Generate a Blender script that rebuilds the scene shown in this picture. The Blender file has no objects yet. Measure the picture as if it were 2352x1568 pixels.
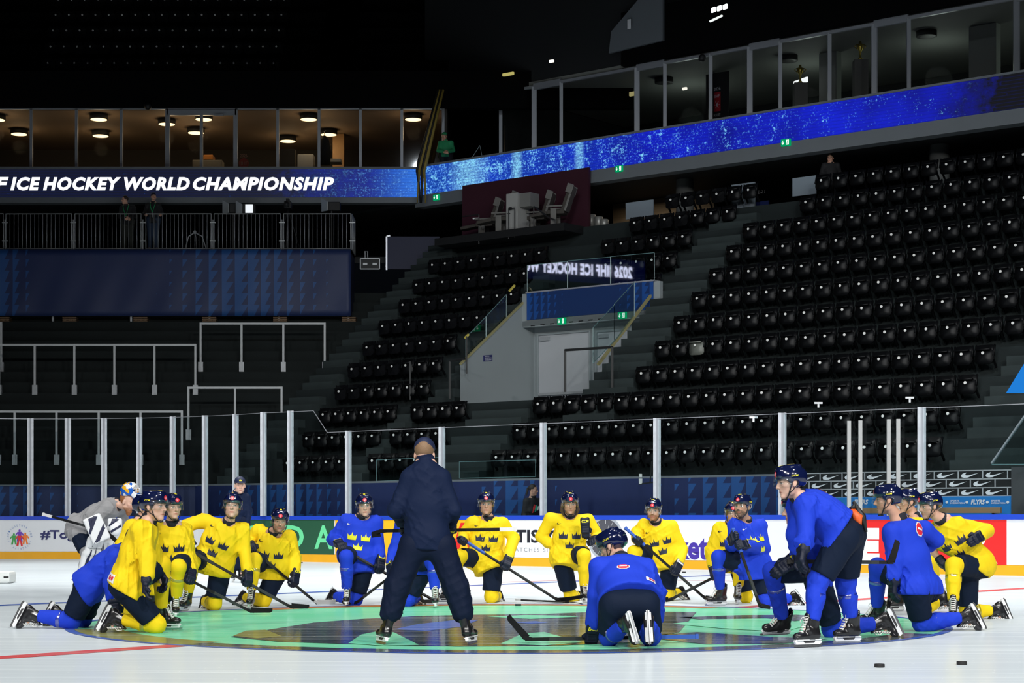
import bpy, bmesh, math, random
import numpy as np
from mathutils import Vector, Matrix
from mathutils.bvhtree import BVHTree
PI = math.pi
SC = bpy.context.scene
COL = SC.collection
# ---------------------------------------------------------------- camera
F = 4312.0; CX = 1176.0; HZ = 1195.0; CH = 1.08      # focal length and horizon in photo pixels, camera height
cam = bpy.data.cameras.new('camera'); co = bpy.data.objects.new('camera', cam); COL.objects.link(co)
co.location = (0, 0, CH); co.rotation_euler = (PI / 2, 0, 0)
cam.sensor_fit = 'HORIZONTAL'; cam.sensor_width = 36; cam.lens = 36 * F / 2352
cam.shift_y = (HZ - 784) / 2352; cam.clip_end = 400; cam.clip_start = .5
SC.camera = co
# ---------------------------------------------------------------- world, exposure, arena lights
wd = bpy.data.worlds.new('world'); SC.world = wd; wd.use_nodes = True
wd.node_tree.nodes['Background'].inputs[0].default_value = (.55, .7, 1, 1)
wd.node_tree.nodes['Background'].inputs[1].default_value = .035
SC.view_settings.view_transform = 'Standard'; SC.view_settings.look = 'None'
SC.view_settings.gamma = 1; SC.view_settings.exposure = 0.0
try: SC.view_settings.use_curve_mapping = False
except Exception: pass
def spot(x, y, z, tx, ty, power, size=75, blend=.6, rad=.5, col=(1, .985, .95)):
    l = bpy.data.lights.new('arena_spot', 'SPOT'); l.energy = power; l.spot_size = math.radians(size); l.spot_blend = blend
    l.shadow_soft_size = rad; l.color = col
    o = bpy.data.objects.new('arena_spot', l); COL.objects.link(o); o.location = (x, y, z)
    o.rotation_euler = (Vector((tx, ty, 0)) - Vector((x, y, z))).to_track_quat('-Z', 'Y').to_euler()
    return o
PW = 3200
for (x, y, k) in ((-9, 11, .5), (9, 9, .5), (-12, 26, 1.3), (0, 18, .8), (11, 24, 1.1), (-9, 40, 3.2), (4, 34, 2.6), (10, 29, 1.6), (-14, 44, 2)):
    spot(x, y, 19, x * .75, y * .95 + 2, PW * k, 72)
# front rigs above the camera side of the rink
for (x, tx) in ((-15, -6), (-3, 1), (10, 5), (18, 9)):
    spot(x, -6, 17, tx, 22, 12500, 62, .7)
# the lighting rigs on the camera's side, that reach the stands
spot(-6, 2, 24, 4, 46, 11000, 50, .8, .25, (.85, .93, 1))
spot(12, 2, 24, 8, 40, 8000, 50, .8, .25, (.85, .93, 1))
# ---------------------------------------------------------------- coordinates: u runs along the rink, v across it
SA, CA = math.sin(math.radians(38.86)), math.cos(math.radians(38.86))
Lx, Ly = -CA, SA
def W(u, v, z=0.0): return Vector((u * Lx + v * SA, u * Ly + v * CA, z))
def at(px, py, Z): return Vector(((px - CX) * Z / F, Z, CH + (HZ - py) * Z / F))
def at_h(px, py, h): return at(px, py, (CH - h) * F / (py - HZ))
def Zv(px, v): return v / ((px - CX) / F * SA + CA)
def at_v(px, py, v): return at(px, py, Zv(px, v))
def u_at(px, v):
    Z = Zv(px, v); return Z * ((px - CX) / F * Lx + Ly)
def z_at_v(px, py, v): return at_v(px, py, v).z
# ---------------------------------------------------------------- materials
MATS = {}
def mat(name, col, rough=.6, metal=0., spec=.5, emit=None, es=1., bump=0., bscale=60., vary=0., vscale=8., coat=0., attr=None, stretch=None):
    if name in MATS: return MATS[name]
    m = bpy.data.materials.new(name); m.use_nodes = True; nt = m.node_tree; b = nt.nodes['Principled BSDF']
    c = tuple(col) + (1,)
    b.inputs['Base Color'].default_value = c; b.inputs['Roughness'].default_value = rough
    b.inputs['Metallic'].default_value = metal; b.inputs['Specular IOR Level'].default_value = spec
    b.inputs['Coat Weight'].default_value = coat
    if emit: b.inputs['Emission Color'].default_value = tuple(emit) + (1,); b.inputs['Emission Strength'].default_value = es
    tc = nt.nodes.new('ShaderNodeTexCoord'); src = tc.outputs['Object']
    if stretch:
        mp = nt.nodes.new('ShaderNodeMapping'); mp.inputs['Scale'].default_value = stretch; nt.links.new(src, mp.inputs[0]); src = mp.outputs[0]
    if vary or attr:
        n = nt.nodes.new('ShaderNodeTexNoise'); n.inputs['Scale'].default_value = vscale; n.inputs['Detail'].default_value = 4
        nt.links.new(src, n.inputs['Vector'])
        mx = nt.nodes.new('ShaderNodeMix'); mx.data_type = 'RGBA'; mx.blend_type = 'MULTIPLY'; mx.inputs[0].default_value = 1
        r = nt.nodes.new('ShaderNodeMapRange'); r.inputs[3].default_value = 1 - vary; r.inputs[4].default_value = 1 + vary
        nt.links.new(n.outputs[0], r.inputs[0]); nt.links.new(r.outputs[0], mx.inputs[7]); mx.inputs[6].default_value = c
        if attr:
            a = nt.nodes.new('ShaderNodeAttribute'); a.attribute_name = attr; nt.links.new(a.outputs['Color'], mx.inputs[6])
        nt.links.new(mx.outputs[2], b.inputs['Base Color'])
    if bump:
        n2 = nt.nodes.new('ShaderNodeTexNoise'); n2.inputs['Scale'].default_value = bscale; n2.inputs['Detail'].default_value = 3
        nt.links.new(src, n2.inputs['Vector'])
        bp = nt.nodes.new('ShaderNodeBump'); bp.inputs['Strength'].default_value = bump; bp.inputs['Distance'].default_value = .01
        nt.links.new(n2.outputs[0], bp.inputs['Height']); nt.links.new(bp.outputs[0], b.inputs['Normal'])
    MATS[name] = m; return m
def glass_mat(name, tint=(.93, .97, .97), gl=.07, rough=.02):
    if name in MATS: return MATS[name]
    m = bpy.data.materials.new(name); m.use_nodes = True; nt = m.node_tree
    out = nt.nodes['Material Output']; nt.nodes.remove(nt.nodes['Principled BSDF'])
    t = nt.nodes.new('ShaderNodeBsdfTransparent'); t.inputs[0].default_value = tuple(tint) + (1,)
    g = nt.nodes.new('ShaderNodeBsdfGlossy'); g.inputs['Roughness'].default_value = rough
    x = nt.nodes.new('ShaderNodeMixShader'); x.inputs[0].default_value = gl
    nt.links.new(t.outputs[0], x.inputs[1]); nt.links.new(g.outputs[0], x.inputs[2]); nt.links.new(x.outputs[0], out.inputs[0])
    MATS[name] = m; return m
def emit_mat(name, col, s=1.): return mat(name, (0, 0, 0), .5, emit=col, es=s, spec=0)
# ---------------------------------------------------------------- objects
def tag(o, label, cat, group=None, kind=None):
    if label: o['label'] = label
    if cat: o['category'] = cat
    if group: o['group'] = group
    if kind: o['kind'] = kind
    return o
def empty(name, loc, rz=0.):
    o = bpy.data.objects.new(name, None); COL.objects.link(o); o.location = loc; o.rotation_euler = (0, 0, rz); o.empty_display_size = .1
    return o
def thing(name, label, cat, loc=(0, 0, 0), rz=0., group=None): return tag(empty(name, loc, rz), label, cat, group)
def link(name, me, m=None, parent=None, smooth=False):
    o = bpy.data.objects.new(name, me); COL.objects.link(o)
    if m is not None:
        for k in (m if isinstance(m, (list, tuple)) else [m]): me.materials.append(k)
    if parent is not None: o.parent = parent
    if smooth and len(me.polygons): me.polygons.foreach_set('use_smooth', [True] * len(me.polygons))
    return o
class MB:
    """collects shapes into one mesh"""
    def __init__(s): s.v = []; s.f = []; s.mi = []
    def add(s, vs, fs, mi=0):
        n = len(s.v); s.v += [tuple(a) for a in vs]; s.f += [tuple(i + n for i in f) for f in fs]; s.mi += [mi] * len(fs); return s
    def quad(s, a, b, c, d, mi=0): return s.add([a, b, c, d], [(0, 1, 2, 3)], mi)
    def hexa(s, p, mi=0):        # eight corners: four below, four above
        return s.add(p, [(3, 2, 1, 0), (4, 5, 6, 7), (0, 1, 5, 4), (1, 2, 6, 5), (2, 3, 7, 6), (3, 0, 4, 7)], mi)
    def box(s, x0, x1, y0, y1, z0, z1, mi=0, M=None):
        p = [Vector(q) for q in ((x0, y0, z0), (x1, y0, z0), (x1, y1, z0), (x0, y1, z0), (x0, y0, z1), (x1, y0, z1), (x1, y1, z1), (x0, y1, z1))]
        if M is not None: p = [M @ q for q in p]
        return s.hexa(p, mi)
    def ubox(s, u0, u1, v0, v1, z0, z1, mi=0):
        return s.hexa([W(u1, v0, z0), W(u0, v0, z0), W(u0, v1, z0), W(u1, v1, z0), W(u1, v0, z1), W(u0, v0, z1), W(u0, v1, z1), W(u1, v1, z1)], mi)
    def bar(s, a, b, w, h=None, up=None, mi=0):
        a = Vector(a); b = Vector(b); d = (b - a).normalized(); h = h or w
        upv = Vector(up) if up is not None else (Vector((0, 0, 1)) if abs(d.z) < .95 else Vector((0, 1, 0)))
        x = d.cross(upv).normalized() * w / 2; y = x.cross(d).normalized() * h / 2
        return s.hexa([a - x - y, a + x - y, b + x - y, b - x - y, a - x + y, a + x + y, b + x + y, b - x + y], mi)
    def tube(s, pts, r, n=8, mi=0, caps=True):
        pts = [Vector(p) for p in pts]; rs = r if isinstance(r, (list, tuple)) else [r] * len(pts)
        vs = []; fs = []; px = None
        for i, p in enumerate(pts):
            d = (pts[min(i + 1, len(pts) - 1)] - pts[max(i - 1, 0)]).normalized()
            if px is None:
                px = d.cross(Vector((0, 0, 1)) if abs(d.z) < .9 else Vector((1, 0, 0))).normalized()
            else: px = (px - d * px.dot(d)).normalized()
            py = d.cross(px)
            for k in range(n):
                a = 2 * PI * k / n; vs.append(p + (px * math.cos(a) + py * math.sin(a)) * rs[i])
        for i in range(len(pts) - 1):
            for k in range(n):
                fs.append((i * n + k, i * n + (k + 1) % n, (i + 1) * n + (k + 1) % n, (i + 1) * n + k))
        if caps: fs.append(tuple(range(n - 1, -1, -1))); fs.append(tuple(range((len(pts) - 1) * n, len(pts) * n)))
        return s.add(vs, fs, mi)
    def lathe(s, c, prof, n=20, mi=0, M=None):
        vs = []; fs = []; c = Vector(c)
        for (r, z) in prof:
            for k in range(n):
                q = Vector((r * math.cos(2 * PI * k / n), r * math.sin(2 * PI * k / n), z)); vs.append(c + (M @ q if M is not None else q))
        for i in range(len(prof) - 1):
            for k in range(n): fs.append((i * n + k, i * n + (k + 1) % n, (i + 1) * n + (k + 1) % n, (i + 1) * n + k))
        fs.append(tuple(range(n - 1, -1, -1))); fs.append(tuple(range((len(prof) - 1) * n, len(prof) * n)))
        return s.add(vs, fs, mi)
    def prism(s, poly, a, M=None, mi=0):
        """polygon in x,z extruded over y from 0 to a"""
        n = len(poly); vs = [Vector((x, 0, z)) for x, z in poly] + [Vector((x, a, z)) for x, z in poly]
        if M is not None: vs = [M @ q for q in vs]
        return s.add(vs, [tuple(range(n)), tuple(range(2 * n - 1, n - 1, -1))] + [(i, i + n, (i + 1) % n + n, (i + 1) % n) for i in range(n)], mi)
    def mesh(s, name):
        me = bpy.data.meshes.new(name); me.from_pydata(s.v, [], s.f)
        me.polygons.foreach_set('material_index', s.mi); me.update(); return me
    def build(s, name, m, parent=None, smooth=False, off=None, bevel=0.):
        if off is not None: o3 = Vector(off); s.v = [tuple(Vector(a) - o3) for a in s.v]
        me = s.mesh(name); bm = bmesh.new(); bm.from_mesh(me); bmesh.ops.recalc_face_normals(bm, faces=bm.faces)
        if bevel: bmesh.ops.bevel(bm, geom=list(bm.edges), offset=bevel, segments=2, affect='EDGES', profile=.6)
        bm.to_mesh(me); bm.free()
        return link(name, me, m, parent, smooth)
def struct(o): o['kind'] = 'structure'; return o
def text_pts(txt, shear=0., bold=0., space=1., res=3):
    """flat lettering as vertices and faces, normalised to a 0..1 box"""
    cu = bpy.data.curves.new('t', 'FONT'); cu.body = txt; cu.shear = shear; cu.offset = bold; cu.space_character = space; cu.resolution_u = res
    ob = bpy.data.objects.new('t', cu); COL.objects.link(ob)
    dg = bpy.context.evaluated_depsgraph_get(); me = ob.evaluated_get(dg).to_mesh()
    vs = [(v.co.x, v.co.y) for v in me.vertices]; fs = [tuple(p.vertices) for p in me.polygons]
    ob.evaluated_get(dg).to_mesh_clear(); bpy.data.objects.remove(ob); bpy.data.curves.remove(cu)
    xs = [a for a, b in vs]; ys = [b for a, b in vs]; x0, x1, y0, y1 = min(xs), max(xs), min(ys), max(ys)
    return [((a - x0) / (x1 - x0), (b - y0) / (y1 - y0)) for a, b in vs], fs, (x1 - x0) / (y1 - y0)
def lettering(mb, txt, o, ax, ay, mi=0, **k):
    """put lettering into a box with origin o and edge vectors ax, ay"""
    vs, fs, _ = text_pts(txt, **k); o = Vector(o); ax = Vector(ax); ay = Vector(ay)
    return mb.add([o + ax * a + ay * b for a, b in vs], fs, mi)
def copy_tree(o, parent=None):
    c = o.copy(); COL.objects.link(c)
    if parent is not None: c.parent = parent
    for ch in list(o.children): copy_tree(ch, c)
    return c
ORD = 'first second third fourth fifth sixth seventh eighth ninth tenth eleventh twelfth thirteenth fourteenth fifteenth sixteenth seventeenth eighteenth nineteenth twentieth'.split()
def ordi(i):
    if i < 20: return ORD[i]
    return 'twenty-' + ORD[i - 20] if i < 29 else 'thirtieth'
# ================================================================ THE SETTING
VB = 34.8; HB = 1.2                      # the far side boards: across-rink position and height
K = lambda k: 36 + .85 * k               # front edge of seat row k
KZ = lambda k: 2.1 + .71 * k             # tread height of seat row k
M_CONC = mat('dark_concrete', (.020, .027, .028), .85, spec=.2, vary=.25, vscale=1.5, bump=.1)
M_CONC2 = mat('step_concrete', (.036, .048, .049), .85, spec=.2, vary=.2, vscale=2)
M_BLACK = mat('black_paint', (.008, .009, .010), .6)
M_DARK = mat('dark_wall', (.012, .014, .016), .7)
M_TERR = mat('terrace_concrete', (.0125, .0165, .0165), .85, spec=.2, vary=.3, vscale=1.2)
M_GREYW = mat('grey_wall_paint', (.30, .34, .355), .7, vary=.08, vscale=.6)
M_ALU = mat('aluminium', (.55, .57, .62), .35, .6, vary=.06)
M_FASC = mat('fascia_grey', (.17, .19, .21), .6, vary=.1, vscale=1)
M_STEEL = mat('galvanised_steel', (.42, .44, .46), .45, .3, vary=.15, vscale=12)
M_WHITE = mat('white_plastic', (.8, .81, .83), .4)
M_BLUECAP = mat('blue_cap', (.012, .06, .55), .35)
M_YELK = mat('yellow_kick_plate', (.86, .42, .01), .4, vary=.08, vscale=3)
M_GLASS = glass_mat('rink_glass', (.90, .935, .94), .06, .03)
M_GLASSB = glass_mat('balustrade_glass', (.86, .92, .92), .07, .02)
M_GLASSW = glass_mat('window_glass', (.9, .9, .9), .05, .02)

# ---- ice
def ice_mat(name, col, gl, rough, frost):
    m = bpy.data.materials.new(name); m.use_nodes = True; nt = m.node_tree; nn = nt.nodes; lk = nt.links
    nn.remove(nn['Principled BSDF'])
    tc = nn.new('ShaderNodeTexCoord')
    def noise(sx, sy, rot, sc, det=4.):
        mp = nn.new('ShaderNodeMapping'); mp.inputs['Scale'].default_value = (sx, sy, 1); mp.inputs['Rotation'].default_value = (0, 0, rot)
        n = nn.new('ShaderNodeTexNoise'); n.inputs['Scale'].default_value = sc; n.inputs['Detail'].default_value = det
        lk.new(tc.outputs['Object'], mp.inputs[0]); lk.new(mp.outputs[0], n.inputs['Vector']); return n.outputs[0]
    def ramp(x, a, b, lo, hi):
        r = nn.new('ShaderNodeMapRange'); r.inputs[1].default_value = a; r.inputs[2].default_value = b
        r.inputs[3].default_value = lo; r.inputs[4].default_value = hi; lk.new(x, r.inputs[0]); return r.outputs[0]
    def mathn(op, a, b):
        q = nn.new('ShaderNodeMath'); q.operation = op
        for i, x in enumerate((a, b)):
            if isinstance(x, (int, float)): q.inputs[i].default_value = x
            else: lk.new(x, q.inputs[i])
        return q.outputs[0]
    s1 = ramp(noise(.25, 9, .35, 1.6, 6), .56, .74, 0, 1)       # skate marks in several directions
    s2 = ramp(noise(.3, 11, -.5, 1.3, 6), .58, .74, 0, 1)
    s3 = ramp(noise(1, 1, 0, .35, 5), .35, .7, 0, 1)           # patches of snow
    sp = ramp(noise(1, 1, 0, 22, 2), .70, .76, 0, 1)
    fr = mathn('ADD', mathn('MULTIPLY', mathn('MAXIMUM', s1, s2), .75), mathn('MULTIPLY', s3, .22))
    fr = mathn('ADD', fr, mathn('MULTIPLY', sp, .8))
    fr = mathn('MINIMUM', mathn('MULTIPLY', fr, frost), 1)
    mx = nn.new('ShaderNodeMix'); mx.data_type = 'RGBA'; lk.new(fr, mx.inputs[0])
    mx.inputs[6].default_value = tuple(col) + (1,); mx.inputs[7].default_value = (.80, .86, .88, 1)
    d = nn.new('ShaderNodeBsdfDiffuse'); lk.new(mx.outputs[2], d.inputs[0])
    g = nn.new('ShaderNodeBsdfGlossy'); g.inputs['Roughness'].default_value = rough; g.inputs[0].default_value = (.95, .97, 1, 1)
    bp = nn.new('ShaderNodeBump'); bp.inputs['Strength'].default_value = .06; bp.inputs['Distance'].default_value = .01
    lk.new(noise(1, 3, .2, 14, 3), bp.inputs['Height']); lk.new(bp.outputs[0], g.inputs['Normal'])
    x = nn.new('ShaderNodeMixShader')
    lk.new(mathn('MULTIPLY', mathn('SUBTRACT', 1.15, fr), gl), x.inputs[0])
    lk.new(d.outputs[0], x.inputs[1]); lk.new(g.outputs[0], x.inputs[2]); lk.new(x.outputs[0], nn['Material Output'].inputs[0])
    MATS[name] = m; return m
ICE = ice_mat('white_ice', (.60, .67, .72), .14, .15, 1.0)
IGREEN = ice_mat('ice_green_paint', (.17, .68, .39), .20, .07, .55)
IDARK = ice_mat('ice_dark_paint', (.020, .034, .036), .34, .06, .62)
IOLIVE = ice_mat('ice_olive_paint', (.22, .22, .05), .22, .07, .40)
IBLUE = ice_mat('ice_blue_paint', (.03, .09, .40), .16, .12, .5)
IRED = ice_mat('ice_red_paint', (.62, .055, .06), .10, .14, .40)
IRIM = ice_mat('ice_rim_paint', (.45, .17, .04), .12, .12, .35)
# ice sheet, rounded towards the far left corner
UT = u_at(520, VB); RC = 8.5
arc = [(UT + RC * math.sin(a), VB - RC + RC * math.cos(a)) for a in np.linspace(0, PI / 2, 26)]
mb = MB(); fl = MB()
ringpts = [(-14, VB)] + arc + [(UT + RC, -14), (-14, -14)]
me = bpy.data.meshes.new('floor'); me.from_pydata([W(a, b, 0) for a, b in ringpts], [], [tuple(range(len(ringpts)))]); me.update()
if me.polygons[0].normal.z < 0: me.flip_normals()
floor = struct(link('floor', me, ICE)); floor['label'] = 'white skate-scratched ice sheet'
# painted marks
C0 = Vector((-.03, 19.75, 0)); RD = 4.5
def flat(name, polys, z, mats):
    b = MB()
    for p, k in polys: b.add([(x, y, z) for x, y in p], [tuple(range(len(p)))], k)
    o = b.build(name, mats); return struct(o)
def circ(r0, r1, a0=0, a1=2 * PI, n=72, c=C0):
    out = []
    for i in range(n):
        a, b = a0 + (a1 - a0) * i / n, a0 + (a1 - a0) * (i + 1) / n
        out.append([(c.x + r * math.cos(t), c.y + r * math.sin(t)) for r, t in ((r0, a), (r1, a), (r1, b), (r0, b))])
    return out
def gp(pts): return [at_h(px, py, 0).xy[:] for px, py in pts]
disc = [(C0.x + (RD - .03) * math.cos(t), C0.y + (RD - .03) * math.sin(t)) for t in np.linspace(0, 2 * PI, 97)[:-1]]
flat('trim_1', [(disc, 0)], .001, [IGREEN])['label'] = 'green painted disc at centre ice'
ring = [(p, 0) for p in circ(RD - .04, RD + .05)]
ring += [(p, 1) for p in circ(RD - .42, RD - .04, PI * .30, PI * .75)]        # orange-brown rim at the back
ring += [(p, 2) for p in circ(RD - .5, RD - .04, PI * 1.08, PI * 1.28)]
ring += [(p, 3) for p in circ(RD - .38, RD - .04, PI * 1.28, PI * 1.86)]
flat('trim_2', ring, .003, [IBLUE, IRIM, IOLIVE, IDARK])['label'] = 'painted rim around the centre disc'
def lens(pts_top, pts_bot): return gp(pts_top) + gp(pts_bot[::-1])
dk = [(lens([(529, 1463), (620, 1446), (720, 1430), (840, 1421), (960, 1415), (1090, 1412), (1250, 1410), (1420, 1404), (1600, 1406)],
            [(529, 1463), (640, 1474), (760, 1478), (900, 1482), (1050, 1485), (1250, 1484), (1450, 1476), (1560, 1452), (1600, 1406)]), 0),
      (lens([(1560, 1418), (1700, 1413), (1830, 1412), (1900, 1416)], [(1560, 1418), (1640, 1426), (1800, 1430), (1900, 1416)]), 0),
      (lens([(1460, 1462), (1600, 1452), (1760, 1462), (1900, 1468)], [(1460, 1462), (1620, 1480), (1800, 1478), (1900, 1468)]), 0)]
flat('trim_3', dk, .0045, [IDARK])['label'] = 'dark painted shape on the centre disc'
g2 = [(gp([(535, 1461), (565, 1449), (610, 1447), (648, 1462), (590, 1467)]), 1),
      (lens([(800, 1478), (830, 1458), (870, 1450), (905, 1453), (935, 1468), (962, 1482)], [(800, 1478), (880, 1484), (962, 1482)]), 0),
      (lens([(1120, 1417), (1210, 1413), (1310, 1415), (1330, 1417)], [(1120, 1417), (1220, 1422), (1330, 1417)]), 0),
      (lens([(1150, 1479), (1200, 1456), (1250, 1452), (1300, 1466), (1340, 1476)], [(1150, 1479), (1250, 1483), (1340, 1476)]), 0),
      (lens([(1545, 1433), (1620, 1423), (1760, 1421), (1870, 1432)], [(1545, 1433), (1660, 1444), (1800, 1452), (1870, 1432)]), 0),
      (lens([(905, 1446), (960, 1434), (1050, 1424), (1100, 1424)], [(905, 1446), (980, 1450), (1060, 1440), (1100, 1424)]), 2),
      (lens([(1180, 1430), (1230, 1427), (1260, 1431)], [(1180, 1430), (1220, 1433), (1260, 1431)]), 2)]
flat('trim_4', g2, .006, [IGREEN, IOLIVE, IBLUE])['label'] = 'green and blue painted petals on the centre disc'
# red centre line, blue line (both run across the rink)
def line_v(name, u0, w, va, vb, m, z, lab):
    b = MB(); b.quad(W(u0, va, z), W(u0, vb, z), W(u0 + w, vb, z), W(u0 + w, va, z)); o = struct(b.build(name, m)); o['label'] = lab; return o
uc = C0.x * Lx + C0.y * Ly; vc = C0.x * SA + C0.y * CA
line_v('trim_5', uc - .14, .28, -14, vc - RD - .05, IRED, .002, 'red centre line on the ice')
line_v('trim_6', uc - .14, .28, vc + RD + .05, VB - .1, IRED, .002, 'red centre line beyond the centre disc')
ub = at_h(600, 1366, 0); ub = ub.x * Lx + ub.y * Ly
line_v('trim_7', ub, .3, -14, VB - .1, IBLUE, .002, 'blue line on the ice behind the players')
# faint arcs of the far face-off circles and creases
FC = at_h(1480, 1345, 0)
flat('trim_8', [(p, 0) for p in circ(2.9, 3.0, PI * .2, PI * .8, 40, FC)], .002, [IRED])['label'] = 'faint red arc on the ice'

# ---- dasher boards: straight run and corner arc
def brd_path(u_end=12.0):
    pts = [(u_end - i * 0, VB) for i in (0,)]
    return [(u_end, VB), (UT, VB)] + arc[1:22]
def board_mesh(z0, z1, th, m, name, parent=None, path=None):
    pth = path or brd_path(); b = MB(); n = len(pth); fr = []; bk = []
    for i, (a, c) in enumerate(pth):
        p0 = Vector(pth[max(i - 1, 0)]); p1 = Vector(pth[min(i + 1, n - 1)]); d = (p1 - p0).normalized(); nrm = Vector((-d.y, d.x))
        if nrm.dot(Vector((UT - 3, VB - RC - 4)) - Vector((a, c))) > 0: nrm = -nrm
        fr.append(Vector((a, c))); bk.append(Vector((a, c)) + nrm * th)
    for i in range(n - 1):
        b.hexa([W(*fr[i], z0), W(*fr[i + 1], z0), W(*bk[i + 1], z0), W(*bk[i], z0), W(*fr[i], z1), W(*fr[i + 1], z1), W(*bk[i + 1], z1), W(*bk[i], z1)])
    return b.build(name, m, parent)
bd = thing('dasher_board', 'white hockey dasher board with blue cap and yellow kick plate around the ice', 'rink board')
board_mesh(.2, HB - .1, .1, mat('white_board', (.80, .83, .87), .25), 'board_panel', bd)
kp = board_mesh(0, .21, .115, M_YELK, 'kick_plate', bd); kp['label'] = 'yellow kick plate'
# the cap projects a little past the panel on the ice side
pc = [(a, b - .02) for a, b in brd_path()]
cap = board_mesh(HB - .1, HB, .16, M_BLUECAP, 'cap_rail', bd, pc); cap['label'] = 'blue cap rail'

# advertising on the boards (thin printed sheets on the face)
def ad_sheet(px0, px1, y0=None, col=None, name='advertising_sheet', label='', z0=.205, z1=HB - .105, m=None):
    u0, u1 = u_at(px0, VB - .004), u_at(px1, VB - .004)
    b = MB(); b.ubox(u1, u0, VB - .006, VB - .001, z0, z1)
    o = b.build(name, m, bd); o['label'] = label; return o, u0, u1
def on_board(px, py): return at_v(px, py, VB - .009)
def board_text(mb, txt, px0, px1, pyb, pyt, mi=0, **k):
    o = on_board(px0, pyb); e = on_board(px1, pyb); u0 = u_at(px0, VB - .009); u1 = u_at(px1, VB - .009)
    h = at_v(px0, pyt, VB - .009).z - o.z
    return lettering(mb, txt, o, W(u1, VB - .009, o.z) - W(u0, VB - .009, o.z), (0, 0, h), mi, **k)
M_ADG = mat('advert_green', (.02, .095, .05), .35); M_ADLG = mat('advert_mint', (.16, .75, .36), .35)
M_ADY = mat('advert_amber', (.95, .52, .015), .35); M_ADR = mat('advert_red', (.78, .02, .02), .35)
M_INK = mat('dark_ink', (.01, .011, .02), .5); M_NAVYINK = mat('navy_ink', (.022, .025, .13), .5); M_VIOINK = mat('violet_ink', (.06, .03, .36), .5)
M_GREYINK = mat('grey_ink', (.25, .26, .28), .5); M_PRW = mat('print_white', (.82, .84, .88), .4)
sh, _, _ = ad_sheet(424, 768, label='dark green advert on the boards with mint letters', m=M_ADG)
b = MB()
for i, y in enumerate((1204, 1222, 1240)):                    # striped letter left of the kneeling player in yellow
    board_text(b, 'I', 395 if 0 else 427, 462, y + 11, y, bold=.2)
board_text(b, 'K', 480, 530, 1259, 1206, bold=.03); board_text(b, 'O', 556, 606, 1259, 1206, bold=.03)
board_text(b, 'D', 652, 698, 1259, 1206, bold=.02); board_text(b, 'A', 722, 782 - 18, 1260, 1206, bold=.02)
b.build('lettering', M_ADLG, sh)
sh, _, _ = ad_sheet(770, 1160, label='amber yellow advert on the boards behind the coach', m=M_ADY)
b = MB()
for (x0, x1, x2) in ((890, 918, 946), (1036, 1064, 1092)):
    o0 = [on_board(x0, 1268), on_board(x0 + 16, 1268), on_board(x1 + 4, 1222), on_board(x2 - 16, 1268), on_board(x2, 1268), on_board(x1 + 6, 1200), on_board(x1 - 6, 1200)]
    b.add(o0, [(0, 1, 2, 6), (2, 5, 6), (2, 3, 4, 5)])
b.build('emblem', M_ADR, sh)
sh, _, _ = ad_sheet(1160, 1395, label='white watch advert on the boards with black letters', m=M_PRW)
b = MB(); board_text(b, 'TISSOT', 1183, 1320, 1246, 1216, bold=.03); b.build('lettering', M_INK, sh)
b = MB(); board_text(b, 'WATCHES SINCE 1853', 1156 + 12, 1330, 1266, 1257, space=1.35); b.build('small_lettering', M_GREYINK, sh)
b = MB(); wc = on_board(1391, 1236)
Mw = Matrix(((Lx, 0, -SA), (Ly, 0, -CA), (0, 1, 0)))
b.lathe(wc, [(.50, 0), (.50, .003), (.47, .004), (.455, .004)], 40, 0, Mw); b.lathe(wc, [(.44, .003), (.44, .005), (.0, .005)], 40, 1, Mw)
for k in range(12):
    a = PI / 6 * k; q = Vector((math.cos(a), 0, math.sin(a))); e = Mw @ Vector((math.cos(a), math.sin(a), .006 / 1))
    b.bar(wc + (Mw @ Vector((math.cos(a) * .33, math.sin(a) * .33, .007))), wc + (Mw @ Vector((math.cos(a) * .42, math.sin(a) * .42, .007))), .018, .003, mi=2)
b.bar(wc + (Mw @ Vector((0, 0, .008))), wc + (Mw @ Vector((.2, .1, .008))), .02, .003, mi=2); b.bar(wc + (Mw @ Vector((0, 0, .008))), wc + (Mw @ Vector((-.1, .3, .008))), .015, .003, mi=2)
b.build('printed_watch', [mat('print_steel', (.42, .45, .5), .3), mat('print_dial', (.09, .09, .11), .3), M_PRW], sh)
sh, _, _ = ad_sheet(1397, 1960, label='white advert on the boards with large violet letters', m=M_PRW)
b = MB(); board_text(b, 'marketo', 1468, 1656, 1283, 1227, bold=.03); b.build('lettering', M_VIOINK, sh)
sh, _, _ = ad_sheet(1962, 2312, label='red advert on the boards with big white letters', m=M_ADR)
b = MB(); board_text(b, 'E', 1966, 2020, 1296, 1212, bold=.09); board_text(b, 'R', 2188, 2292, 1292, 1210, bold=.07)
board_text(b, 'A', 2050, 2150, 1292, 1210, bold=.07); b.build('lettering', M_PRW, sh)
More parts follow.
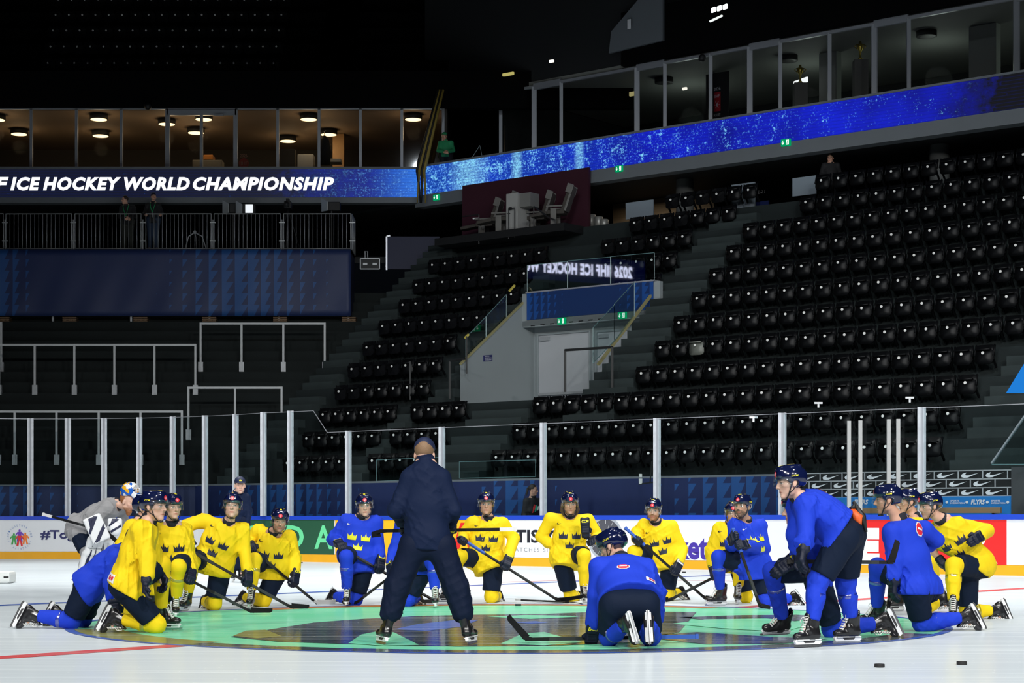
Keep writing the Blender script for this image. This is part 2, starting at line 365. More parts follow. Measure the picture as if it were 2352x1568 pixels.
# left white run: emblem and hashtag (on the corner arc, placed on its tangent there)
def arc_hit(px, py, off=.012):
    dx = (px - CX) / F; c0 = W(UT, VB - RC); a_ = dx * dx + 1; b_ = -2 * (dx * c0.x + c0.y); cc = c0.x ** 2 + c0.y ** 2 - (RC - off) ** 2
    t = (-b_ + math.sqrt(b_ * b_ - 4 * a_ * cc)) / (2 * a_); return at(px, py, t)
def arc_text(mb, txt, px0, px1, pyb, pyt, mi=0, **k):
    vs, fs, _ = text_pts(txt, **k)
    return mb.add([arc_hit(px0 + (px1 - px0) * a, pyb + (pyt - pyb) * c) for a, c in vs], fs, mi)
arc_text(MB(), '#Together', 93, 250, 1243, 1217, bold=.03).build('hashtag_print', M_NAVYINK, bd)['label'] = 'navy hashtag lettering'
em = empty('round_emblem', tuple(arc_hit(45, 1232))); em.parent = bd; em['label'] = 'round emblem with four coloured figures'
def figure(mb, cx, cy, s, mi):        # little printed player silhouette
    P = lambda x, y: arc_hit(cx + x * s, cy - y * s, .014)
    mb.add([P(-.28, .35), P(.3, .35), P(.22, -.15), P(-.24, -.15)], [(0, 1, 2, 3)], mi)
    mb.add([P(-.24, -.15), P(0, -.15), P(-.14, -.95), P(-.42, -.95)], [(0, 1, 2, 3)], mi); mb.add([P(0, -.15), P(.22, -.15), P(.42, -.95), P(.16, -.95)], [(0, 1, 2, 3)], mi)
    mb.add([P(-.28, .35), P(-.26, .1), P(-.52, -.2), P(-.56, -.02)], [(0, 1, 2, 3)], mi); mb.add([P(.3, .35), P(.58, -.02), P(.5, -.2), P(.24, .1)], [(0, 1, 2, 3)], mi)
    mb.add([P(.15 * math.cos(a), .52 + .17 * math.sin(a)) for a in np.linspace(0, 2 * PI, 11)[:-1]], [tuple(range(10))], mi)
for nm, cx, cy, s, c in (('violet_figure', 45, 1227, 17, (.16, .05, .5)), ('green_figure', 32, 1235, 16, (.05, .36, .08)), ('orange_figure', 58, 1234, 16, (.9, .22, .03)), ('red_figure', 45, 1236, 18, (.75, .02, .03))):
    b = MB(); figure(b, cx, cy, s, 0); b.build('printed_figure', mat(nm, c, .5), em, off=em.location)
b = MB(); ring_t = 'IIHF.TOGETHER FOR INTEGRITY  '
for i, ch in enumerate(ring_t):
    if ch == ' ': continue
    a = PI * 1.12 - 2 * PI * i / len(ring_t); vs, fs, asp = text_pts(ch)
    wv = min(asp, 1.) * 3.2
    pts = []
    for x, y in vs:
        lx, ly = (x - .5) * wv, y * 4.6 + 24.5
        tx = math.cos(a) * ly + math.sin(a) * lx; ty = math.sin(a) * ly - math.cos(a) * lx
        pts.append(arc_hit(45 + tx, 1233 - ty, .013))
    b.add(pts, fs, 0)
b.build('ring_lettering', mat('print_blue', (.12, .22, .5), .5), em, off=em.location)

# ---- rink glass: panes and posts
rg = thing('rink_glass', 'clear rink glass with upright posts standing on the boards', 'glass barrier')
def pane(name, a, b_, z0, z1, label, cut=None):
    a = Vector((a[0], a[1], 0)); b_ = Vector((b_[0], b_[1], 0)); d = (b_ - a).normalized(); n = Vector((-d.y, d.x, 0)) * .012
    prof = cut or [(0, z0), (1, z0), (1, z1), (0, z1)]
    vs = [a.lerp(b_, t) + Vector((0, 0, z)) for t, z in prof]; k = len(prof)
    mb = MB(); mb.add(vs + [v + n for v in vs], [tuple(range(k)), tuple(range(2 * k - 1, k - 1, -1))] + [(i, i + k, (i + 1) % k + k, (i + 1) % k) for i in range(k)])
    t = mb.build(name, M_GLASS, rg); t['label'] = label
    e = MB(); tops = [i for i in range(k) if max(prof[i][1], prof[(i + 1) % k][1]) > z1 - 1.2 and not (prof[i][0] == prof[(i + 1) % k][0])]
    for i in tops: e.bar(vs[i] + n / 2, vs[(i + 1) % k] + n / 2, .016, .014)
    if tops: e.build('edge_trim', M_ALU, t)
    return t
M_POST = mat('clear_post', (.52, .55, .60), .3, .4, vary=.25, vscale=7)
ZT1, ZT2 = 3.94, 3.36
def post(p, z1, label, w=.085, m=None):
    b = MB(); M = Matrix.Translation((p.x, p.y, 0)) @ Matrix.Rotation(math.atan2(-p.x, p.y) * .5, 4, 'Z')
    b.box(-w, -w * .28, -.02, .03, HB, z1, M=M); b.box(w * .28, w, -.02, .03, HB, z1, M=M); b.box(-w * .3, w * .3, -.01, .02, HB, z1, 1, M=M)
    o = b.build('glass_post', [m or M_POST, mat('post_core', (.3, .32, .36), .4)], rg); o['label'] = label; return o
cor = [-20, 70, 156, 239, 320, 397, 471, 541, 605]
cp = [arc_hit(px, 1190, -.06) for px in cor] + [at_v(667, 1190, VB + .06)]
for i, p in enumerate(cp):
    if i == 0: continue
    post(p, ZT1 + .02 if i < 9 else ZT1 + .03, 'pale upright glass post in the tall corner, %s from the left' % ordi(i - 1))
for i in range(len(cp) - 1):
    pane('glass_pane', cp[i], cp[i + 1], HB, ZT1, 'tall clear rink pane in the corner, %s from the left' % ordi(i))
spx = [667, 800, 1015, 1248, 1509, 1797, 2117, 2390]
sp = [at_v(px, 1190, VB + .06) for px in spx]
wh = ['stepping down behind the blue-shirted kneeler', 'left of the coach', 'right of the coach', 'beside the dark-haired woman', 'above the bearded player', 'by the bent-over player', 'in front of the printed brick wall at far right']
for i in range(7):
    a, c = sp[i], sp[i + 1]
    if i == 0:
        ta = .56
        pane('glass_pane', a, c, HB, ZT1, 'clear rink pane whose slanted top steps down, left of the coach', [(0, HB), (1, HB), (1, ZT2), (.64, ZT2), (.40, ZT1), (0, ZT1)])
    elif i == 5:
        m1 = at_v(1962, 1190, VB + .06); m2 = at_v(2050, 1190, VB + .06)
        for (p, q, lb) in ((a, m1, 'clear rink pane between the bent-over player and the gate posts'), (m1, m2, 'clear narrow pane of the rink gate between white gate posts'), (m2, c, 'clear rink pane right of the white gate posts')):
            pane('glass_pane', p, q, HB, ZT2, lb)
    else: pane('glass_pane', a, c, HB, ZT2, 'clear low rink pane ' + wh[i])
    if i: post(a, ZT2 + .02, 'pale glass post ' + ['', 'by the slanted pane, left of the coach', 'directly behind the coach', 'right of the dark-haired woman', 'above the bearded player in yellow', 'behind the bent-over player\'s helmet', 'right of the gate posts'][i])
for px, lb in ((1950, 'first'), (1976, 'second'), (2041, 'third'), (2063, 'fourth')):
    p = at_v(px, 1190, VB - .03); b = MB(); b.bar((p.x, p.y, HB - .02), (p.x, p.y, HB + 2.0 - .05), .075, .06)
    b.build('gate_post', mat('gate_white', (.38, .39, .39), .4), rg)['label'] = 'white square gate post'

# ---- walkway and front wall of the stands
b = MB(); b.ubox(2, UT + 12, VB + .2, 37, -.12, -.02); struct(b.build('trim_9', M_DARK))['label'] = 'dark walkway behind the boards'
def tri_mat(name, base, light, scale, peaks):
    """banner print: columns of small triangles that swell and fade"""
    m = bpy.data.materials.new(name); m.use_nodes = True; nt = m.node_tree; nn = nt.nodes; lk = nt.links; P = nn['Principled BSDF']
    uv = nn.new('ShaderNodeUVMap'); sx = nn.new('ShaderNodeSeparateXYZ'); lk.new(uv.outputs[0], sx.inputs[0])
    def mt(op, a, c=None):
        q = nn.new('ShaderNodeMath'); q.operation = op
        for i, x in enumerate((a, c)):
            if x is None: continue
            if isinstance(x, (int, float)): q.inputs[i].default_value = x
            else: lk.new(x, q.inputs[i])
        return q.outputs[0]
    fx = mt('FRACT', mt('MULTIPLY', sx.outputs[0], scale)); fy = mt('FRACT', mt('MULTIPLY', sx.outputs[1], scale * 1.15))
    den = -1.
    for c, w in peaks: den = mt('MAXIMUM', den, mt('SUBTRACT', 1, mt('DIVIDE', mt('ABSOLUTE', mt('SUBTRACT', sx.outputs[0], c)), w)))
    mr = nn.new('ShaderNodeMapRange'); mr.inputs[1].default_value = 0; mr.inputs[2].default_value = 1; mr.inputs[3].default_value = -.5; mr.inputs[4].default_value = .55; lk.new(den, mr.inputs[0])
    tri = mt('LESS_THAN', fx, mt('ADD', mt('MULTIPLY', fy, .5), mr.outputs[0]))
    x = nn.new('ShaderNodeMix'); x.data_type = 'RGBA'; lk.new(tri, x.inputs[0]); x.inputs[6].default_value = tuple(base) + (1,); x.inputs[7].default_value = tuple(light) + (1,)
    lk.new(x.outputs[2], P.inputs['Base Color']); P.inputs['Roughness'].default_value = .55
    MATS[name] = m; return m
def uv_wall(name, p0, p1, z0, z1, m, parent=None, wave=0., nx=1, nz=1, th=.02):
    """a hung sheet from p0 to p1 with uv in metres and a back, optionally rippled"""
    p0 = Vector((p0[0], p0[1], 0)); p1 = Vector((p1[0], p1[1], 0)); Ln = (p1 - p0).length; d = (p1 - p0).normalized(); n = Vector((d.y, -d.x, 0))
    if n.y > 0: n = -n
    vs = []; uvs = []
    for side in (0, 1):
        for i in range(nx + 1):
            for j in range(nz + 1):
                s, t = i / nx, j / nz; w = wave * (math.sin(s * Ln * 2.1 + t * 3) * .6 + math.sin(s * Ln * 5.3 - t * 5 + 1) * .4) * (1.2 - t)
                vs.append(p0 + d * Ln * s + Vector((0, 0, z0 + (z1 - z0) * t)) + n * (w - side * th)); uvs.append((s * Ln, t * (z1 - z0)))
    fs = []; q = (nx + 1) * (nz + 1); r = nz + 1
    for i in range(nx):
        for j in range(nz):
            a = i * r + j; fs.append((a, a + r, a + r + 1, a + 1)); fs.append((q + a + 1, q + a + r + 1, q + a + r, q + a))
    for i in range(nx):
        a = i * r; fs.append((a, q + a, q + a + r, a + r)); fs.append((a + nz, a + r + nz, q + a + r + nz, q + a + nz))
    for j in range(nz):
        a = j; fs.append((a, a + 1, q + a + 1, q + a)); a = nx * r + j; fs.append((a, q + a, q + a + 1, a + 1))
    me = bpy.data.meshes.new(name); me.from_pydata(vs, [], fs); u = me.uv_layers.new()
    for l in me.loops: u.data[l.index].uv = uvs[l.vertex_index]
    me.update(); return link(name, me, m, parent, smooth=wave > 0)
UB0 = u_at(449, 36) + 3.2
M_BAN2 = tri_mat('banner_navy_dim', (.015, .027, .105), (.018, .085, .28), 2.6, [(UB0 - u_at(650, 36), 3.2), (UB0 - u_at(1190, 36), 1.5), (UB0 - u_at(1690, 36), 2.2)])
UF = u_at(449, 36)
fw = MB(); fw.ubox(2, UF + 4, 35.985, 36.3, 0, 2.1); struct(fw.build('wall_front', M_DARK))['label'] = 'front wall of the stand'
tag(uv_wall('wall_banner', W(UF + 3.2, 35.96), W(u_at(1832, 36), 35.96), .25, 2.06, M_BAN2), 'long navy banner with blue triangles along the foot of the stand', 'banner')
b = MB(); b.ubox(u_at(1832, 36), UF + 4, 35.97, 36.35, 2.06, 2.11); struct(b.build('trim_10', M_FASC))['label'] = 'pale coping on the stand front wall'
# printed brick wall with curved tick marks, blue strip, bench
pbw = thing('printed_wall_panel', 'black brick-pattern panel with rows of white tick marks behind the players bench', 'panel', tuple(W(u_at(2080, 36), 36.0)))
zt = z_at_v(2080, 1083, 35.97); zb = z_at_v(2080, 1141, 35.97); zc = z_at_v(2080, 1170, 35.97); ua, ub_ = u_at(1834, 35.97), u_at(2326, 35.97)
b = MB(); b.ubox(ub_, ua, 35.97, 36.03, zb, zt); b.build('backing', M_BLACK, pbw, off=pbw.location)
g = MB(); rows = 3; hh = (zt - zb) / rows; bw = (ua - ub_) / 9.2
for r in range(rows + 1): g.ubox(ub_, ua, 35.962, 35.97, zb + hh * r - .012, zb + hh * r + .012)
tk = MB()
TICK = [(0, .40), (.04, .12), (.18, 0), (.38, .05), (1, .78), (.44, .40), (.30, .38), (.23, .50), (.30, .85), (.10, .68)]
for r in range(rows):
    k = 0; u = ua - (bw * .5 if r == 1 else 0)
    while u > ub_ + .02:
        g.ubox(u - .012, u + .012, 35.962, 35.97, zb + hh * r, zb + hh * (r + 1))
        if u - bw * .92 > ub_ - .1:
            o = W(u - bw * .12, 35.955, zb + hh * r + hh * .16)
            tk.add([o + W(-bw * .74 * x, 0, hh * .74 * y) for x, y in TICK], [(0, 1, 9), (1, 2, 6, 7), (1, 7, 8, 9), (2, 3, 5, 6), (3, 4, 5)])
        u -= bw
g.build('mortar_lines', mat('print_grey', (.42, .44, .46), .5), pbw, off=pbw.location); tk.build('tick_marks', M_PRW, pbw, off=pbw.location)
b = MB(); b.ubox(ub_, ua, 35.93, 35.97, zc - .35, zb); bs = b.build('blue_strip', mat('strip_blue', (.02, .22, .62), .5), pbw, off=pbw.location); bs['label'] = 'light blue strip with white lettering'
b = MB(); zz = z_at_v(2080, 1155, 35.92)
def strip_text(txt, px0, px1, y0, y1, **k):
    o = W(u_at(px0, 35.92), 35.92, z_at_v(px0, y0, 35.92)); lettering(b, txt, o, W(u_at(px1, 35.92), 35.92, o.z) - o, (0, 0, z_at_v(px0, y1, 35.92) - o.z), 0, **k)
for x in (1962, 2230):
    strip_text('FLYRS', x, x + 32, 1158, 1147, shear=.2, bold=.03)
for x in (2012, 2183, 2277):
    strip_text('SPORTS', x, x + 20, 1152, 1148, bold=.02); strip_text('HYDRATION', x, x + 32, 1157, 1153, bold=.02)
for x in (2175, 2221, 2268, 2315): b.lathe(W(u_at(x, 35.93), 35.925, z_at_v(x, 1153, 35.93)), [(.03, 0), (.03, .004)], 10, 0, Mw)
b.build('lettering', M_PRW, bs, off=pbw.location)
bn = thing('team_bench', 'long pale wooden bench behind the boards at right', 'bench', tuple(W(u_at(2080, 35.6), 35.6)))
b = MB(); b.ubox(u_at(2300, 35.6), u_at(1960, 35.6), 35.55, 35.62, z_at_v(2200, 1178, 35.6), z_at_v(2200, 1165, 35.6)); b.build('plank', mat('bench_wood', (.38, .24, .13), .6, vary=.2, vscale=3, stretch=(1, 1, 12)), bn, off=bn.location)
for px in (1975, 2130, 2285):
    u = u_at(px, 35.7); b = MB(); b.ubox(u - .03, u + .03, 35.62, 35.85, 0, z_at_v(2200, 1170, 35.6)); b.build('bracket', M_STEEL, bn, off=bn.location)
b = MB(); b.ubox(14.2, ub_, 35.9, 36.3, 0, 2.16); struct(b.build('wall_end', mat('end_grey', (.06, .065, .07), .7)))['label'] = 'plain grey end of the stand front wall'

# ---- the seated stand along the far side
st = MB()
U0, U1 = 13.0, 40.0; N0, N1 = 29.0, 33.5; NV0, NV1 = 39.4, 42.6
for k in range(12):
    v0, v1, z = K(k), K(k + 1) + .02, KZ(k); zlo = max(z - 1.6, 0)
    if v1 <= NV0 + .1 or v0 >= NV1 - .1: st.ubox(U0, U1, v0, v1, zlo, z)
    else: st.ubox(U0, N0, v0, v1, zlo, z); st.ubox(N1, U1, v0, v1, zlo, z)
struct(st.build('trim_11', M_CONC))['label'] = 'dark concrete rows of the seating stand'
sp_ = MB()
def aisle(u0, u1, ks):
    for k in ks:
        for j in (1, 2):
            sp_.ubox(u0, u1, K(k + 1) - .283 * (3 - j), K(k + 1) + .01, KZ(k) - .02, KZ(k) + .2367 * j)
aisle(27.55, 28.95, range(2, 11)); aisle(34.35, 35.0, range(0, 3)); aisle(33.55, 34.25, range(3, 9)); aisle(38.75, 40, range(0, 11)); aisle(15.5, 17.5, range(0, 4)); aisle(30.3, 32.2, range(0, 3))
struct(sp_.build('trim_12', M_CONC2))['label'] = 'concrete aisle steps between the seat blocks'
# vomitory: side wall, door wall, floor, parapet
zf = KZ(3)
b = MB()
b.add([W(N1 - .005, v, z) for v, z in ((39.3, zf - .8), (39.3, KZ(4) + .42), (42.07, 7.30), (42.62, 7.3), (42.62, zf - .8))], [(0, 1, 2, 3, 4)])
b.ubox(N0, N1, 39.2, 42.7, zf - .1, zf)
b.ubox(N0 - .6, N1, 42.6, 42.75, zf, 7.0)
b.ubox(N0, N1, 42.05, 42.62, 6.62, 6.78)
vm = struct(b.build('wall_entrance', M_GREYW)); vm['label'] = 'grey side wall and back wall of the stand entrance'
b = MB(); b.bar(W(N1 - .01, 39.3, KZ(4) + .44), W(N1 - .01, 42.07, 7.32), .06, .05); struct(b.build('trim_13', mat('yellow_edge', (.36, .33, .16), .5)))['label'] = 'pale sloping edge of the entrance wall'
b = MB(); b.bar(W(N0 + .02, 39.6, 5.15), W(N0 + .02, 42.1, 7.25), .07, .06); struct(b.build('trim_14', mat('yellow_edge', (.36, .33, .16)))).__setitem__('label', 'pale sloping edge beside the aisle steps')
def door(n, px0, px1, pyt, z0, label):
    u0, u1 = u_at(px0, 42.58), u_at(px1, 42.58); z1 = z_at_v(px0, pyt, 42.58)
    d = struct(thing('door_%d' % n, label, None, tuple(W((u0 + u1) / 2, 42.58, z0))))
    if 'category' in d: del d['category']
    b = MB(); b.ubox(u1, u0, 42.55, 42.6, z0, z1); b.build('door_leaf', mat('door_white', (.48, .50, .53), .55, vary=.05, vscale=2), d, off=d.location)
    b = MB(); b.ubox(u0, u0 + .06, 42.5, 42.6, z0, z1 + .06); b.ubox(u1 - .06, u1, 42.5, 42.6, z0, z1 + .06); b.ubox(u1, u0, 42.5, 42.6, z1, z1 + .06); b.build('door_frame', M_GREYW, d, off=d.location)
    b = MB(); b.ubox(u1 + .05, u0 - .05, 42.44, 42.5, z0 + (z1 - z0) * .2, z0 + (z1 - z0) * .2 + .07); b.build('push_bar', M_STEEL, d, off=d.location)
    b = MB(); b.ubox(u0 - .4, u0 - .08, 42.47, 42.55, z1 - .16, z1 - .06); b.build('door_closer', M_STEEL, d, off=d.location)
door(1, 1240, 1356, 771, zf, 'pale double door with a push bar in the entrance'); door(2, 1374, 1450, 764, zf, 'pale door partly behind the aisle glass')
b = MB()
for i in range(8):
    px = 1219 + i * 22; u = u_at(px, 42.03); z = z_at_v(px, 748 - i * 2.2, 42.03); b.ubox(u - .14, u, 42.03, 42.045, z - .012, z + .012)
struct(b.build('trim_15', M_BLACK))['label'] = 'row of dark slots above the entrance doors'
vb_ = tag(uv_wall('entrance_banner', W(u_at(1210, 42.0), 42.0), W(u_at(1500, 42.0), 42.0), 6.8, 7.56, tri_mat('banner_entrance', (.006, .03, .13), (.008, .07, .30), 4, [(0, 1.5), (4.4, 1.4)])), 'blue banner with small triangles above the entrance doors', 'banner')
b = MB(); b.ubox(u_at(1503, 42), u_at(1208, 42), 41.98, 42.2, 7.56, 7.6); struct(b.build('trim_16', M_ALU))['label'] = 'thin metal coping above the entrance banner'
b = MB(); b.ubox(N0 - .25, N1, 42.05, 42.2, 6.6, 7.56); struct(b.build('trim_17', M_GREYW))['label'] = 'parapet above the entrance'
# ================================================================ seats
M_SEAT = mat('seat_black_plastic', (.004, .0045, .0055), .45, spec=.22)
M_SEATG = mat('seat_grey_plastic', (.16, .17, .15), .45)
M_PLATE = mat('seat_number_plate', (.95, .95, .92), .3)
def soft_box(b, x0, x1, y0, y1, z0, z1, r=.05, n=4, lean=0., bow=0.):
    """a panel with rounded upper and lower corners, bowed front"""
    cs = []
    for (cx, cz, a0) in ((x1 - r, z1 - r, 0), (x0 + r, z1 - r, 90), (x0 + r, z0 + r, 180), (x1 - r, z0 + r, 270)):
        for i in range(n + 1):
            a = math.radians(a0 + 90 * i / n); cs.append((cx + r * math.cos(a), cz + r * math.sin(a)))
    xc, w = (x0 + x1) / 2, (x1 - x0) / 2; k = len(cs)
    sh = lambda x, z: bow * ((x - xc) / w) ** 2 + lean * (z - z0)
    vs = [(x, y0 + sh(x, z), z) for x, z in cs] + [(x, y1 + sh(x, z), z) for x, z in cs]
    vs += [(xc, y0 + lean * (z1 - z0) / 2 + .014, (z0 + z1) / 2), (xc, y1 + lean * (z1 - z0) / 2, (z0 + z1) / 2)]
    fs = [(i, (i + 1) % k, (i + 1) % k + k, i + k) for i in range(k)]
    fs += [((i + 1) % k, i, 2 * k) for i in range(k)] + [(i + k, (i + 1) % k + k, 2 * k + 1) for i in range(k)]
    b.add(vs, fs)
def seat_parts():
    a = MB(); soft_box(a, -.225, .225,   .10, .125, .40, .755, .10, lean=.14, bow=-.05)
    a.bar((-.225, .06, .50), (-.215, .14, .75), .03, .05); a.bar((.225, .06, .50), (.215, .14, .75), .03, .05)
    p = MB(); soft_box(p, -.215, .215, -.005, .05, .32, .65, .09, lean=.10, bow=.045); p.bar((-.17, .0, .645), (.17, .0, .645), .05, .035)
    n = MB(); M = Matrix.Translation((0, -.012, .60)) @ Matrix.Rotation(PI / 2, 4, 'X'); n.lathe((0, -.010, .565), [(.034, 0), (.034, .016), (.03, .02)], 12, 0, Matrix.Rotation(PI / 2, 3, 'X'))
    f = MB(); f.bar((-.19, .1, .45), (-.19, .28, .25), .035, .05); f.bar((.19, .1, .45), (.19, .28, .25), .035, .05); f.bar((-.23, .09, .44), (.23, .09, .44), .04, .04)
    return a, p, n, f
def make_seat():
    r = empty('stadium_seat', (0, 0, 0)); a, p, n, f = seat_parts()
    a.build('backrest', M_SEAT, r, True); q = p.build('seat_pan', M_SEAT, r, True); n.build('number_plate', M_PLATE, q); f.build('bracket', M_SEAT, r)
    return r
proto_seat = make_seat(); seat_used = [0]
ROWN = [ordi(k) for k in range(12)]
seats = []                                   # (distance, position, rotation, label, group, flags)
RZ = -math.radians(38.86)
def seat_row(us, k, blk, frm, grp):
    for i, u in enumerate(us):
        p = W(u, K(k) + .42, KZ(k)); row = 'lowest row' if k == 0 else '%s row' % ROWN[k]
        seats.append((p.y, p, RZ, 'black arena seat %s, %s from %s, %s' % (blk, ordi(i), frm, row), grp, (k, i, blk)))
def span(u0, u1, d): return [u0 - d * i for i in range(int(round((u0 - u1) / d)) + 1)]
for k in range(12):
    if k <= 2: us = span(29.85, 18.0, .5150)
    elif k == 3: us = span(27.2, 18.0, .5118)
    elif k >= 10: us = span(25.9, 15.3, .535)
    else: us = span(27.2, 15.6, .53)
    us = [u for u in us if W(u, K(k), 0).x / W(u, K(k), 0).y * F + CX < 2400]
    seat_row(us, k, 'in the right block', 'left', 'seats of the right block')
for k in range(7, 12):
    hi, lo = {7: (30.3, 29.4), 8: (31.4, 29.3), 9: (32.0, 29.2), 10: (31.6, 28.3), 11: (30.9, 28.2)}[k]
    seat_row(span(hi, lo, .53), k, 'in the upper middle block', 'left', 'seats of the upper middle block')
for k in range(0, 3): seat_row(span(34.1, 32.6, .5), k, 'in the short block of four', 'left', 'seats of the short block')
for k, (hi, lo) in {0: (37.3, 35.3), 1: (37.4, 35.1), 2: (37.6, 35.0)}.items(): seat_row(span(hi, lo, .5), k, 'in the low left block', 'left', 'seats of the low left block')
for k, (hi, lo) in {3: (37.8, 34.7), 4: (38.1, 34.8), 5: (38.3, 34.9), 6: (38.45, 34.7), 7: (38.4, 34.4), 8: (38.6, 34.4), 9: (38.7, 34.4)}.items():
    seat_row(span(hi, lo, .53), k, 'in the left block', 'left', 'seats of the left block')
# one row of box seats behind the ribbon board, upper tier rows
for i, px in enumerate(range(1150, 2352, 32)):
    v = 46.9; u = u_at(px, v); p = W(u, v, 12.15)
    seats.append((p.y, p, RZ, 'folded black seat behind the right ribbon board, %s from the left' % ordi(i) if i < 30 else 'folded black seat behind the far right end of the ribbon board', 'seats behind the ribbon board', (0, 0, 'x')))
UPZ0, UPV = 62.6, 16.15                      # upper tier above the left suites
for r in range(6):
    Z = UPZ0 + 1.0 + .95 * r; z = 16.0 + .80 * r
    n = 18
    for i in range(n):
        px = 110 + 30.5 * i + 6 * r
        p = Vector(((px - CX) * Z / F, Z, z)); seats.append((p.y + 30, p, 0, '', '', None))
seats.sort(key=lambda s: s[0])
rest = seats[300:]
for d, p, rz, lab, grp, fl_ in seats[:300]:
    s_ = proto_seat if not seat_used[0] else copy_tree(proto_seat); seat_used[0] = 1
    s_.location = p; s_.rotation_euler = (0, 0, rz); tag(s_, lab, 'seat', grp)
    if fl_ == (4, 2, 'in the right block'):
        for c in s_.children:
            if c.name.startswith('seat_pan'):
                c.data = c.data.copy(); c.data.materials[0] = M_SEATG
        s_['label'] = 'arena seat with a grey folded seat pan among black ones, right block'
b = MB()
for d, p, rz, *_ in rest:
    M = Matrix.Translation(p) @ Matrix.Rotation(rz, 4, 'Z')
    for i, q in enumerate(seat_parts()): b.add([M @ Vector(v) for v in q.v], q.f, 1 if i == 2 else 0)
tag(b.build('upper_seats', [M_SEAT, M_PLATE]), 'rows of dark seats in the unlit upper tier and far row ends', 'seats', kind='stuff')

# ================================================================ terrace, platform, rails
ZT = lambda j: 53.5 + .425 * j
HT = lambda j: 2.1 + .355 * j
b = MB(); XL = -22
for j in range(19):
    b.box(XL, -2.2 if j > 8 else -6.4, ZT(j), ZT(j + 1) + .01, max(HT(j) - 1.2, 0), HT(j))
struct(b.build('trim_18', M_TERR))['label'] = 'dark standing terrace of half steps at left'
tag(uv_wall('wall_banner', (-22, 53.45), (at(470, 1100, 53.45).x, 53.45), .2, 2.06, M_BAN2), 'navy banner along the foot of the standing terrace at left', 'banner')
b = MB(); b.box(-22, at(480, 1100, 53.4).x, 53.4, 53.7, 2.06, 2.1); struct(b.build('trim_19', M_FASC))['label'] = 'pale coping on the terrace front wall'
# tubular crush barriers on the terrace: (post pixels), top y, foot y
def crush(pxs, yt, yb, label):
    zb_y = yb; best = None
    for j in range(0, 19):                    # the terrace step on whose front the feet are bolted
        Z = ZT(j) - .05; y = HZ - (HT(j) - CH) * F / Z
        if best is None or abs(y - (yb - 14)) < best[0]: best = (abs(y - (yb - 14)), j)
    j = best[1]; Z = ZT(j) - .04; k = Z / F
    t = thing('crush_barrier', label, 'barrier', ((pxs[0] - CX) * k, Z, HT(j) - .3), group='white tube barriers on the terrace')
    zt = CH + (HZ - yt) * k; zl = CH + (HZ - yb) * k
    b = MB(); b.bar(((pxs[0] - CX) * k - .03, Z, zt), ((pxs[-1] - CX) * k + .03, Z, zt), .062, .062); b.build('top_rail', M_WHITE2, t, off=t.location)
    for px in pxs:
        x = (px - CX) * k
        b = MB(); b.bar((x, Z, zl), (x, Z, zt - .03), .062, .055); q = b.build('leg', M_WHITE2, t, off=t.location)
        b = MB(); b.box(x - .075, x + .075, Z - .03, Z + .07, zl - .02, zl + .28); b.box(x - .03, x + .03, Z - .045, Z - .03, zl, zl + .26); b.build('foot_plate', M_STEEL, q, off=t.location)
M_WHITE2 = mat('barrier_white', (.50, .52, .53), .45)
crush([-2, 80, 171, 263, 355, 449], 792, 905, 'long white tube barrier in the middle of the terrace, five legs in view')
crush([461, 555, 651, 746], 743, 852, 'white tube barrier highest and furthest right on the terrace')
crush([433, 540, 647], 890, 1008, 'white tube barrier above the corner glass, three legs')
crush([-4, 34, 130, 227, 323, 418], 945, 1066, 'long white tube barrier partly behind the corner glass at left')
crush([-8, 3], 742, 852, 'end of a white tube barrier at the left edge')
# platform
ZP = 59.9; kx = ZP / F
pz = lambda y: CH + (HZ - y) * kx
pf = thing('camera_platform', 'raised camera platform with navy banner on its front above the terrace', 'platform', ((400 - CX) * kx, ZP, pz(727)))
b = MB(); b.box((-60 - CX) * kx, (806 - CX) * kx, ZP, ZP + 1.45, pz(580), pz(572)); b.build('deck', M_DARK, pf, off=pf.location)
b = MB()
for px in (-40, 120, 300, 480, 640, 800): b.bar(((px - CX) * kx, ZP + .1, pz(740)), ((px - CX) * kx, ZP + .1, pz(580)), .06); b.bar(((px - CX) * kx, ZP + 1.2, pz(740)), ((px - CX) * kx, ZP + 1.2, pz(580)), .06)
b.build('scaffold', M_STEEL, pf, off=pf.location)
fb = uv_wall('front_banner', ((-60 - CX) * kx, ZP - .05), ((806 - CX) * kx, ZP - .05), pz(726), pz(573), tri_mat('banner_platform', (.012, .026, .10), (.014, .075, .25), 2.4, [(8.7, 3.0), (.8, 1.3)]), pf, .035, 90, 10, .012)
fb.location = -Vector(pf.location); fb['label'] = 'wrinkled navy banner with blue triangle columns'
b = MB(); b.box((800 - CX) * kx, (806 - CX) * kx, ZP, ZP + 1.4, pz(726), pz(573)); b.build('side_cover', mat('banner_side', (.014, .02, .06), .6), pf, off=pf.location)
for px in (5, 159, 322, 480, 643, 801):
    b = MB(); x = (px - CX) * kx
    for q in range(3): b.box(x - .22, x + .22, ZP + .02, ZP + .5, pz(738) + q * .055, pz(738) + q * .055 + .035)
    for q in (-.18, 0, .12): b.box(x + q, x + q + .08, ZP + .0, ZP + .5, pz(738) + .03, pz(738) + .06)
    tag(b.build('wooden_packing', mat('raw_timber', (.16, .10, .055), .8, vary=.3, vscale=4)), 'brown timber blocks under the platform banner, %s from the left' % ordi([5, 159, 322, 480, 643, 801].index(px)), 'timber block', 'timber blocks under the platform')
M_FEN = mat('fence_steel', (.36, .38, .39), .4, .4, vary=.1)
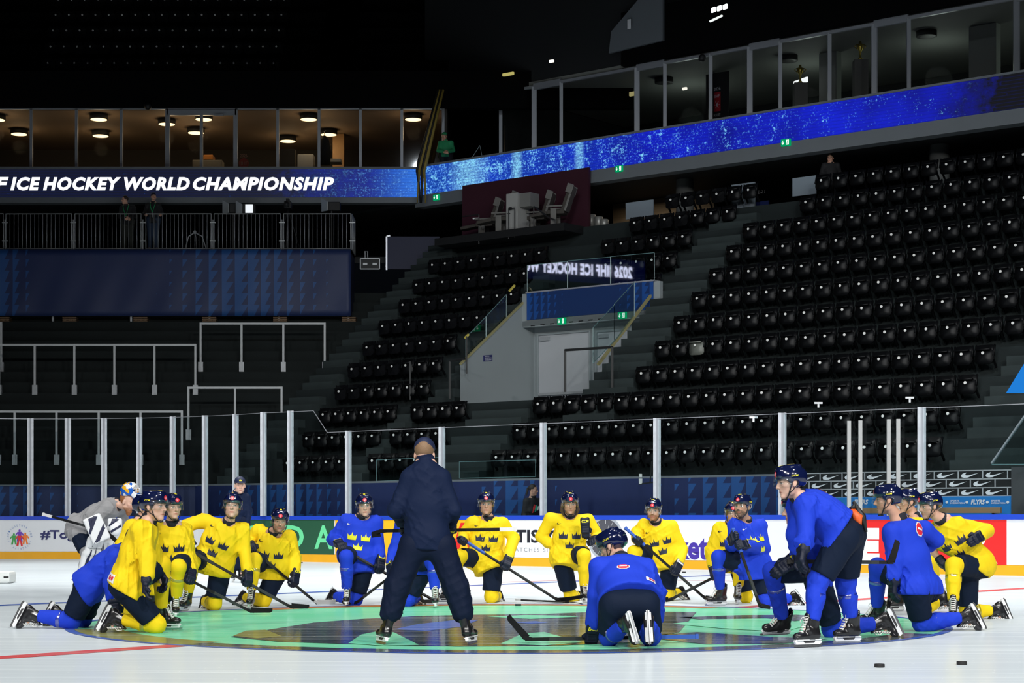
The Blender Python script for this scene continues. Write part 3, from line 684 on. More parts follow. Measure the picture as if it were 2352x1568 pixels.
for i, (a, c) in enumerate(((-148, 6), (12, 163), (171, 323), (334, 484), (491, 643), (651, 805))):
    t = thing('fence_panel', 'steel bar fence panel on the platform, %s from the left' % ordi(i), 'fence', ((a - CX) * kx, ZP + .08, pz(572)), group='steel fence panels on the platform')
    x0, x1 = (a - CX) * kx, (c - CX) * kx; y = ZP + .08; b = MB()
    b.tube([(x0, y, pz(572)), (x0, y, pz(490)), (x1, y, pz(490)), (x1, y, pz(572))], .021, 6); b.build('frame', M_FEN, t, True, t.location)
    b = MB(); n = 16
    for q in range(1, n): x = x0 + (x1 - x0) * q / n; b.tube([(x, y, pz(572)), (x, y, pz(491))], .010, 5)
    b.tube([(x0, y, pz(570)), (x1, y, pz(570))], .015, 5); b.build('bars', M_FEN, t, True, t.location)
    b = MB(); x = x1 + .055; b.tube([(x, y, pz(572)), (x, y, pz(503))], .02, 6)
    for yy in (552, 510): b.bar((x - .09, y, pz(yy)), (x + .09, y, pz(yy)), .05, .035)
    b.build('clamp_post', M_FEN, t, False, t.location)
b = MB(); x = (807 - CX) * kx
t = thing('fence_panel', 'steel bar fence panel seen end-on at the right side of the platform', 'fence', (x, ZP + .08, pz(572)), group='steel fence panels on the platform')
b.tube([(x, ZP + .15, pz(572)), (x, ZP + .15, pz(490)), (x, ZP + 1.4, pz(490)), (x, ZP + 1.4, pz(572))], .02, 6); b.build('frame', M_FEN, t, True, t.location)
b = MB()
for q in range(1, 11): b.tube([(x, ZP + .15 + .125 * q, pz(572)), (x, ZP + .15 + .125 * q, pz(491))], .01, 5)
b.build('bars', M_FEN, t, True, t.location)
# floodlights and camera tripod on the platform
def flood(px, py, lit, label):
    c = Vector(((px - CX) * kx, ZP + .7, pz(py))); t = thing('floodlight', label, 'floodlight', (c.x, c.y, pz(572)), group='floodlights on the platform')
    b = MB(); b.bar((c.x, c.y, pz(572)), (c.x, c.y, c.z - .12), .04); b.bar((c.x - .25, c.y, pz(570)), (c.x + .25, c.y, pz(570)), .03); b.bar((c.x, c.y - .25, pz(570)), (c.x, c.y + .25, pz(570)), .03); b.build('stand', M_BLACK, t, off=t.location)
    d = -1 if not lit else -1
    b = MB(); b.box(c.x - .12, c.x + .28, c.y - .1, c.y + .25, c.z - .13, c.z + .16); b.build('housing', M_BLACK, t, off=t.location, bevel=.03)
    b = MB(); b.box(c.x - .24 if not lit else c.x - .02, (c.x - .12) if not lit else c.x + .22, c.y - .13, c.y - .1, c.z - .12, c.z + .15); b.build('lens', emit_mat('flood_lens', (.9, .95, 1), 1.0) if lit else mat('flood_glass', (.35, .38, .4), .2), t, off=t.location)
    b = MB(); b.add([(c.x - .12, c.y - .11, c.z - .13), (c.x - .12, c.y - .11, c.z + .16), (c.x - .3, c.y - .3, c.z + .24), (c.x - .3, c.y - .3, c.z - .2), (c.x - .12, c.y - .09, c.z - .13), (c.x - .12, c.y - .09, c.z + .16), (c.x - .3, c.y - .28, c.z + .24), (c.x - .3, c.y - .28, c.z - .2)], [(0, 1, 2, 3), (7, 6, 5, 4), (0, 4, 5, 1), (2, 6, 7, 3), (1, 5, 6, 2), (0, 3, 7, 4)]); b.build('barn_door', mat('barn_door', (.25, .27, .28), .4), t, off=t.location)
flood(559, 473, True, 'lit white floodlight on the platform behind the fence')
flood(528, 472, False, 'dark floodlight left of the lit one on the platform')
flood(757, 467, False, 'round-hooded black floodlight at the right end of the platform')
t = thing('video_camera', 'dark video camera on its stand on the platform above the fence', 'camera', ((656 - CX) * kx, ZP + .6, pz(572))); c = Vector(((656 - CX) * kx, ZP + .6, pz(466)))
b = MB(); b.box(c.x - .1, c.x + .12, c.y - .2, c.y + .2, c.z - .1, c.z + .14); b.box(c.x - .05, c.x + .05, c.y - .1, c.y + .1, c.z + .14, c.z + .24); b.build('camera_body', M_BLACK, t, off=t.location, bevel=.02)
b = MB(); M = Matrix.Rotation(PI / 2, 3, 'X'); b.lathe((c.x, c.y - .2, c.z), [(.07, 0), (.07, .12), (.09, .2)], 14, 0, M); b.build('lens', M_BLACK, t, True, t.location)
b = MB()
for a in (.5, 2.6, 4.7): b.tube([(c.x, c.y, c.z - .1), (c.x + .45 * math.cos(a), c.y + .45 * math.sin(a), pz(572))], .018, 6)
b.build('tripod', M_BLACK, t, True, t.location)
t = thing('low_tripod', 'low spread tripod standing behind the fence on the platform', 'tripod', ((447 - CX) * kx, ZP + .6, pz(572))); b = MB(); a0 = Vector(((440 - CX) * kx, ZP + .6, pz(527)))
for dx, dy in ((-.33, 0), (.4, 0), (0, .4)): b.tube([a0, a0 + Vector((dx * .6, dy * .6, -.13)), a0 + Vector((dx, dy, pz(572) - a0.z))], .02, 6)
b.build('legs', M_STEEL, t, True, t.location); b = MB(); b.lathe(a0, [(.05, -.05), (.06, .02), (.03, .06)], 10); b.build('head', M_STEEL, t, True, t.location)
# ================================================================ ribbon boards
VR = 46.0; ZR = 61.45
def led_mat(name, kind):
    m = bpy.data.materials.new(name); m.use_nodes = True; nt = m.node_tree; nn = nt.nodes; lk = nt.links; P = nn['Principled BSDF']
    P.inputs['Base Color'].default_value = (.004, .004, .006, 1); P.inputs['Roughness'].default_value = .5
    uv = nn.new('ShaderNodeUVMap'); sx = nn.new('ShaderNodeSeparateXYZ'); lk.new(uv.outputs[0], sx.inputs[0])
    def noise(sc, det=3., rough=.6):
        n = nn.new('ShaderNodeTexNoise'); n.inputs['Scale'].default_value = sc; n.inputs['Detail'].default_value = det; n.inputs['Roughness'].default_value = rough
        lk.new(uv.outputs[0], n.inputs['Vector']); return n.outputs[0]
    def rng(x, a, b, lo, hi):
        r = nn.new('ShaderNodeMapRange'); r.inputs[1].default_value = a; r.inputs[2].default_value = b; r.inputs[3].default_value = lo; r.inputs[4].default_value = hi; lk.new(x, r.inputs[0]); return r.outputs[0]
    def mt(op, a, c=0.):
        q = nn.new('ShaderNodeMath'); q.operation = op
        for i, x in enumerate((a, c)):
            if isinstance(x, (int, float)): q.inputs[i].default_value = x
            else: lk.new(x, q.inputs[i])
        return q.outputs[0]
    def mix(f, a, b):
        x = nn.new('ShaderNodeMix'); x.data_type = 'RGBA'
        if isinstance(f, (int, float)): x.inputs[0].default_value = f
        else: lk.new(f, x.inputs[0])
        for i, c in ((6, a), (7, b)):
            if isinstance(c, tuple): x.inputs[i].default_value = c + (1,)
            else: lk.new(c, x.inputs[i])
        return x.outputs[2]
    X = sx.outputs[0]                           # metres from the corner
    big = noise(.55, 2); fine = noise(15, 4, .75); mid = noise(3.0, 4, .7)
    base = mix(rng(big, .35, .65, 0, 1), (.003, .006, .28), (.005, .014, .60))
    if kind == 'right':
        cy = rng(X, 0, 9, 1, 0)                 # the picture is cyan near the corner and deep blue further right
        base = mix(mt('MULTIPLY', cy, .6), base, (.01, .10, .48))
        thr = rng(X, 2, 18, .0, .13)
        spk = mt('MULTIPLY', rng(mt('ADD', mt('SUBTRACT', fine, thr), mt('MULTIPLY', mt('SUBTRACT', mid, .5), .5)), .475, .63, 0, 1), 1.)
        col = mix(spk, base, (.10, .33, .98))
        hot = mt('MULTIPLY', rng(mt('ADD', mt('SUBTRACT', mid, rng(X, 3, 16, .0, .14)), mt('MULTIPLY', mt('SUBTRACT', fine, .5), .7)), .535, .68, 0, 1), 1.)
        col = mix(hot, col, (.25, .72, 1.0))
        for c, w in ((2.2, .9), (4.15, .26), (6.6, .22)):       # bright plumes
            dd = mt('ABSOLUTE', mt('SUBTRACT', X, c)); pl = mt('MULTIPLY', rng(dd, w * .2, w, 1, 0), rng(fine, .35, .65, .15, 1)); col = mix(mt('MULTIPLY', pl, .85), col, (.30, .78, 1.0))
        dark = mt('MULTIPLY', rng(mt('ADD', X, mt('MULTIPLY', mt('SUBTRACT', mid, .5), 3.)), 18.6, 20.2, 0, 1), 1.)
        col = mix(dark, col, (.004, .004, .006))
    else:
        nd = rng(mt('ADD', X, mt('MULTIPLY', mt('SUBTRACT', mid, .5), 5.)), .3, 4.6, 0, 1)
        spk = rng(mt('ADD', fine, mt('MULTIPLY', mt('SUBTRACT', mid, .5), .6)), .54, .66, 0, 1)
        blu = mix(spk, mix(rng(X, 0, 1.6, 1, 0), (.004, .02, .33), (.02, .17, .75)), (.10, .35, .98))
        sparse = mt('MULTIPLY', rng(mt('ADD', fine, mid), 1.22, 1.3, 0, .5), 1)
        col = mix(nd, blu, mix(sparse, (.006, .008, .022), (.01, .10, .42)))
    ln = nn.new('ShaderNodeTexWave'); ln.bands_direction = 'Y'; ln.inputs['Scale'].default_value = 3.4; lk.new(uv.outputs[0], ln.inputs[0])
    col = mix(rng(ln.outputs[1], 0, .3, .28, 0), col, (.002, .008, .10))
    lk.new(col, P.inputs['Emission Color']); P.inputs['Emission Strength'].default_value = 1.0
    MATS[name] = m; return m
zl0, zl1 = at(480, 452, ZR).z, at(480, 388.5, ZR).z
uc_ = u_at(960, VR)
cornerp = W(uc_, VR)
rb = tag(uv_wall('ribbon_board', (cornerp.x, ZR), (-24, ZR), zl0, zl1, led_mat('led_left', 'left'), th=.1), 'dark left ribbon screen with white championship lettering', 'LED screen')
le = MB(); zt0, zt1 = at(400, 437.5, ZR).z, at(400, 406.5, ZR).z
lettering(le, 'F', ((-14 - CX) * ZR / F, ZR - .012, zt0), ((34) * ZR / F, 0, 0), (0, 0, zt1 - zt0), shear=.22, bold=.055)
for txt, a, c in (('ICE', 24, 93), ('HOCKEY', 99, 278), ('WORLD', 285, 436), ('CHAMPIONSHIP', 443, 767)):
    lettering(le, txt, ((a - CX) * ZR / F, ZR - .012, zt0), ((c - a) * ZR / F, 0, 0), (0, 0, zt1 - zt0), shear=.22, bold=.05, space=1.13)
le.build('lettering', emit_mat('led_white', (.93, .96, 1), 1.15), rb)
zr0, zr1 = z_at_v(1600, 448 - .1487 * 640 - 0, VR), z_at_v(960, 387, VR)
zr0 = 11.74; zr1 = zr0 + .90
rb2 = tag(uv_wall('ribbon_board', W(uc_, VR), W(13.0, VR), zr0, zr1, led_mat('led_right', 'right'), th=.1), 'bright blue speckled ribbon screen running along the right stand', 'LED screen')
# fascia under and above the screens, soffit, concourse
b = MB(); b.box(-24, cornerp.x + .2, ZR - .03, ZR + .4, zl0 - .20, zl0 - .02); b.box(-24, cornerp.x, ZR - .04, ZR + .25, zl1, zl1 + .075)
b.ubox(13, uc_ + .1, VR - .03, VR + .4, zr0 - .40, zr0 - .02); b.ubox(13, uc_, VR - .04, VR + .2, zr1, zr1 + .06)
struct(b.build('trim_20', M_FASC))['label'] = 'pale grey beam below and above the ribbon screens'
b = MB(); b.ubox(12, uc_ + 6, VR + .05, 62, zr0 - .3, zr0 - .02); b.box(-24, 2, ZR + .1, 76, zl0 - .15, zl0 - .02)
struct(b.build('ceiling_concourse', M_DARK))['label'] = 'dark concourse ceiling under the balcony'
b = MB(); b.ubox(6, uc_ + 6, 46.22, 62, 9.7, 9.9); b.box(-24, 2, ZP + 1.5, 76, 9.5, 9.7)
struct(b.build('floor_concourse', M_DARK))['label'] = 'dark concourse floor behind the stand'
b = MB(); b.ubox(6, uc_ + 8, 56, 56.2, 9.9, 11.6); b.box(-24, 4, 70, 70.2, 9.7, 11.6)
struct(b.build('wall_concourse', M_BLACK))['label'] = 'black concourse back wall'
b = MB(); uw0, uw1 = u_at(1640, 50), u_at(1408, 50); b.ubox(uw0, uw1, 50, 50.15, 9.9, 11.5)
struct(b.build('wall_wood', mat('plank_wall', (.20, .15, .10), .6, vary=.35, vscale=3, stretch=(.4, .4, 9))))['label'] = 'wood-slatted concourse wall lit from below'
al = bpy.data.lights.new('concourse_lamp', 'AREA'); al.energy = 14; al.size = 3; al.size_y = .2; al.shape = 'RECTANGLE'; al.color = (1, .85, .62)
ao = bpy.data.objects.new('concourse_lamp', al); COL.objects.link(ao); ao.location = W((uw0 + uw1) / 2, 49.0, 11.3); ao.rotation_euler = (0, 0, RZ)
def vpanel(name, px0, px1, y0a, y1a, v, m, label, cat, th=.05):
    u0, u1 = u_at(px0, v), u_at(px1, v); b = MB()
    b.ubox(u1, u0, v, v + th, z_at_v((px0 + px1) / 2, y0a, v), z_at_v((px0 + px1) / 2, y1a, v)); return tag(b.build(name, m), label, cat)
M_FROST = mat('frosted_panel', (.30, .36, .42), .35)
vpanel('privacy_screen', 1437, 1500, 500, 462, 46.6, M_FROST, 'pale screen panel left of the upper middle seats', 'panel')
vpanel('privacy_screen', 1680, 1733, 513, 421, 46.3, M_FROST, 'tall pale screen panel right of the upper middle seats', 'panel')
vpanel('privacy_screen', 1820, 1874, 448, 406, 46.5, M_FROST, 'pale screen panel at the left end of the top right row', 'panel')
vpanel('pillar_poster', 1737, 1765, 508, 462, 47.4, mat('poster_blue', (.01, .02, .10), .5), 'dark blue poster stand beside the tall pale panel', 'poster')
for px, lab, yb in ((1573, 'grey round column behind the upper middle seats', 470), (2158, 'grey round column behind the top right seats', 360)):
    v = 47.8; p = W(u_at(px, v), v); b = MB(); b.lathe((p.x, p.y, 0), [(.27, 9.9), (.27, 11.45)], 24)
    tag(b.build('column', mat('column_grey', (.14, .15, .15), .7), None, True), lab, 'column')
vpanel('sign_strip', 1741, 1756, 445, 437, 47.2, M_PRW, 'small white sign with block letters under the balcony', 'sign', .01) if 0 else None
b = MB(); lettering(b, 'B21', W(u_at(1741, 49), 49, z_at_v(1741, 445, 49)), W(u_at(1757, 49), 49, 0) - W(u_at(1741, 49), 49, 0), (0, 0, .1)); tag(b.build('block_sign', mat('sign_white', (.55, .55, .55), .5)), 'small white block sign lettering on the dark concourse wall', 'sign')
# exit signs
def exit_sign(px, py, w, h, v=None, Z=None, label=''):
    if v: o = at_v(px, py, v); ax = W(-1, 0, 0); nn_ = W(0, -1, 0)
    else: o = at(px, py, Z); ax = Vector((1, 0, 0)); nn_ = Vector((0, -1, 0))
    s = o.y / F; w *= s; h *= s; up = Vector((0, 0, 1))
    t = thing('exit_sign', label, 'exit sign', tuple(o), group=None)
    b = MB(); Q = lambda x, z, d: ax * x + up * z + nn_ * d
    b.hexa([Q(-w / 2, -h / 2, 0), Q(w / 2, -h / 2, 0), Q(w / 2, -h / 2, -.06), Q(-w / 2, -h / 2, -.06), Q(-w / 2, h / 2, 0), Q(w / 2, h / 2, 0), Q(w / 2, h / 2, -.06), Q(-w / 2, h / 2, -.06)])
    b.build('case', emit_mat('exit_green', (.0, .36, .13), .9), t)
    g = MB(); d = .006
    g.add([Q(x * w, z * h, d) for x, z in ((-.30, .32), (-.24, .32), (-.24, -.05), (-.14, .05), (-.14, -.06), (-.27, -.32), (-.40, -.06), (-.40, .05), (-.30, -.05))], [(0, 1, 2, 8), (2, 3, 4, 5), (8, 2, 5), (8, 5, 6, 7)])
    g.build('arrow', emit_mat('exit_white', (.85, 1, .9), 1.1), t)
    g = MB(); g.add([Q(x * w, z * h, d) for x, z in ((.10, -.36), (.38, -.36), (.38, .36), (.10, .36))], [(0, 1, 2, 3)]); g.build('doorway', emit_mat('exit_white', (.85, 1, .9)), t)
    g = MB(); M_EG = emit_mat('exit_green', (.0, .36, .13)); R = lambda x, z: Q((.24 + x * .2) * w, z * h, d * 2)
    g.add([R(*p) for p in ((-.1, .2), (.3, .14), (.25, .02), (-.15, .08), (.0, .16), (.15, .16), (.25, -.3), (.05, -.3), (-.25, -.05), (-.5, -.2), (-.4, -.28), (-.05, -.1))], [(0, 1, 2, 3), (4, 5, 6, 7), (8, 9, 10, 11)])
    g.add([R(.12 + .14 * math.cos(a), .27 + .06 * math.sin(a)) for a in np.linspace(0, 2 * PI, 9)[:-1]], [tuple(range(8))]); g.build('running_figure', M_EG, t)
exit_sign(1001, 453, 17, 13, v=VR - .1, label='green exit sign on the beam below the screen corner')
exit_sign(1421, 387, 19, 14, v=VR - .1, label='green exit sign on the beam above the maroon wall\'s right end')
exit_sign(1804, 327, 24, 16, v=VR - .1, label='green exit sign on the beam above the tall pale panel')
exit_sign(1289, 737, 22, 15, v=41.9, label='green exit sign on the left above the entrance doors')
exit_sign(1428, 724, 23, 15, v=41.9, label='green exit sign on the right above the entrance doors')
# ================================================================ balustrades and small rails in the stand
def gpane(pts, label, m=None):
    n = W(0, .012, 0) if abs((pts[1] - pts[0]).normalized().dot(W(1, 0, 0))) > .7 else W(.012, 0, 0)
    k = len(pts); b = MB(); b.add(pts + [p + n for p in pts], [tuple(range(k)), tuple(range(2 * k - 1, k - 1, -1))] + [(i, i + k, (i + 1) % k + k, (i + 1) % k) for i in range(k)])
    t = tag(b.build('balustrade_pane', M_GLASSB), label, 'glass'); e = MB()
    zs = sorted(p.z for p in pts)
    for i in range(k):
        a, c = pts[i], pts[(i + 1) % k]
        if (a - c).length > .1: e.bar(a, c, .012, .014)
    e.build('edge_trim', mat('glass_edge', (.14, .26, .27), .3), t); return t
def on_u(px, py, u):
    Z = u / ((px - CX) / F * Lx + Ly); return at(px, py, Z)
gpane([on_u(1070, 852, N1 + .05), on_u(1116, 804, N1 + .05), on_u(1116, 727, N1 + .05), on_u(1070, 775, N1 + .05)], 'lower sloping glass pane on the left entrance wall')
gpane([on_u(1117, 800, N1 + .05), on_u(1163, 752, N1 + .05), on_u(1163, 676, N1 + .05), on_u(1117, 726, N1 + .05)], 'upper sloping glass pane on the left entrance wall')
gpane([on_u(1362, 834, N0 + .0), on_u(1411, 782, N0), on_u(1411, 700, N0), on_u(1362, 752, N0)], 'lower sloping glass pane beside the aisle steps')
gpane([on_u(1411, 782, N0), on_u(1457, 732, N0), on_u(1457, 648, N0), on_u(1411, 698, N0)], 'upper sloping glass pane beside the aisle steps')
gpane([at_v(1211, 675, 42.02), at_v(1303, 665, 42.02), at_v(1303, 600, 42.02), at_v(1211, 609, 42.02)], 'left glass pane above the blue entrance banner')
gpane([at_v(1304, 665, 42.02), at_v(1402, 654, 42.02), at_v(1402, 590, 42.02), at_v(1304, 599, 42.02)], 'middle glass pane above the blue entrance banner')
gpane([at_v(1403, 654, 42.02), at_v(1503, 644, 42.02), at_v(1503, 580, 42.02), at_v(1403, 589, 42.02)], 'right glass pane above the blue entrance banner')
def rail(pts, r, name, label, m=M_BLACK):
    b = MB()
    for a, c in zip(pts[:-1], pts[1:]): b.bar(a, c, r)
    return tag(b.build(name, m), label, 'handrail')
rail([at_v(1298, 900, 39.0), at_v(1298, 804, 39.0), at_v(1406, 797, 39.0), at_v(1406, 893, 39.0)], .06, 'guard_rail', 'square black guard rail in front of the entrance doors')
rail([at_v(942, 918, 39.0), at_v(942, 830, 39.0)], .05, 'rail_post', 'black upright rail post among the left seats')
rail([at_v(1033, 916, 38.6), at_v(1033, 828, 38.6), at_v(1068, 824, 38.6)], .05, 'guard_rail', 'black angled rail left of the grey entrance wall')
rail([at_v(1072, 858, 39.4), at_v(1072, 772, 39.4)], .03, 'rail_post', 'thin black post at the foot of the left entrance wall')
for (a, c, lb) in ((((1068, 776), (1076, 768)), None, 'lower'), (((1170, 668), (1182, 655)), None, 'upper')):
    p, q = a; rail([on_u(*p, N1), on_u(*q, N1)], .05, 'handrail_tip', 'short yellow rail tip, %s one of two left of the entrance' % lb, mat('yellow_tip', (.75, .62, .12), .4))
b = MB(); o = on_u(1111, 830, N1 - .02); ax = (on_u(1131, 828, N1 - .02) - o)
b.hexa([o, o + ax, o + ax + W(.015, 0, 0), o + W(.015, 0, 0), o + Vector((0, 0, .17)), o + ax + Vector((0, 0, .17)), o + ax + W(.015, 0, .17), o + W(.015, 0, .17)])
sg = tag(b.build('wall_sign', M_NAVYINK), 'small dark photo position sign on the grey entrance wall', 'sign'); b = MB()
for i, tx in enumerate(('PHOTO', 'POSITION', 'STANDING')): lettering(b, tx, o + ax * .12 + W(-.008, 0, .115 - .05 * i), ax * (.5 if i == 0 else .75), (0, 0, .034))
b.build('lettering', M_PRW, sg)
# balustrade in front of the lowest row, with white clips
gpane([at_v(865, 1105, 36.1), at_v(1010, 1098, 36.1), at_v(1010, 1050, 36.1), at_v(865, 1056, 36.1)], 'low glass balustrade pane left of the coach')
gpane([at_v(1055, 1098, 36.1), at_v(1230, 1094, 36.1), at_v(1230, 1056, 36.1), at_v(1055, 1060, 36.1)], 'low glass balustrade pane right of the coach')
# rink-side camera bracket on the glass
t = thing('glass_camera', 'small white camera on a black bracket clipped to the rink glass', 'camera', tuple(at_v(1480, 1100, VB + .25)))
b = MB(); p = at_v(1471, 1101, VB + .25); b.box(p.x - .04, p.x + .04, p.y - .05, p.y + .05, p.z - .1, p.z + .02); b.box(p.x - .035, p.x + .035, p.y - .05, p.y + .05, p.z + .05, p.z + .13); b.build('camera_body', mat('camera_white', (.6, .6, .58), .4), t, off=t.location, bevel=.01)
b = MB(); b.bar(at_v(1471, 1111, VB + .25), at_v(1502, 1107, VB + .2), .03); b.bar(at_v(1493, 1109, VB + .25), at_v(1497, 1060, VB + .22), .03); b.bar(at_v(1471, 1113, VB + .25), at_v(1471, 1104, VB + .25), .08); b.build('bracket', M_BLACK, t, off=t.location)
for px, py in ((1880, 925), (2090, 913), (1731, 958)):
    p = at_v(px, py, 36.4) if px != 1731 else at_v(px, py, VB + .05); b = MB(); b.box(p.x - .09, p.x + .09, p.y, p.y + .05, p.z - .02, p.z + .02); b.box(p.x - .02, p.x + .02, p.y + .01, p.y + .03, p.z - .1, p.z - .02); tag(b.build('glass_clip', M_WHITE), 'white clip on a glass edge ' + {1880: 'above the bent-over player', 2090: 'above the right gate post', 1731: 'on the low rink pane left of the bent-over player'}[px], 'clip')
# blue lit end wall and glass rail at the far right
b = MB(); q = [at_v(2311, 902, 35.6), at_v(2420, 902, 35.6), at_v(2420, 760, 35.6), at_v(2352, 835, 35.6)]; n_ = W(0, .1, 0)
b.add(q + [p + n_ for p in q], [(0, 1, 2, 3), (7, 6, 5, 4), (0, 4, 5, 1), (1, 5, 6, 2), (2, 6, 7, 3), (3, 7, 4, 0)])
tag(b.build('screen_edge', emit_mat('led_sky', (.02, .26, .85), .8)), 'sloping bright blue screen edge at the right border', 'LED screen')
b = MB(); b.bar(at_v(2278, 1064, 35.4), at_v(2380, 918, 35.4), .07, .03); tag(b.build('stair_handrail', M_ALU), 'slanting pale handrail edge at the right border', 'handrail')
gpane([at_v(2278, 1066, 35.4), at_v(2400, 1066, 35.4), at_v(2400, 892, 35.4)], 'slanted glass under the pale handrail at the right border')
# ================================================================ maroon display wall with airline seats
VM = 45.75
b = MB(); pu = lambda px: u_at(px, VM)
b.ubox(pu(1352), pu(1062), VM, VM + .1, 9.93, 11.78); mw = tag(b.build('display_wall', mat('maroon', (.045, .007, .018), .6)), 'dark maroon display wall under the blue ribbon screen', 'wall panel')
b = MB(); b.ubox(pu(1358), pu(1062), 44.4, VM - .01, 9.7, 9.93); tag(b.build('display_stage', M_BLACK), 'black stage the airline seats stand on', 'stage')
M_SHELL = mat('seat_shell', (.14, .135, .125), .5); M_CUSH = mat('cushion_brown', (.05, .043, .037), .8); M_HEADR = mat('headrest_black', (.006, .006, .007), .7)
def lounge(px, v, label, tray):
    p = W(u_at(px, v), v, 9.93); t = thing('airline_seat', label, 'seat', tuple(p), RZ + math.radians(-66), group='airline seats on the stage'); t.scale = (.8, .92, 1)
    b = MB(); M = Matrix.Translation((0, .35, .42)) @ Matrix.Rotation(-.35, 4, 'X'); b.box(-.3, .3, -.03, .05, 0, .78, M=M); b.box(-.35, -.28, -.16, .06, .54, .82, M=M); b.box(.28, .35, -.16, .06, .54, .82, M=M); b.build('shell', M_SHELL, t, bevel=.02)
    b = MB(); b.box(-.26, .26, -.14, -.03, -.05, .56, M=M); b.build('backrest', M_CUSH, t, bevel=.03)
    b = MB(); b.box(-.25, .25, -.17, -.04, .58, .80, M=M); b.build('headrest', M_HEADR, t, bevel=.04)
    b = MB(); b.box(-.27, .27, -.25, .35, .34, .46); M2 = Matrix.Translation((0, -.25, .4)) @ Matrix.Rotation(.15, 4, 'X'); b.box(-.25, .25, -.55, 0, -.06, .04, M=M2); b.build('cushion', M_CUSH, t, bevel=.03)
    for s in (-1, 1):
        b = MB(); b.box(s * .33 - .03, s * .33 + .03, -.25, .30, .54, .59); b.box(s * .33 - .03, s * .33 + .03, -.1, .1, 0, .5); b.build('armrest', M_SHELL, t, bevel=.015)
    if tray:
        b = MB(); b.box(-.45, -.05, -.42, -.22, .62, .66); b.build('tray', M_WHITE, t)
lounge(1112, 45.3, 'brown reclined airline seat at the far left of the maroon stage', True)
lounge(1150, 44.75, 'brown airline seat just left of the white cabinet', False)
lounge(1230, 45.3, 'dark airline seat just right of the white cabinet', True)
lounge(1276, 44.8, 'pale-shelled airline seat furthest right on the maroon stage', False)
t = thing('display_cabinet', 'white upright cabinet between the airline seats', 'cabinet', tuple(W(u_at(1186, 44.7), 44.7, 9.93)), RZ)
b = MB(); b.box(-.28, .16, -.15, .45, 0, 1.12); b.build('body', mat('cabinet_white', (.40, .40, .39), .5), t, bevel=.01); b = MB(); b.box(.16, .58, -.05, .4, .68, 1.1); b.build('side_box', mat('cabinet_grey', (.2, .2, .19), .5), t, bevel=.01)
b = MB(); b.box(-.18, -.06, -.158, -.15, .62, .70); b.box(-.24, -.12, -.17, -.15, .5, .52); b.build('handle', M_BLACK, t)
rail([at_v(1063, 497, 44.45), at_v(1100, 493, 44.45), at_v(1100, 560, 44.45)], .035, 'stage_rail', 'thin black rail at the left of the maroon stage')
rail([at_v(1168, 548, 44.45), at_v(1168, 480, 44.45), at_v(1182, 478, 44.45), at_v(1182, 545, 44.45)], .03, 'stage_rail', 'thin black rail in front of the white cabinet')
rail([at_v(1226, 530, 44.45), at_v(1226, 474, 44.45), at_v(1262, 500, 44.45), at_v(1276, 505, 44.45), at_v(1276, 530, 44.45)], .035, 'stage_rail', 'black bent rail in front of the right airline seats')
for i, px in enumerate((1358, 1375, 1388)):
    b = MB(); p = W(u_at(px, 46.6), 46.6, 9.93); b.lathe(p, [(.14, 0), (.14, .55 - .1 * i), (.12, .58 - .1 * i)], 14); tag(b.build('storage_tin', mat('tin', (.32, .32, .30), .35, .3), None, True), 'pale round tin right of the maroon wall, %s of three' % ['tallest', 'middle', 'shortest'][i], 'container')
# flight case, dark blue panel near the platform
t = thing('flight_case', 'black flight case with metal edges right of the platform', 'flight case', tuple(at(850, 618, 60.5))); p = Vector(t.location); s = 60.5 / F
b = MB(); b.box(-22 * s, 22 * s, -.02, .5, 0, 24 * s); b.build('body', M_BLACK, t); b = MB()
for x in (-22, 22): b.bar((x * s, -.03, 0), (x * s, -.03, 24 * s), .03)
for z in (0, 24): b.bar((-22 * s, -.03, z * s), (22 * s, -.03, z * s), .03)
b.build('edges', M_STEEL, t)
for x in (-11, 11): b = MB(); b.box((x - 5) * s, (x + 5) * s, -.05, -.02, 9 * s, 14 * s); b.build('latch', M_STEEL, t)
b = MB(); b.tube([(-12 * s, .1, 24 * s), (-12 * s, .1, 42 * s), (-6 * s, .1, 42 * s), (-6 * s, .1, 24 * s)], .02, 6); b.build('pull_handle', M_STEEL, t)
b = MB(); q = at(888, 618, 61); e_ = at(1010, 560, 61); b.box(q.x, e_.x, 61, 61.06, q.z, at(888, 543, 61).z); t = tag(b.build('partition', mat('partition_blue', (.006, .010, .045), .6)), 'dark blue partition panel right of the flight case', 'partition'); b = MB(); b.bar(at(888, 620, 60.95), at(888, 543, 60.95), .05); b.bar(at(888, 543, 60.95), at(896, 541, 60.95), .05); b.build('edge_frame', M_ALU, t)
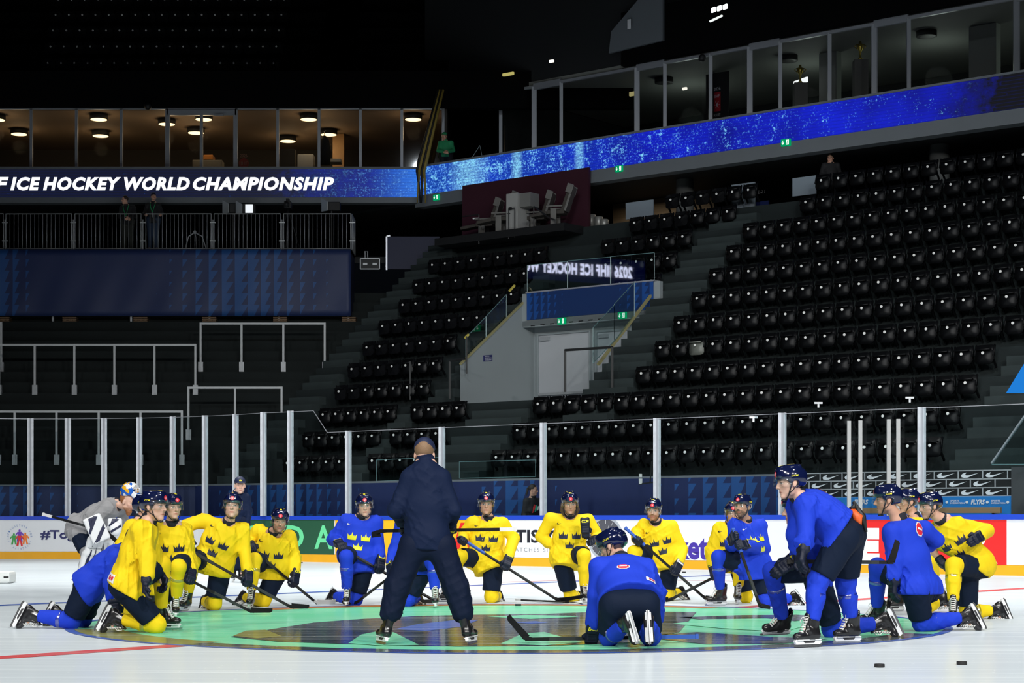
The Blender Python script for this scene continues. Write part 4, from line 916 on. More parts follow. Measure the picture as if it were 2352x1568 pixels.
# ================================================================ left suites
ZG = 62.0
def zpx(y, Z=ZG): return CH + (HZ - y) * Z / F
def xpx(px, Z=ZG): return (px - CX) * Z / F
M_MULL = mat('mullion', (.33, .35, .38), .4, .3)
edges = [-95, -20, 72, 176, 279, 383, 543, 638, 733, 828, 923, 1018]
for i in range(len(edges) - 1):
    a, c = edges[i], edges[i + 1]; nm = 'window_%d' % (i + 1); isd = a == 383
    w = struct(empty(nm, (xpx(a), ZG, zpx(385)))); w['label'] = 'glass suite window'
    b = MB(); b.bar((xpx(a), ZG, zpx(385)), (xpx(a), ZG, zpx(250)), .09, .1)
    if c == 1018: b.bar((xpx(c), ZG, zpx(385)), (xpx(c), ZG, zpx(250)), .09, .1)
    b.bar((xpx(a), ZG, zpx(386)), (xpx(c), ZG, zpx(386)), .1, .06); b.bar((xpx(a), ZG, zpx(250)), (xpx(c), ZG, zpx(250)), .1, .06)
    if isd:
        b.bar((xpx(383), ZG, zpx(258)), (xpx(543), ZG, zpx(258)), .1, .2)
        for px in (387, 463, 540): b.bar((xpx(px), ZG - .02, zpx(385)), (xpx(px), ZG - .02, zpx(265)), .1, .1)
        b.box(xpx(492), xpx(514), ZG - .12, ZG, zpx(267), zpx(263))
    b.build('window_frame', M_MULL, w, off=w.location)
    b = MB(); b.box(xpx(a) + .045, xpx(c) - .045, ZG - .006, ZG + .006, zpx(386), zpx(250)); b.build('pane', M_GLASSW, w, off=w.location)
b = MB(); b.box(-30, xpx(1020), ZG + .1, 72, zpx(249), zpx(249) + .2); struct(b.build('ceiling_suite', mat('suite_ceiling', (.20, .14, .09), .8)))['label'] = 'brown ceiling of the left suites'
b = MB(); b.box(-30, xpx(1020), ZG + .1, 72, zpx(389), zpx(386)); struct(b.build('floor_suite', M_DARK))['label'] = 'dark floor of the left suites'
b = MB(); b.box(-30, xpx(1020), 69, 69.1, zpx(386), zpx(248)); b.box(xpx(1020), xpx(1020) + .1, ZG + .1, 69, zpx(386), zpx(248)); struct(b.build('wall_suite', mat('suite_wall', (.03, .027, .024), .7)))['label'] = 'dark back wall of the left suites'
M_LAMPE = mat('lamp_diffuser', (.5, .4, .25), .5, emit=(1, .74, .38), es=2.6)
li = 0
for px, py, lab in ((-8, 272, 'cut off by the left border'), (44, 305, 'second from the left border'), (227, 271, 'upper one of the pair behind the third window'), (231, 309, 'lower one of the pair behind the third window'), (383, 282, 'behind the mullion left of the suite doors'), (468, 271, 'above the middle post of the suite doors'), (450, 302, 'seen through the left suite door'), (709, 271, 'bright one right of the suite doors'), (661, 321, 'behind the dark post right of the doors'), (755, 306, 'behind the hanging dark coat'), (949, 271, 'furthest right in the left suites')):
    zc = zpx(250) - .12; Zl = (zc - CH) * F / (HZ - py); x = (px - CX) * Zl / F
    t = thing('ceiling_lamp', 'round warm ceiling lamp ' + lab, 'ceiling lamp', (x, Zl, zc), group='round lamps of the left suites')
    b = MB(); b.lathe((0, 0, 0), [(.30, .12), (.30, -.05), (.27, -.05)], 24); b.build('rim', M_BLACK, t, True)
    b = MB(); b.lathe((0, 0, 0), [(.27, -.045), (.27, -.058), (.2, -.07)], 24); b.build('diffuser', M_LAMPE, t)
    pl = bpy.data.lights.new('lamp_glow', 'POINT'); pl.energy = 15; pl.color = (1, .72, .4); pl.shadow_soft_size = .25; po = bpy.data.objects.new('lamp_glow', pl); COL.objects.link(po); po.location = (x, Zl, zc - .5)
# furniture glimpsed in the suite
b = MB(); x = xpx(661, 64.5); b.box(x - .25, x + .25, 64.5, 64.9, zpx(386), zpx(308)); struct(b.build('trim_21', M_BLACK))['label'] = 'black post inside the left suites'
b = MB(); x = xpx(777, 66); b.box(x - .2, x + .2, 66, 66.4, zpx(386), zpx(250)); struct(b.build('trim_22', mat('wood_post', (.30, .17, .07), .6, vary=.2, stretch=(6, 6, .6))))['label'] = 'wooden post inside the left suites'
t = thing('hanging_coat', 'long dark coat hanging inside the suite window', 'coat', (xpx(745, 62.6), 62.6, zpx(384, 62.6))); b = MB(); b.tube([(0, 0, .1), (0, 0, .5), (0, 0, .9), (0, 0, 1.05)], [.2, .22, .16, .05], 12); b.build('cloth', mat('coat_cloth', (.01, .011, .013), .9), t, True); b = MB(); b.tube([(0, 0, 1.05), (0, 0, 1.2), (.05, 0, 1.22)], .012, 5); b.build('hook', M_STEEL, t)
for a, c, y0, y1, m_, lb in ((467, 489, 367, 355, mat('orange_box', (.55, .2, .03), .6), 'orange box on the pale counter behind the suite doors'), (442, 510, 386, 367, mat('counter_pale', (.22, .21, .18), .6), 'pale counter behind the suite doors'), (683, 720, 386, 354, mat('white_sheet', (.42, .43, .42), .6), 'pale sheet-covered bin behind the suite glass'), (757, 783, 372, 364, mat('white_table', (.5, .5, .48), .6), 'small white table top behind the suite glass')):
    b = MB(); b.box(xpx(a, 63.2), xpx(c, 63.2), 63.2, 63.7, zpx(y0, 63.2), zpx(y1, 63.2)); tag(b.build('suite_furniture', m_, bevel=.02), lb, 'furniture')
b = MB(); p = (xpx(560, 62.3), 62.3, zpx(375, 62.3)); M = Matrix.Rotation(PI / 2, 3, 'X'); b.lathe(p, [(.17, 0), (.17, .01)], 20, 0, M); rd = tag(b.build('glass_emblem', mat('emblem_red', (.30, .03, .015), .5)), 'round red emblem with pale letters on the suite glass', 'emblem'); b = MB(); lettering(b, 'IIHF', (p[0] - .13, 62.28, p[2] - .05), (.26, 0, 0), (0, 0, .1)); lettering(b, '2026', (p[0] - .12, 62.28, p[2] + .2), (.24, 0, 0), (0, 0, .1)); b.build('lettering', mat('emblem_pale', (.35, .2, .15), .6), rd)
# ================================================================ right suites
VG = 48.5; zg1 = 15.32; zg0 = 12.7
pu = lambda px: u_at(px, VG)
redge = [(1150, 1227, 0), (1227, 1289, 1), (1289, 1463, 0), (1463, 1527, 1), (1527, 1632, 0), (1632, 1722, 0), (1722, 1792, 1), (1792, 1905, 0), (1905, 2008, 0), (2008, 2087, 1), (2087, 2335, 0), (2335, 2420, 1)]
for i, (a, c, dr) in enumerate(redge):
    w = struct(empty('window_%d' % (20 + i), tuple(W(pu(a), VG, zg0)))); w['label'] = 'dark suite window with grey mullions'
    b = MB(); b.bar(W(pu(a), VG, zg0), W(pu(a), VG, zg1), .11 + .06 * dr, .1); b.bar(W(pu(a), VG, zg1), W(pu(c), VG, zg1), .1, .09 + .12 * dr); b.build('window_frame', M_MULL, w, off=w.location)
    b = MB(); b.ubox(pu(c) + .06, pu(a) - .06, VG - .006, VG + .006, zg0, zg1); b.build('pane', M_GLASSW, w, off=w.location)
b = MB(); b.ubox(10, pu(1150), VG + .05, 56, zg1 + .02, zg1 + .2); struct(b.build('ceiling_right', mat('suite_ceiling_grey', (.20, .21, .195), .8)))['label'] = 'grey ceiling of the right suites'
b = MB(); b.ubox(10, uc_ - .2, VR + .2, 56, zg0 - .3, 12.15); struct(b.build('floor_right', M_BLACK))['label'] = 'dark balcony floor of the right suites'
b = MB(); b.ubox(10, pu(1150), 55.5, 55.7, zg0, zg1); b.ubox(pu(1150), pu(1150) + .1, VG, 56, zg0, zg1); b.ubox(10, uc_ + 2, VG + .1, VG + .3, zg1 + .15, 20); struct(b.build('wall_right', M_DARK))['label'] = 'dark back wall of the right suites'
b = MB()
for px, w_ in ((1205, .5), (1640, .12), (1905, .3), (2260, .42)):
    b.ubox(u_at(px, 50.6) - w_, u_at(px, 50.6) + w_, 50.5, 50.8, zg0, zg1)
struct(b.build('trim_23', mat('suite_pillar', (.26, .28, .26), .7)))['label'] = 'pale pillars inside the right suites'
for i, (px, py) in enumerate(((1353, 217), (1525, 186), (1810, 134), (2128, 68))):
    Z_ = None; v = 50.2; p = W(u_at(px, v), v, zg1 - .08); t = thing('ceiling_lamp', 'unlit black round ceiling lamp in the right suites, %s from the left' % ordi(i), 'ceiling lamp', tuple(p), group='unlit lamps of the right suites')
    b = MB(); b.lathe((0, 0, 0), [(.30, .1), (.30, -.06), (.26, -.06)], 20); b.build('rim', M_BLACK, t, True); b = MB(); b.lathe((0, 0, 0), [(.26, -.055), (.2, -.07)], 20); b.build('diffuser', mat('lamp_off', (.03, .03, .03), .5), t)
for i in range(5):
    pl = bpy.data.lights.new('suite_glow', 'POINT'); pl.energy = 20; pl.color = (.85, 1, .9); pl.shadow_soft_size = .4; po = bpy.data.objects.new('suite_glow', pl); COL.objects.link(po); po.location = W(34 - 4.4 * i, 51.5, 14.2)
def lit(px, py, v, w, h, label, col=(1, .97, .85), s=1.3, tilt=0):
    o = at_v(px, py, v); k = o.y / F; b = MB(); b.hexa([o + W(w * k / 2, 0, -h * k / 2), o + W(-w * k / 2, 0, -h * k / 2 + tilt * k), o + W(-w * k / 2, .08, -h * k / 2 + tilt * k), o + W(w * k / 2, .08, -h * k / 2), o + W(w * k / 2, 0, h * k / 2), o + W(-w * k / 2, 0, h * k / 2 + tilt * k), o + W(-w * k / 2, .08, h * k / 2 + tilt * k), o + W(w * k / 2, .08, h * k / 2)])
    return tag(b.build('lit_fitting', emit_mat('fitting_%d' % int(px), col, s), bevel=.02), label, 'light')
lit(1694, 129, 50, 7, 12, 'small bright upright bulb in the right suites')
lit(1580, 147, 50, 26, 5, 'flat white ceiling light in the right suites', (.9, .97, 1), .9, 4)
lit(1838, 190, 50, 36, 12, 'bright white light low in the right suites', (.95, 1, 1), 1.3, 6)
lit(1571, 203, 50, 12, 6, 'tiny warm light in the right suites'); lit(1451, 215, 50, 16, 10, 'dim yellow light in the right suites', (1, .9, .4), .35)
# banner stand and truss seen inside the suites
t = thing('roll_banner', 'dark roll-up banner with a red emblem inside the right suites', 'banner', tuple(W(u_at(1648, 49.3), 49.3, zg0))); b = MB(); b.box(-.42, .42, -.01, .01, 0, 2.25); b.build('cloth', M_BLACK, t); t.rotation_euler = (0, 0, RZ)
b = MB(); b.box(-.12, .12, -.02, -.012, 1.05, 1.65); b.build('red_patch', mat('emblem_red2', (.5, .02, .03), .5), t, bevel=.003); b = MB(); lettering(b, '2026', (-.12, -.02, 1.70), (.24, 0, 0), (0, 0, .1)); lettering(b, 'IIHF', (-.09, -.03, 1.47), (.18, 0, 0), (0, 0, .1)); lettering(b, 'HOCKEY', (-.12, -.02, .9), (.24, 0, 0), (0, 0, .08))
for a in range(6): b.bar((.0, -.028, 1.25), (.1 * math.cos(a * PI / 3), -.028, 1.25 + .12 * math.sin(a * PI / 3)), .025, .008)
b.build('print', M_PRW, t)
def trophy(px, py, label):
    p = at_v(px, py, 49.6); t = thing('trophy', label, 'trophy', (p.x, p.y, zg0)); M_GOLD = mat('gold', (.5, .38, .08), .3, .9)
    b = MB(); b.box(p.x - .2, p.x + .2, p.y - .2, p.y + .2, zg0, p.z - .35); b.build('plinth', mat('plinth', (.12, .12, .11), .5), t, off=t.location)
    b = MB(); b.lathe((p.x, p.y, p.z), [(.1, -.33), (.03, -.25), (.03, -.1), (.09, 0), (.11, .12), (.05, .14), (.03, .22)], 14); b.tube([(p.x - .1, p.y, p.z), (p.x - .17, p.y, p.z + .08), (p.x - .1, p.y, p.z + .12)], .015, 6); b.tube([(p.x + .1, p.y, p.z), (p.x + .17, p.y, p.z + .08), (p.x + .1, p.y, p.z + .12)], .015, 6); b.build('cup', M_GOLD, t, True, t.location)
trophy(1976, 112, 'gold trophy on a plinth in the right suites'); trophy(1838, 166, 'smaller gold trophy above the bright light in the right suites')
# green edge glass at the balcony corner
gpane([at(1078, 372, 61.5), at(1108, 362, 61.5), at(1102, 334, 61.5)], 'triangular glass end piece right of the person in green')
b = MB(); p = at(1600, 134, 56); b.lathe((at_v(1612, 135, 48.3)), [(.11, 0), (.11, .16), (.05, .22)], 12, 0, Matrix.Rotation(PI / 2, 3, 'X')); tag(b.build('speaker_spot', M_BLACK, None, True), 'small black spot above the right suite windows', 'spotlight')
b = MB(); p = at(341, 246, 61.7); b.lathe(p, [(.1, 0), (.12, .14), (.04, .2)], 12, 0, Matrix.Rotation(PI / 2, 3, 'X')); tag(b.build('speaker_spot', M_BLACK, None, True), 'small black spot above the left suite windows', 'spotlight')
# ================================================================ upper tier, roof
b = MB(); b.box(-30, 4, ZG - .1, ZG + .3, zpx(249), 15.9)
for r in range(9): b.box(-30, 6, UPZ0 + .6 + .95 * r, UPZ0 + .62 + .95 * (r + 1), 15.5, 16.0 + .80 * r)
b.ubox(10, 34.5, VG - .2, VG + .3, zg1 + .1, 17.1)
for r in range(8): b.ubox(8, 35, VG + .3 + .9 * r, VG + .32 + .9 * (r + 1), 16, 17.1 + .75 * r)
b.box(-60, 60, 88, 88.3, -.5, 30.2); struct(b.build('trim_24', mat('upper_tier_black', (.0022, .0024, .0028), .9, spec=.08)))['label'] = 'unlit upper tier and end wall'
b = MB(); sb = UPZ0 + .6
for r in range(8):
    for j in (0, 1): b.box(xpx(722, sb), xpx(806, sb), sb + .95 * r - .47 * (1 - j), sb + .95 * r + .5, 15.6 + .80 * r, 16.0 + .80 * r + .4 * j - .4)
struct(b.build('trim_25', mat('upper_steps', (.045, .05, .05), .8)))['label'] = 'faint aisle steps in the upper tier'
b = MB(); q = [at_v(1398, 122, 48.2), at_v(1522, 92, 48.2), at_v(1522, -12, 48.2), at_v(1475, -12, 48.2), at_v(1404, 72, 48.2)]
b.add(q + [p + W(0, .1, 0) for p in q], [(0, 1, 2, 3, 4), (9, 8, 7, 6, 5)] + [(i, i + 5, (i + 1) % 5 + 5, (i + 1) % 5) for i in range(5)]); struct(b.build('wall_stair', mat('stair_wall_grey', (.15, .17, .19), .6)))['label'] = 'grey wall of the upper stair'
b = MB(); o = at_v(1441, 67, 48.1); b.hexa([o, o + W(-.13, 0, 0), o + W(-.13, .01, 0), o + W(0, .01, 0), o + Vector((0, 0, .3)), o + W(-.13, 0, .3), o + W(-.13, .01, .3), o + W(0, .01, .3)]); tag(b.build('paper_notice', M_PRW), 'small pale paper notice on the upper stair wall', 'notice')
for i in range(3): lit(1637 + 13.5 * i, 23 - 3.5 * i, 47.5, 11, 11, 'white cell of the triple lamp at the top, %s from the left' % ordi(i), (.93, 1, .98), 1.4, 2)
lit(1643, 46, 47.5, 34, 4, 'thin white streak lamp below the triple lamp', (.93, 1, .98), 1.0, 8)
lit(1265, 140, 47.9, 12, 6, 'tiny bright lamp high in the dark corner'); lit(1164, 170, 48, 36, 7, 'dim yellow strip lamp in the dark corner', (.9, .8, .25), .5); lit(69, 190, 58, 10, 26, 'white tilted lamp glinting at upper left', (.8, .92, 1), 1.1, 6) if 0 else None
o = at(69, 190, 62.0); b = MB(); b.add([(o.x - .09, o.y, o.z - .14), (o.x + .05, o.y, o.z - .08), (o.x + .10, o.y, o.z + .22), (o.x + .0, o.y, o.z + .05), (o.x - .09, o.y + .05, o.z - .14), (o.x + .05, o.y + .05, o.z - .08), (o.x + .10, o.y + .05, o.z + .22), (o.x, o.y + .05, o.z + .05)], [(0, 1, 2, 3), (7, 6, 5, 4), (0, 4, 5, 1), (1, 5, 6, 2), (2, 6, 7, 3), (3, 7, 4, 0)]); tag(b.build('lit_fitting', emit_mat('fitting_left', (.8, .92, 1), 1.2)), 'white tilted lamp glinting at upper left', 'light')
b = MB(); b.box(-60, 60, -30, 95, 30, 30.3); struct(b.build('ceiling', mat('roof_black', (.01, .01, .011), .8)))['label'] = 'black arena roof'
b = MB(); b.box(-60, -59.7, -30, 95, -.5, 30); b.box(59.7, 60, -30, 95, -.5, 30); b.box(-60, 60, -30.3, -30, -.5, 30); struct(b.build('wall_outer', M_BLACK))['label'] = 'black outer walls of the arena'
# loose strap bundle at the corner of the ribbon boards
t = thing('strap_bundle', 'bundle of black and yellow straps hanging at the ribbon board corner', 'straps', tuple(at(962, 450, 61)))
for i, (px0, px1, m_) in enumerate(((1010, 966, 'y'), (1014, 972, 'k'), (1018, 977, 'y'), (1007, 961, 'k'))):
    b = MB(); m_ = mat('strap_yellow', (.30, .22, .04), .6) if m_ == 'y' else M_BLACK
    b.tube([at(px0, 206, 61.0), at((px0 + px1) / 2 - 2, 300, 60.9), at(px1 + 2, 370, 60.85), at(px1 - 3, 392, 60.8), at(px1 - 6 + i * 3, 440, 60.8), at(px1 - 8 + i * 4, 466, 60.9)], [.04, .05, .07, .05, .03, .02], 7); b.build('strap', m_, t, True, t.location)
# ---- LED screen above the left end of the rink, outside the picture; the balustrade glass mirrors its lettering
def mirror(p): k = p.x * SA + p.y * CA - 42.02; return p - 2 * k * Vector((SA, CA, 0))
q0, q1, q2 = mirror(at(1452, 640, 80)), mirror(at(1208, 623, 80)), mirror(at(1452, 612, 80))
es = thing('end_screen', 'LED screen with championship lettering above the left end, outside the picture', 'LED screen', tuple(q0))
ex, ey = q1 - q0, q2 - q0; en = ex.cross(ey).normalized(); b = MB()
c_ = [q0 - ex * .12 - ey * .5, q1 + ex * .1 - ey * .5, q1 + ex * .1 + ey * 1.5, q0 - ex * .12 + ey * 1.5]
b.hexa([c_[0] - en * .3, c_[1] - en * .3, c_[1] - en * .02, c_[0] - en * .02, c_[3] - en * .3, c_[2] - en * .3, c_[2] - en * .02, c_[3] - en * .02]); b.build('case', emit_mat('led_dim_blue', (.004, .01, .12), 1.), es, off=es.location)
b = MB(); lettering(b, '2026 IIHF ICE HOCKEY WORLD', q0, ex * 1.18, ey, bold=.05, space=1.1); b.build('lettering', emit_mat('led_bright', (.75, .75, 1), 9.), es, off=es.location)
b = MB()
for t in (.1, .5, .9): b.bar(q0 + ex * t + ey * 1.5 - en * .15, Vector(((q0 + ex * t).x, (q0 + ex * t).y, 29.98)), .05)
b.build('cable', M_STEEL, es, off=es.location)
# ================================================================ figures: smooth implicit shapes turned into meshes
V3 = lambda p: np.array(p, dtype=np.float32)
def nrm(a): a = np.asarray(a, float); return a / max(np.linalg.norm(a), 1e-9)
def cone(a, b, ra, rb, fl=None):
    a = V3(a); b = V3(b); ba = b - a; L2 = float(ba @ ba) + 1e-9
    def f(P):
        q = P - a; h = np.clip(q @ ba / L2, 0, 1); q = q - h[:, None] * ba
        r = ra + (rb - ra) * h
        if fl is None: return np.sqrt((q * q).sum(1)) - r
        w, s = V3(nrm(fl[0])), fl[1]; e = q @ w; q = q + w[None] * (e * (1 / s - 1))[:, None]
        return (np.sqrt((q * q).sum(1)) - r) * min(s, 1)
    R = max(ra, rb) * max(1, fl[1] if fl else 1)
    f.bb = (np.minimum(a, b) - R, np.maximum(a, b) + R); return f
def ell(c, rad, R=None):
    c = V3(c); rad = V3(rad); R = np.eye(3, dtype=np.float32) if R is None else np.asarray(R, np.float32)
    def f(P):
        q = (P - c) @ R; k0 = np.sqrt(((q / rad) ** 2).sum(1)); k1 = np.sqrt(((q / rad ** 2) ** 2).sum(1)) + 1e-6
        return k0 * (k0 - 1) / k1
    m = float(rad.max()); f.bb = (c - m, c + m); return f
def rbox(c, h, r, R=None):
    c = V3(c); h = V3(h); R = np.eye(3, dtype=np.float32) if R is None else np.asarray(R, np.float32)
    def f(P):
        q = np.abs((P - c) @ R) - (h - r); return np.sqrt((np.maximum(q, 0) ** 2).sum(1)) + np.minimum(q.max(1), 0) - r
    m = float(np.linalg.norm(h)); f.bb = (c - m, c + m); return f
def plane(p, n):
    p = V3(p); n = V3(nrm(n)); return lambda P: (P - p) @ n
def sdf(prims, P):
    d = None
    for op, k, f in prims:
        e = f(P)
        if d is None: d = e; continue
        if op == 'u':
            h = np.clip(.5 + .5 * (d - e) / k, 0, 1); d = d + (e - d) * h - k * h * (1 - h)
        elif op == 's':
            e = -e; h = np.clip(.5 - .5 * (d - e) / k, 0, 1); d = d + (e - d) * h + k * h * (1 - h)
        elif op == 'i':
            h = np.clip(.5 - .5 * (d - e) / k, 0, 1); d = d + (e - d) * h + k * h * (1 - h)
        else: d = d + e                       # displacement
    return d
def surf(prims, h, pad=.03):
    """naive surface nets over a sparsely sampled grid"""
    lo = np.min([f.bb[0] for op, k, f in prims if op == 'u'], 0) - pad; hi = np.max([f.bb[1] for op, k, f in prims if op == 'u'], 0) + pad
    c = 4; nc = np.ceil((hi - lo) / (h * c)).astype(int) + 1
    ax = [lo[i] + h * c * (np.arange(nc[i]) + .5) for i in range(3)]
    G = np.stack(np.meshgrid(*ax, indexing='ij'), -1).reshape(-1, 3).astype(np.float32)
    Dc = sdf(prims, G).reshape(nc); act = np.abs(Dc) < h * c * 1.9
    D = np.repeat(np.repeat(np.repeat(Dc, c, 0), c, 1), c, 2).astype(np.float32)
    A = np.repeat(np.repeat(np.repeat(act, c, 0), c, 1), c, 2); I = np.argwhere(A)
    P = (lo + h * (I + .5)).astype(np.float32)
    vals = np.concatenate([sdf(prims, P[i:i + 200000]) for i in range(0, len(P), 200000)])
    D[A] = vals
    S = D < 0; n = D.shape
    cnt = sum(S[a:n[0] - 1 + a, b:n[1] - 1 + b, e:n[2] - 1 + e].astype(np.int8) for a in (0, 1) for b in (0, 1) for e in (0, 1))
    cells = np.argwhere((cnt > 0) & (cnt < 8)); idx = np.full([k - 1 for k in n], -1, np.int32); idx[tuple(cells.T)] = np.arange(len(cells))
    cor = np.array([(a, b, e) for a in (0, 1) for b in (0, 1) for e in (0, 1)])
    val = np.stack([D[tuple((cells + o).T)] for o in cor], 1)
    acc = np.zeros((len(cells), 3)); num = np.zeros(len(cells))
    for i in range(8):
        for j in range(i + 1, 8):
            if np.abs(cor[i] - cor[j]).sum() != 1: continue
            m = (val[:, i] < 0) != (val[:, j] < 0); t = val[m, i] / (val[m, i] - val[m, j])
            acc[m] += cor[i] + t[:, None] * (cor[j] - cor[i]); num[m] += 1
    V = lo + h * (cells + acc / num[:, None] + .5); Fs = []
    for a in range(3):
        b, e = (a + 1) % 3, (a + 2) % 3
        s0 = [slice(None)] * 3; s1 = [slice(None)] * 3; s0[a] = slice(0, n[a] - 1); s1[a] = slice(1, n[a])
        X = np.argwhere(S[tuple(s0)] != S[tuple(s1)]); X = X[(X[:, b] > 0) & (X[:, e] > 0) & (X[:, b] < n[b] - 1) & (X[:, e] < n[e] - 1)]
        q = []
        for db, de in ((1, 1), (0, 1), (0, 0), (1, 0)):
            Y = X.copy(); Y[:, b] -= db; Y[:, e] -= de; q.append(idx[tuple(Y.T)])
        q = np.stack(q, 1); ins = S[tuple(X.T)]; q[~ins] = q[~ins][:, ::-1]; Fs.append(q[(q >= 0).all(1)])
    return V, np.concatenate(Fs)
def np_mesh(name, V, Fq):
    me = bpy.data.meshes.new(name); me.vertices.add(len(V)); me.vertices.foreach_set('co', np.asarray(V, np.float32).ravel())
    me.loops.add(len(Fq) * 4); me.loops.foreach_set('vertex_index', Fq.astype(np.int32).ravel()); me.polygons.add(len(Fq))
    me.polygons.foreach_set('loop_start', np.arange(0, len(Fq) * 4, 4, dtype=np.int32)); me.update(); me.validate(); return me
def wrinkle(seed, amp, up=(0, 0, 1)):
    """soft cloth: broad swells and sharper hanging folds"""
    r = np.random.RandomState(seed); up = V3(nrm(up)); ks = []; ph = r.uniform(0, 6, 12); k2 = [V3(r.randn(3) * 5) for _ in range(6)]
    for i in range(6):
        k = nrm(r.randn(3)); k = k - np.array(up) * (k @ np.array(up)) * (.75 if i < 4 else .2); ks.append(V3(nrm(k) * (r.uniform(14, 24) if i < 2 else r.uniform(46, 90))))
    def f(P):
        w = [P @ ks[i] + 1.9 * np.sin(P @ k2[i] + ph[i]) + ph[i + 6] for i in range(6)]
        o = .5 * (np.sin(w[0]) + np.sin(w[1])); m = .5 + .5 * np.sin(P @ k2[5] * 1.3 + ph[3])
        rd = sum((1 - np.abs(np.sin(.5 * w[i]))) ** 3 for i in range(2, 6))
        return amp * (.30 * o - .62 * m * rd + .18)
    return f
def decal(name, shapes, tgt, o, ax, ay, direc, m, parent, off=.004, maxe=.03, mi=None):
    """print flat shapes onto a surface: every vertex is cast along direc on the mesh tgt (a BVH)"""
    bm = bmesh.new(); o = Vector(o); ax = Vector(ax); ay = Vector(ay); direc = Vector(direc).normalized()
    for vs, fs in shapes:
        q = [bm.verts.new((x, y, 0)) for x, y in vs]
        for f in fs:
            try: bm.faces.new([q[i] for i in f])
            except ValueError: pass
    bmesh.ops.triangulate(bm, faces=bm.faces[:])
    sx = ax.length; sy = ay.length
    for _ in range(4):
        es = [e for e in bm.edges if math.hypot((e.verts[0].co.x - e.verts[1].co.x) * sx, (e.verts[0].co.y - e.verts[1].co.y) * sy) > maxe]
        if not es: break
        bmesh.ops.subdivide_edges(bm, edges=es, cuts=1); bmesh.ops.triangulate(bm, faces=[f for f in bm.faces if len(f.verts) > 3])
    bad = []
    for v in bm.verts:
        p = o + ax * v.co.x + ay * v.co.y; hit = tgt.ray_cast(p - direc * .35, direc, .8)
        if hit[0] is None: bad.append(v); continue
        nn = hit[1] if hit[1].dot(direc) < 0 else -hit[1]; v.co = hit[0] + nn * off
    if bad: bmesh.ops.delete(bm, geom=bad, context='VERTS')
    if not bm.faces: bm.free(); return None
    for f in bm.faces:
        f.normal_update()
        if f.normal.dot(direc) > 0: f.normal_flip()
    me = bpy.data.meshes.new(name); bm.to_mesh(me); bm.free(); ob = link(name, me, m, parent, True)
    return ob
def txt_shape(t, **k):
    vs, fs, _ = text_pts(t, **k); return [(vs, fs)]
CROWN = ([(.08, 0), (.92, 0), (.96, .12), (1.0, .74), (.80, .42), (.70, .62), (.62, .44), (.5, .98), (.38, .44), (.30, .62), (.20, .42), (0, .74), (.04, .12)],
         [(0, 1, 2, 12), (12, 2, 4, 6, 8, 10), (12, 10, 11), (10, 8, 9), (8, 6, 7), (6, 4, 5), (4, 2, 3)])
TICK2 = (TICK, [(0, 1, 9), (1, 2, 6, 7), (1, 7, 8, 9), (2, 3, 5, 6), (3, 4, 5)])
DISCS = ([(.5 + .5 * math.cos(a), .5 + .5 * math.sin(a)) for a in np.linspace(0, 2 * PI, 17)[:-1]], [tuple(range(16))])
QUAD = ([(0, 0), (1, 0), (1, 1), (0, 1)], [(0, 1, 2, 3)])
OCT = ([(.3, 0), (.7, 0), (1, .3), (1, .7), (.7, 1), (.3, 1), (0, .7), (0, .3)], [tuple(range(8))])
# ---- materials of the figures
M_YEL = mat('jersey_yellow', (.84, .60, .008), .75, spec=.25, bump=.12, bscale=90)
M_BLU = mat('jersey_blue', (.010, .045, .56), .75, spec=.25, bump=.12, bscale=90)
M_GRYJ = mat('jersey_grey', (.30, .30, .31), .8, spec=.2, bump=.12, bscale=90)
M_NAVY = mat('navy_cloth', (.0045, .011, .030), .75, spec=.15, bump=.1, bscale=80)
M_NAVYG = mat('navy_glove_leather', (.005, .009, .026), .5, spec=.3, bump=.25, bscale=70)
M_HELM = mat('helmet_shell', (.004, .008, .045), .12, spec=.7, coat=.6)
M_CREST_N = mat('crest_navy', (.006, .010, .04), .6); M_CREST_Y = mat('crest_yellow', (.80, .78, .02), .5)
M_PY = mat('print_yellow', (.85, .75, .02), .4); M_PRED = mat('print_red', (.75, .03, .05), .4)
M_BOOT = mat('skate_boot', (.010, .010, .012), .28, spec=.6, coat=.2, bump=.1, bscale=40); M_HOLD = mat('blade_holder_white', (.78, .80, .82), .35)
M_STEELB = mat('blade_steel', (.55, .56, .58), .2, .9); M_LACE = mat('lace_white', (.75, .75, .72), .7); M_STRAP = mat('chin_strap', (.008, .008, .012), .6)
M_SHIRT = mat('undershirt', (.007, .009, .018), .8)
M_TAPE = glass_mat('clear_tape', (.75, .82, .88), .25, .25)
M_VIS = glass_mat('visor_plastic', (.95, .97, .97), .075, .02)
SKINS = {}
